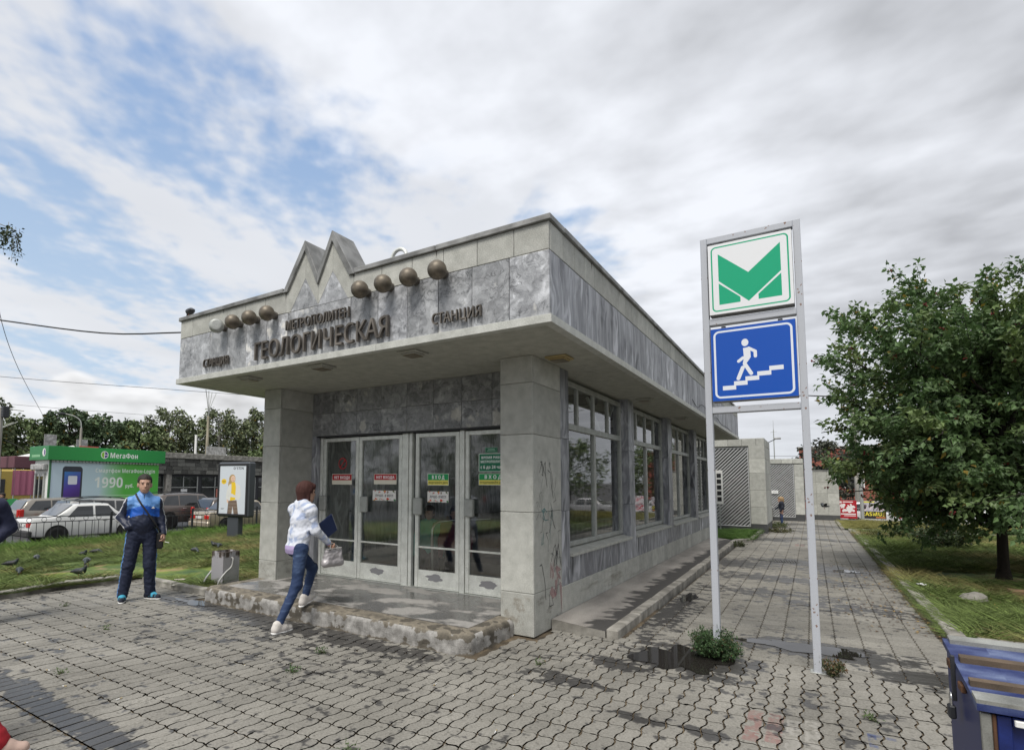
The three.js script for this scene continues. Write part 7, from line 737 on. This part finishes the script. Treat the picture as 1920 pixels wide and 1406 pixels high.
const shortHair = (mat) => ({ mat, prims: (H, R, k = 1) => [ell(H(0, 0.048, -0.020), [0.086 * k, 0.093 * k, 0.103 * k], R)], cut: (x, y, z) => Math.max(-(y - (z > 0.045 ? 0.062 : z > -0.01 ? 0.012 : -0.055)), z > 0.04 ? z - 0.092 : -1) }), bobHair = (mat, len = -0.13) => ({ mat, prims: (H, R, k = 1) => [ell(H(0, 0.045, -0.018), [0.095 * k, 0.098 * k, 0.112 * k], R), cap(H(0, 0.0, -0.055), H(0, len * 0.8, -0.06), 0.078, 0.055), cap(H(0.062, 0.02, -0.02), H(0.062, len * 0.7, -0.02), 0.034, 0.022), cap(H(-0.062, 0.02, -0.02), H(-0.062, len * 0.7, -0.02), 0.034, 0.022), cap(H(-0.04, 0.075, 0.06), H(0.04, 0.07, 0.062), 0.034, 0.034)], cut: (x, y, z) => Math.max(z > 0.035 && y < 0.04 ? 0.02 : -1, (len - 0.02) - y) });
// ---- the man in the tracksuit ----
{
  const navy = [0.010, 0.016, 0.042], light = [0.115, 0.285, 0.62], mid = [0.010, 0.10, 0.48], white = [0.72, 0.72, 0.74], J = { pelvis: [0.0, 0.96, 0], belly: [0, 1.10, 0.03], chest: [0.0, 1.30, 0.01], neck: [0, 1.50, -0.015], head: [0.0, 1.645, 0.02], shL: [0.168, 1.385, 0], shR: [-0.168, 1.385, 0], elL: [0.232, 1.14, -0.03], elR: [-0.282, 1.17, -0.07], wrL: [0.272, 0.94, 0.07], wrR: [-0.185, 1.04, 0.08], hipL: [0.10, 0.92, 0], hipR: [-0.10, 0.92, 0], knL: [0.115, 0.50, 0.03], knR: [-0.155, 0.50, 0.04], anL: [0.135, 0.095, -0.02], anR: [-0.205, 0.095, 0.03] };
  const segd = (x, y, z, a, b) => { const d = b.map((v, i) => v - a[i]), l = d.reduce((s, v) => s + v * v, 0), t = clamp(((x - a[0]) * d[0] + (y - a[1]) * d[1] + (z - a[2]) * d[2]) / l); return [t, x - a[0] - d[0] * t, y - a[1] - d[1] * t, z - a[2] - d[2] * t]; };
  const man = person('stocky man in a blue tracksuit standing with one hand in his pocket, holding a cigarette', { pos: [-6.22, 0.0, 0.32], turn: 62 * D2R, J, cell: 0.011, bulk: 1.02, armR: 0.062, legR: [0.105, 0.082, 0.070], headTurn: 0.08, headScale: 1.12, handL: [[0.12, -0.9, 0.42], [-0.35, 0.3, 0.9], 0.75], toeR: [-0.05, 0, 1], toeL: [0.72, 0, 0.7], wrinkle: 0.012, legWrinkle: 0.016, hair: shortHair(M.hairDark), topMat: M.clothSatin,
    topColor: (x, y, z) => { for (const s of ['L', 'R']) { const sg = s === 'L' ? 1 : -1, A = segd(x, y, z, J['sh' + s], J['el' + s]), B = segd(x, y, z, J['el' + s], J['wr' + s]), da = Math.hypot(...A.slice(1)), db = Math.hypot(...B.slice(1)), onArm = sg * x > 0.205 || db < 0.076; if (onArm) { const q = db < da ? B : A; const up = sg * q[1] * 0.75 + q[2] * 0.25, fr = q[3]; const an = Math.atan2(fr, sg * q[1] + 0.4 * q[2]); if (Math.abs(an) < 0.75 && (sg * q[1] > 0)) { const w = (an + 0.75) / 1.5 * 6; if (Math.floor(w) % 2 === 0) return white; } return navy; } } const yb = 1.30 + 0.055 * Math.min(1, Math.abs(x) / 0.2) * -1 + 0.02 * x; if (y > 1.465 && Math.hypot(x, z) < 0.13) return light; if (y > yb + 0.05) return light; if (y > yb - 0.075) return mid; return navy; },
    legColor: (x, y, z) => { if (x < -0.10 && y < 0.98) { const A = segd(x, y, z, y > 0.5 ? J.hipR : J.knR, y > 0.5 ? J.knR : J.anR), an = Math.atan2(A[3], -A[1]); if (Math.abs(an) < 0.5 && -A[1] > 0) { if (Math.floor((an + 0.5) / 1.0 * 5) % 2 === 0) return light; } } if (x > 0.10) { const A = segd(x, y, z, y > 0.5 ? J.hipL : J.knL, y > 0.5 ? J.knL : J.anL), an = Math.atan2(A[3], A[1]); if (Math.abs(an) < 0.4 && A[1] > 0) { if (Math.floor((an + 0.4) / 0.8 * 5) % 2 === 0) return light; } } return navy; }, shoeColor: (f, y, s) => f > 0.0 && f < 0.13 && y > -0.055 && Math.floor((f + 0.2) * 34) % 2 ? [0.05, 0.34, 0.50] : y > -0.02 && f > 0.02 ? [0.05, 0.34, 0.5] : [0.012, 0.016, 0.03] });
  mesh('zip', rod([0, 1.50, 0.075], [0.004, 1.22, 0.150], 0.004, 0.004, 6), M.dark, man);
  const strap = group('shoulder_bag', man); const flat = (pts, w) => { const c = new THREE.CatmullRomCurve3(pts.map(p => V(...p))), s = new THREE.Shape([[-w, -0.003], [w, -0.003], [w, 0.003], [-w, 0.003]].map(p => new THREE.Vector2(...p))); return new THREE.ExtrudeGeometry(s, { steps: 40, extrudePath: c, bevelEnabled: false }); };
  mesh('strap', tube([[-0.10, 1.508, -0.03], [-0.105, 1.50, 0.06], [-0.05, 1.40, 0.135], [0.05, 1.25, 0.165], [0.15, 1.10, 0.165], [0.215, 0.98, 0.10], [0.225, 0.93, 0.04]], 0.013, 50, 6), M.dark, strap); mesh('bag', box(0.185, 0.275, 0.72, 0.95, -0.03, 0.13, 0.02), M.black, strap); mesh('emblem', polys([[[0.098, 1.305, 0.150], [0.145, 1.305, 0.138], [0.122, 1.335, 0.142]]]), M.white, man).position.z = 0.012;
  const cg = thing('cigarette', 'cigarette between the fingers of the man in the tracksuit', 'cigarette'); cg.position.copy(man.position); cg.rotation.copy(man.rotation); mesh('paper', rod([0.297, 0.82, 0.155], [0.347, 0.813, 0.215], 0.004, 0.004, 8), M.white, cg); mesh('filter', rod([0.297, 0.82, 0.155], [0.282, 0.822, 0.137], 0.0041, 0.0041, 8), M.yellowed, cg);
}
// ---- the woman stepping up to the doors ----
{
  const J = { pelvis: [0, 0.93, 0.0], belly: [0, 1.06, 0.03], chest: [0.0, 1.24, 0.055], neck: [0, 1.42, 0.085], head: [0, 1.565, 0.125], shL: [0.155, 1.36, 0.075], shR: [-0.155, 1.36, 0.065], elL: [0.20, 1.13, 0.13], elR: [-0.205, 1.12, 0.11], wrL: [0.08, 1.09, 0.36], wrR: [-0.205, 0.965, 0.305], hipL: [0.085, 0.90, 0.02], hipR: [-0.085, 0.90, -0.01], knL: [0.10, 0.63, 0.33], knR: [-0.095, 0.50, -0.06], anL: [0.09, 0.30, 0.22], anR: [-0.10, 0.095, -0.30] };
  const w = person('woman in a pale marbled denim jacket and blue jeans stepping up onto the platform', { pos: [-3.26, 0, 0.03], turn: Math.PI - 0.05, J, cell: 0.011, bulk: 0.86, armR: 0.052, legR: [0.090, 0.062, 0.044], headTurn: -0.1, headScale: 1.06, handR: [[0, -0.75, 0.6], [0.5, 0.4, 0.5], 1.3], handL: [[-0.5, -0.2, 0.8], [0.2, 0.9, 0.2], 1.1], toeL: [0, 0.42, 1], wrinkle: 0.011, legWrinkle: 0.008, hair: bobHair(M.hairRed, -0.14), sole: M.white,
    topColor: (x, y, z) => { if (y < 0.945 + 0.0 * x) return [0.42, 0.34, 0.56]; const a = fbm(x * 13 + z * 9, y * 13 - z * 7, 4); const k = sst(0.0, 0.28, a); return [mix(0.66, 0.36, k), mix(0.69, 0.43, k), mix(0.76, 0.60, k)]; }, topCut: (x, y, z) => 0.855 + 0.10 * z - y,
    legColor: (x, y, z) => { const a = fbm(x * 4 + z * 3, y * 3, 3), b = fbm(x * 10 + z * 8, y * 40, 2), f = sst(0.18, 0.5, b + a * 0.5) * 0.32 + sst(-0.1, 0.5, a) * 0.22; return [mix(0.014, 0.13, f), mix(0.034, 0.20, f), mix(0.095, 0.34, f)]; }, shoeColor: (f, y) => y < -0.06 ? [0.62, 0.58, 0.54] : [0.60, 0.57, 0.53], extraTop: [cap([0.04, 1.43, 0.05], [-0.04, 1.43, 0.05], 0.055, 0.055), cap([0.04, 0.90, 0.0], [-0.04, 0.90, 0.0], 0.108, 0.108, [1, 0.98])] });
  const bag = thing('handbag', 'silver-grey handbag hanging from the right hand of the stepping woman', 'bag'); bag.position.copy(w.position); bag.rotation.copy(w.rotation); const bm = std({ color: L3(0.44, 0.42, 0.43), roughness: 0.4, metalness: 0.15 }), bx = -0.225, bz = 0.37; const bg = solid([cap([bx, 0.865, bz - 0.10], [bx, 0.865, bz + 0.10], 0.03, 0.03, [0.9, 1]), cap([bx, 0.72, bz - 0.115], [bx, 0.72, bz + 0.115], 0.05, 0.05, [1.1, 1]), cap([bx, 0.80, bz - 0.09], [bx, 0.80, bz + 0.09], 0.045, 0.045)], 0.05, 0.009, { wrinkle: 0.012 }); mesh('bag_body', bg, bm, bag); mesh('bag_rim', tube([[bx - 0.03, 0.89, bz - 0.11], [bx + 0.03, 0.89, bz - 0.11], [bx + 0.035, 0.892, bz], [bx + 0.03, 0.89, bz + 0.11], [bx - 0.03, 0.89, bz + 0.11], [bx - 0.035, 0.892, bz]], 0.007, 40, 6, true), M.greyPaint, bag); for (const s of [-1, 1]) mesh('bag_handle', tube([[bx + s * 0.03, 0.885, bz - 0.075], [bx + s * 0.012, 0.93, bz - 0.05], [bx, 0.952, bz - 0.03], [bx + s * 0.012, 0.93, bz + 0.03], [bx + s * 0.03, 0.885, bz + 0.075]], 0.006, 30, 6), M.greyPaint, bag);
  const fo = thing('folder', 'dark blue flat folder under the arm of the stepping woman', 'folder'); fo.position.copy(w.position); fo.rotation.copy(w.rotation); const fb = mesh('cover', box(-0.008, 0.008, -0.115, 0.115, -0.15, 0.15, 0.004), std({ color: L3(0.012, 0.024, 0.085), roughness: 0.5 }), fo); fb.position.set(-0.07, 1.13, 0.40); fb.rotation.x = -0.45; fb.rotation.y = 0.12; const pg = mesh('paper_edge', box(-0.004, 0.004, -0.108, 0.108, 0.151, 0.154, 0.001), M.white, fo); pg.position.copy(fb.position); pg.rotation.copy(fb.rotation);
}
// ---- other people ----
{
  const flat = (c) => () => c, C = (label, pos, turn, J, top, leg, hair, o = {}) => person(label, { pos, turn, J, cell: 0.02, topColor: flat(top), legColor: flat(leg), hair, farAway: true, ...o });
  const a = stand(0.66, 0.72); Object.assign(a, { anL: [0.07, 0.07, 0], anR: [-0.07, 0.07, 0], knL: [0.07, 0.32, 0.02], knR: [-0.07, 0.32, 0.02], hipL: [0.06, 0.58, 0], hipR: [-0.06, 0.58, 0], elR: [-0.17, 0.78, 0.06], wrR: [-0.18, 0.66, 0.22] }); C('small fair-haired person in a dark jacket and jeans by the second vent kiosk', [0.80, 0, -22.8], -1.5, a, [0.012, 0.016, 0.028], [0.025, 0.05, 0.12], bobHair(M.hairBlond, -0.18), { bulk: 0.72, armR: 0.045, legR: [0.075, 0.055, 0.045] });
  C('man in black clothes standing at the fence beyond the parked cars', [-29.9, -0.62, -5.2], 1.2, stand(), [0.012, 0.012, 0.014], [0.012, 0.012, 0.016], shortHair(M.hairBlond)); C('dark-clad shopper behind the man at the far fence', [-31.6, -0.62, -6.0], 0.4, stand(0.96), [0.02, 0.014, 0.014], [0.015, 0.015, 0.02], bobHair(M.hairDark));
  const nv = [0.010, 0.014, 0.042], J2 = stand(1.0, 1.08); J2.elR = [-0.31, 1.13, -0.05]; J2.wrR = [-0.19, 0.95, 0.12]; J2.elL = [0.32, 1.13, -0.06]; J2.wrL = [0.19, 0.97, 0.10]; J2.knL = [0.15, 0.49, 0.03]; J2.anL = [0.19, 0.09, 0]; J2.hipL = [0.11, 0.90, 0]; person('person in a dark navy jacket with thin white piping at the left edge', { pos: [-6.34, 0, 2.20], turn: 1.1, J: J2, cell: 0.013, topColor: (x, y, z) => { const q = Math.abs(x) - mix(0.24, 0.40, clamp((1.39 - y) / 0.27)); return Math.abs(z + 0.03) < 0.008 && Math.abs(x) > 0.3 ? [0.6, 0.6, 0.62] : nv; }, legColor: flat(nv), hair: shortHair(M.hairDark), handR: [[0.3, -0.8, 0.4], [0, 0.2, 0.9], 0.8], handL: [[-0.3, -0.8, 0.4], [0, 0.2, 0.9], 0.8], armR: 0.075, bulk: 1.1 });
  const J3 = stand(0.98); J3.anL = [0.05, 0.095, 0.62]; J3.knL = [0.08, 0.48, 0.36]; J3.anR = [-0.12, 0.095, -0.15]; person('person in red trousers walking at the bottom left corner', { pos: [-2.60, 0, 3.745], turn: 2.65, J: J3, cell: 0.014, topColor: flat([0.2, 0.02, 0.03]), legColor: flat([0.36, 0.012, 0.022]), legR: [0.10, 0.085, 0.08], hair: bobHair(M.hairDark), handR: [[0, -1, 0.1], [0, 0.1, 1], 0.5], handL: [[0, -1, 0.1], [0, 0.1, 1], 0.5], shoeColor: () => [0.5, 0.36, 0.30] });
  const J4 = stand(0.96, 0.92); C('woman in a teal top just inside the half-open door', [-3.72, -0.38, -3.35], 0.45, J4, [0.06, 0.36, 0.30], [0.02, 0.02, 0.03], bobHair(M.hairDark), { bulk: 0.95 }); C('person in a maroon jacket beside the woman in teal inside the doors', [-3.28, -0.38, -3.50], 0.5, J4, [0.13, 0.018, 0.03], [0.02, 0.02, 0.03], bobHair(M.hairDark), { bulk: 0.98 });
}
// ---- pigeons ----
{
  const build = (tone, pose) => { const g = new THREE.Group(), col = (x, y, z) => { const n = 0.85 + 0.3 * fbm(x * 60, z * 60, 2); if (z > 0.075) return [0.035 * n, 0.05 * n, 0.055 * n]; if (z < -0.10) return [0.03 * n, 0.032 * n, 0.038 * n]; if (Math.abs(z + 0.035) < 0.010 || Math.abs(z + 0.07) < 0.009) return [0.02, 0.021, 0.025]; return [tone * n, tone * 1.03 * n, tone * 1.12 * n]; }; const dn = pose === 'peck' ? 1 : 0, hd = dn ? [0.0, 0.075, 0.16] : [0, 0.185, 0.105], nk = dn ? [0, 0.11, 0.10] : [0, 0.145, 0.085];
    mesh('body', solid([cap([0, 0.115, 0.05], [0, 0.105, -0.06], 0.050, 0.040), cap([0, 0.105, -0.06], [0, 0.09, -0.17], 0.036, 0.014, [1.2, 0.6]), cap([0, 0.12, 0.05], nk, 0.042, 0.027), cap(nk, hd, 0.026, 0.021), cap([0.034, 0.115, 0.04], [0.024, 0.105, -0.13], 0.024, 0.010), cap([-0.034, 0.115, 0.04], [-0.024, 0.105, -0.13], 0.024, 0.010)], 0.02, 0.007, { color: col }), M.clothSatin, g); const bk = V(...hd).add(V(0, dn ? -0.022 : -0.004, dn ? 0.018 : 0.024)), be = bk.clone().add(V(0, dn ? -0.018 : -0.005, dn ? 0.010 : 0.022)); mesh('beak', rod(bk.toArray(), be.toArray(), 0.006, 0.002, 6), M.darkMetal, g); for (const s of [-1, 1]) { mesh('leg', joined([rod([s * 0.02, 0.07, 0.0], [s * 0.022, 0.004, 0.008], 0.005, 0.004, 5), rod([s * 0.022, 0.004, 0.0], [s * 0.022, 0.003, 0.03], 0.004, 0.003, 5)]), std({ color: L3(0.35, 0.09, 0.07), roughness: 0.6 }), g); const e = new THREE.SphereGeometry(0.0035, 6, 5); e.translate(hd[0] + s * 0.018, hd[1] + 0.004, hd[2] + 0.008); mesh('eye', e, M.amber, g); } return g; };
  const protos = [build(0.055, 'stand'), build(0.055, 'peck'), build(0.19, 'peck'), build(0.032, 'stand')];
  const put = (k, x, z, turn, label, grp, y, sc = 1) => { const c = protos[k].clone(); c.name = numbered('pigeon'); c.position.set(x, y ?? landY(x, z) + 0.05, z); c.rotation.y = turn; c.scale.setScalar(sc); tag(c, label, 'pigeon', grp); scene.add(c); return c; }; const g1 = 'pigeons feeding on the left lawn';
  put(0, -11.7, 0.05, 2.4, 'dark pigeon standing upright on the left lawn', g1); put(1, -9.95, 0.50, 1.2, 'dark grey pigeon pecking on the bare patch of the left lawn', g1); put(2, -13.0, -0.85, 1.4, 'pale grey pigeon pecking far back on the left lawn', g1); put(3, -8.55, 0.12, 1.9, 'blackish pigeon near the kerb of the left lawn', g1, undefined, 1.12); put(2, -10.3, -0.74, 1.0, 'pale silver pigeon in the middle of the left lawn', g1, undefined, 1.1); put(3, -12.6, -1.65, 1.7, 'blackish pigeon behind the silver pigeon on the left lawn', g1); put(1, -13.2, -2.2, 2.2, 'small dark pigeon near the fence on the left lawn', g1); put(1, -10.3, -3.05, 1.5, 'dark pigeon pecking right of the man on the left lawn', g1); put(3, -11.2, -4.2, -0.7, 'blackish pigeon standing behind the litter bin', g1); put(1, -10.9, -4.1, 0.8, 'dark pigeon pecking beside another behind the litter bin', g1);
  put(1, -6.0, -0.12, -1.9, 'grey pigeon perched on the left end of the pavilion coping', null, 4.197, 1.05);
  const fl = put(0, 2.27, -19.83, -1.2, 'dark pigeon in flight before the granite wall', null, 0.83); for (const s of [-1, 1]) { const w = polys([[[s * 0.03, 0.12, 0.05], [s * 0.03, 0.12, -0.06], [s * 0.17, 0.21, -0.03], [s * 0.17, 0.21, 0.06]], [[s * 0.17, 0.21, 0.06], [s * 0.17, 0.21, -0.03], [s * 0.30, 0.22, -0.06]]]); mesh('wing', w, std({ color: L3(0.045, 0.047, 0.052), roughness: 0.7, side: THREE.DoubleSide }), fl); }
}
// ---------- stones, scraps and what the panes mirror ----------
{
  const r = rng(131); const rock = (label, x, z, w, h) => { const g = new THREE.IcosahedronGeometry(1, 2), p = g.attributes.position; for (let i = 0; i < p.count; i++) { const v = V(p.getX(i), p.getY(i), p.getZ(i)), k = 1 + 0.45 * n2(v.x * 1.3 + x, v.y * 1.7 + v.z * 1.1 + z); p.setXYZ(i, v.x * w * k, Math.max(-0.02, v.y * h * k), v.z * w * 0.7 * k); } g.computeVertexNormals(); const m = mesh('rock', metricUV(g), M.kerb[0]); m.position.set(x, 0.04, z); m.name = numbered('rock'); tag(m, label, 'stone'); scene.add(m); };
  rock('pale broken stone lying on the right lawn before the fruit tree', 3.80, -6.28, 0.16, 0.15); rock('small half-buried stone on the right lawn near the kerb corner', 3.52, -4.15, 0.11, 0.05);
  const pk = thing('timber_board', 'bare timber board lying on the right lawn near the trunk', 'board'); mesh('board', box(4.33, 5.5, 0.09, 0.15, -7.25, -7.0, 0.006), std({ map: concreteT, color: L3(0.42, 0.27, 0.15), roughness: 0.85 }), pk); mesh('prop', box(4.6, 4.7, 0.03, 0.089, -7.2, -7.05, 0.006), M.bark, pk);
  const scrap = (label, x, z, w, d, col, turn, y) => { const g = new THREE.PlaneGeometry(w, d, 4, 4), p = g.attributes.position; for (let i = 0; i < p.count; i++) p.setZ(i, 0.02 * n2(p.getX(i) * 22 + x, p.getY(i) * 22) + 0.012); g.rotateX(-Math.PI / 2); g.computeVertexNormals(); const m = mesh('paper_scrap', g, std({ color: col, roughness: 0.7, side: THREE.DoubleSide })); m.position.set(x, y ?? landY(x, z) + 0.055, z); m.rotation.y = turn; m.name = numbered('paper_scrap'); tag(m, label, 'litter'); scene.add(m); };
  scrap('crumpled pinkish wrapper on the grass beside the kerb end', -6.95, -0.72, 0.16, 0.08, L3(0.6, 0.5, 0.47), 0.6); scrap('white wrapper lying on the right lawn beside the kerb', 3.30, -7.0, 0.10, 0.13, L3(0.75, 0.75, 0.78), 0.3, 0.13); scrap('pale plastic scrap near the kerb of the left lawn', -8.3, -0.35, 0.28, 0.09, L3(0.4, 0.45, 0.36), 1.1); scrap('white paper scrap on the left lawn near the fence', -14.6, -2.5, 0.2, 0.1, L3(0.6, 0.6, 0.58), 0.2); scrap('small crumpled paper beside the tracksuited man', -6.55, -0.40, 0.1, 0.09, L3(0.5, 0.48, 0.42), 2);
  // cigarette butts and specks of litter on the setts
  for (let i = 0; i < 16; i++) { const x = -6 + r() * 8.5, z = 0.3 + r() * 2.3, a = r() * 6.28, b = thing('cigarette_butt', 'cigarette butt lying on the setts of the square', 'litter', [x, 0.004, z], a, 'cigarette butts on the square'); mesh('filter', rod([0, 0.004, 0], [0.022, 0.004, 0], 0.004, 0.004, 6), M.yellowed, b); mesh('paper', rod([0.0225, 0.004, 0], [0.036 + r() * 0.02, 0.004, 0], 0.004, 0.0036, 6), M.white, b); }
  [[-4.9, 1.35], [-3.7, 2.3], [-0.6, 1.9], [0.5, 1.5], [-6.6, 1.1], [2.2, -0.6], [-0.3, -0.35]].forEach(([x, z], i) => weed('weed_sprig', ['green sprig in a joint left of the walking woman', 'green sprig beside the straight border setts', 'green sprig in a joint of the open square', 'small weed in a joint before the puddle', 'weed sprig near the tracksuited man', 'weed sprig in a joint right of the sign stand', 'weed sprig by the foot of the right column'][i], x, z, 0.045, 0.025, 36, [0.08, 0.13, 0.035], { stems: 8 }));
  // fallen leaves along the right kerb
  const A = newA(); for (let i = 0; i < 420; i++) { const x = 3.05 - Math.pow(r(), 2.2) * 0.9, z = -3.6 - r() * 7; leafInto(A, V(x, 0.006 + r() * 0.004, z), V(r() - 0.5, 0.02, r() - 0.5), V(0, 1, 0).addScaledVector(rv(r), 0.15), 0.03 + r() * 0.03, 0.02 + r() * 0.015, r() < 0.3 ? [0.30, 0.20, 0.07] : [0.09, 0.055, 0.03]); } for (let i = 0; i < 500; i++) { const x = 3.3 + r() * 4, z = -3.7 - r() * 6; leafInto(A, V(x, 0.075 + r() * 0.01, z), V(r() - 0.5, 0.05, r() - 0.5), V(0, 1, 0).addScaledVector(rv(r), 0.3), 0.04 + r() * 0.03, 0.025 + r() * 0.015, r() < 0.4 ? [0.34, 0.22, 0.07] : [0.10, 0.06, 0.03]); } const fl = mesh('fallen_leaves', geoA(A), M.leafFar); fl.name = numbered('fallen_leaves'); tag(fl, 'scattered brown fallen leaves along the right kerb and under the tree', 'leaves', null, 'stuff'); scene.add(fl);
  // across the right-hand street: orange tram, pale building, concrete column
  const tram = thing('orange_tram', 'orange and white tram on the right-hand street, mirrored in the side windows', 'tram', [22, -0.1, -9], 0); mesh('tram_body', box(-1.25, 1.25, 0.35, 3.1, -7, 7, 0.15), std({ color: L3(0.55, 0.12, 0.02), roughness: 0.4 }), tram); mesh('tram_band', box(-1.27, 1.27, 2.3, 3.05, -6.9, 6.9, 0.05), std({ color: L3(0.6, 0.58, 0.5), roughness: 0.4 }), tram); for (let i = 0; i < 8; i++) mesh('tram_window', box(-1.30, -1.271, 1.4, 2.28, -6.5 + i * 1.65, -5.2 + i * 1.65, 0.01), M.carGlass, tram); mesh('tram_bogie', joined([box(-1, 1, 0, 0.349, -5.5, -3.5, 0.05), box(-1, 1, 0, 0.349, 3.5, 5.5, 0.05)]), M.darkMetal, tram);
  pole('concrete_column', 'thick concrete lamp column across the right lawn, mirrored in the first side window', 15.2, -0.05, -8.4, 9, 0.22, 0.15, M.concrete);
  const sp = thing('shop_pavilion', 'long pale shop pavilion across the right-hand street, mirrored in the windows', 'building', [40, -0.1, -6]); mesh('wall', box(-3, 3, 0, 4.2, -26, 22, 0.03), M.white, sp); mesh('sign_band', box(-3.05, -3.001, 2.9, 3.8, -20, 6, 0.01), std({ color: L3(0.4, 0.03, 0.04), roughness: 0.5 }), sp); for (let i = 0; i < 12; i++) mesh('shop_window', box(-3.04, -3.001, 0.5, 2.6, -24 + i * 3.6, -21.4 + i * 3.6, 0.01), M.carGlass, sp);
  // cars south of the square, mirrored in the doors
  [['grey wagon parked south of the square, mirrored in the doors', W4, L3(0.25, 0.25, 0.26), -14, 20], ['white sedan parked south of the square, mirrored in the doors', S4, L3(0.7, 0.7, 0.7), -8.5, 20.5], ['dark off-road car parked south of the square, mirrored in the doors', U4, L3(0.05, 0.05, 0.06), -20, 20.2]].forEach(([lb, T, c, x, z]) => { const k = car('parked_car', lb, { ...T, color: c, pos: [x, -0.13, z], turn: Math.PI / 2 }); k.userData.group = 'cars mirrored in the doors'; });
}
scene.traverse(o => { if (o.isMesh) { o.castShadow = true; o.receiveShadow = true; } });
renderer.render(scene, camera);
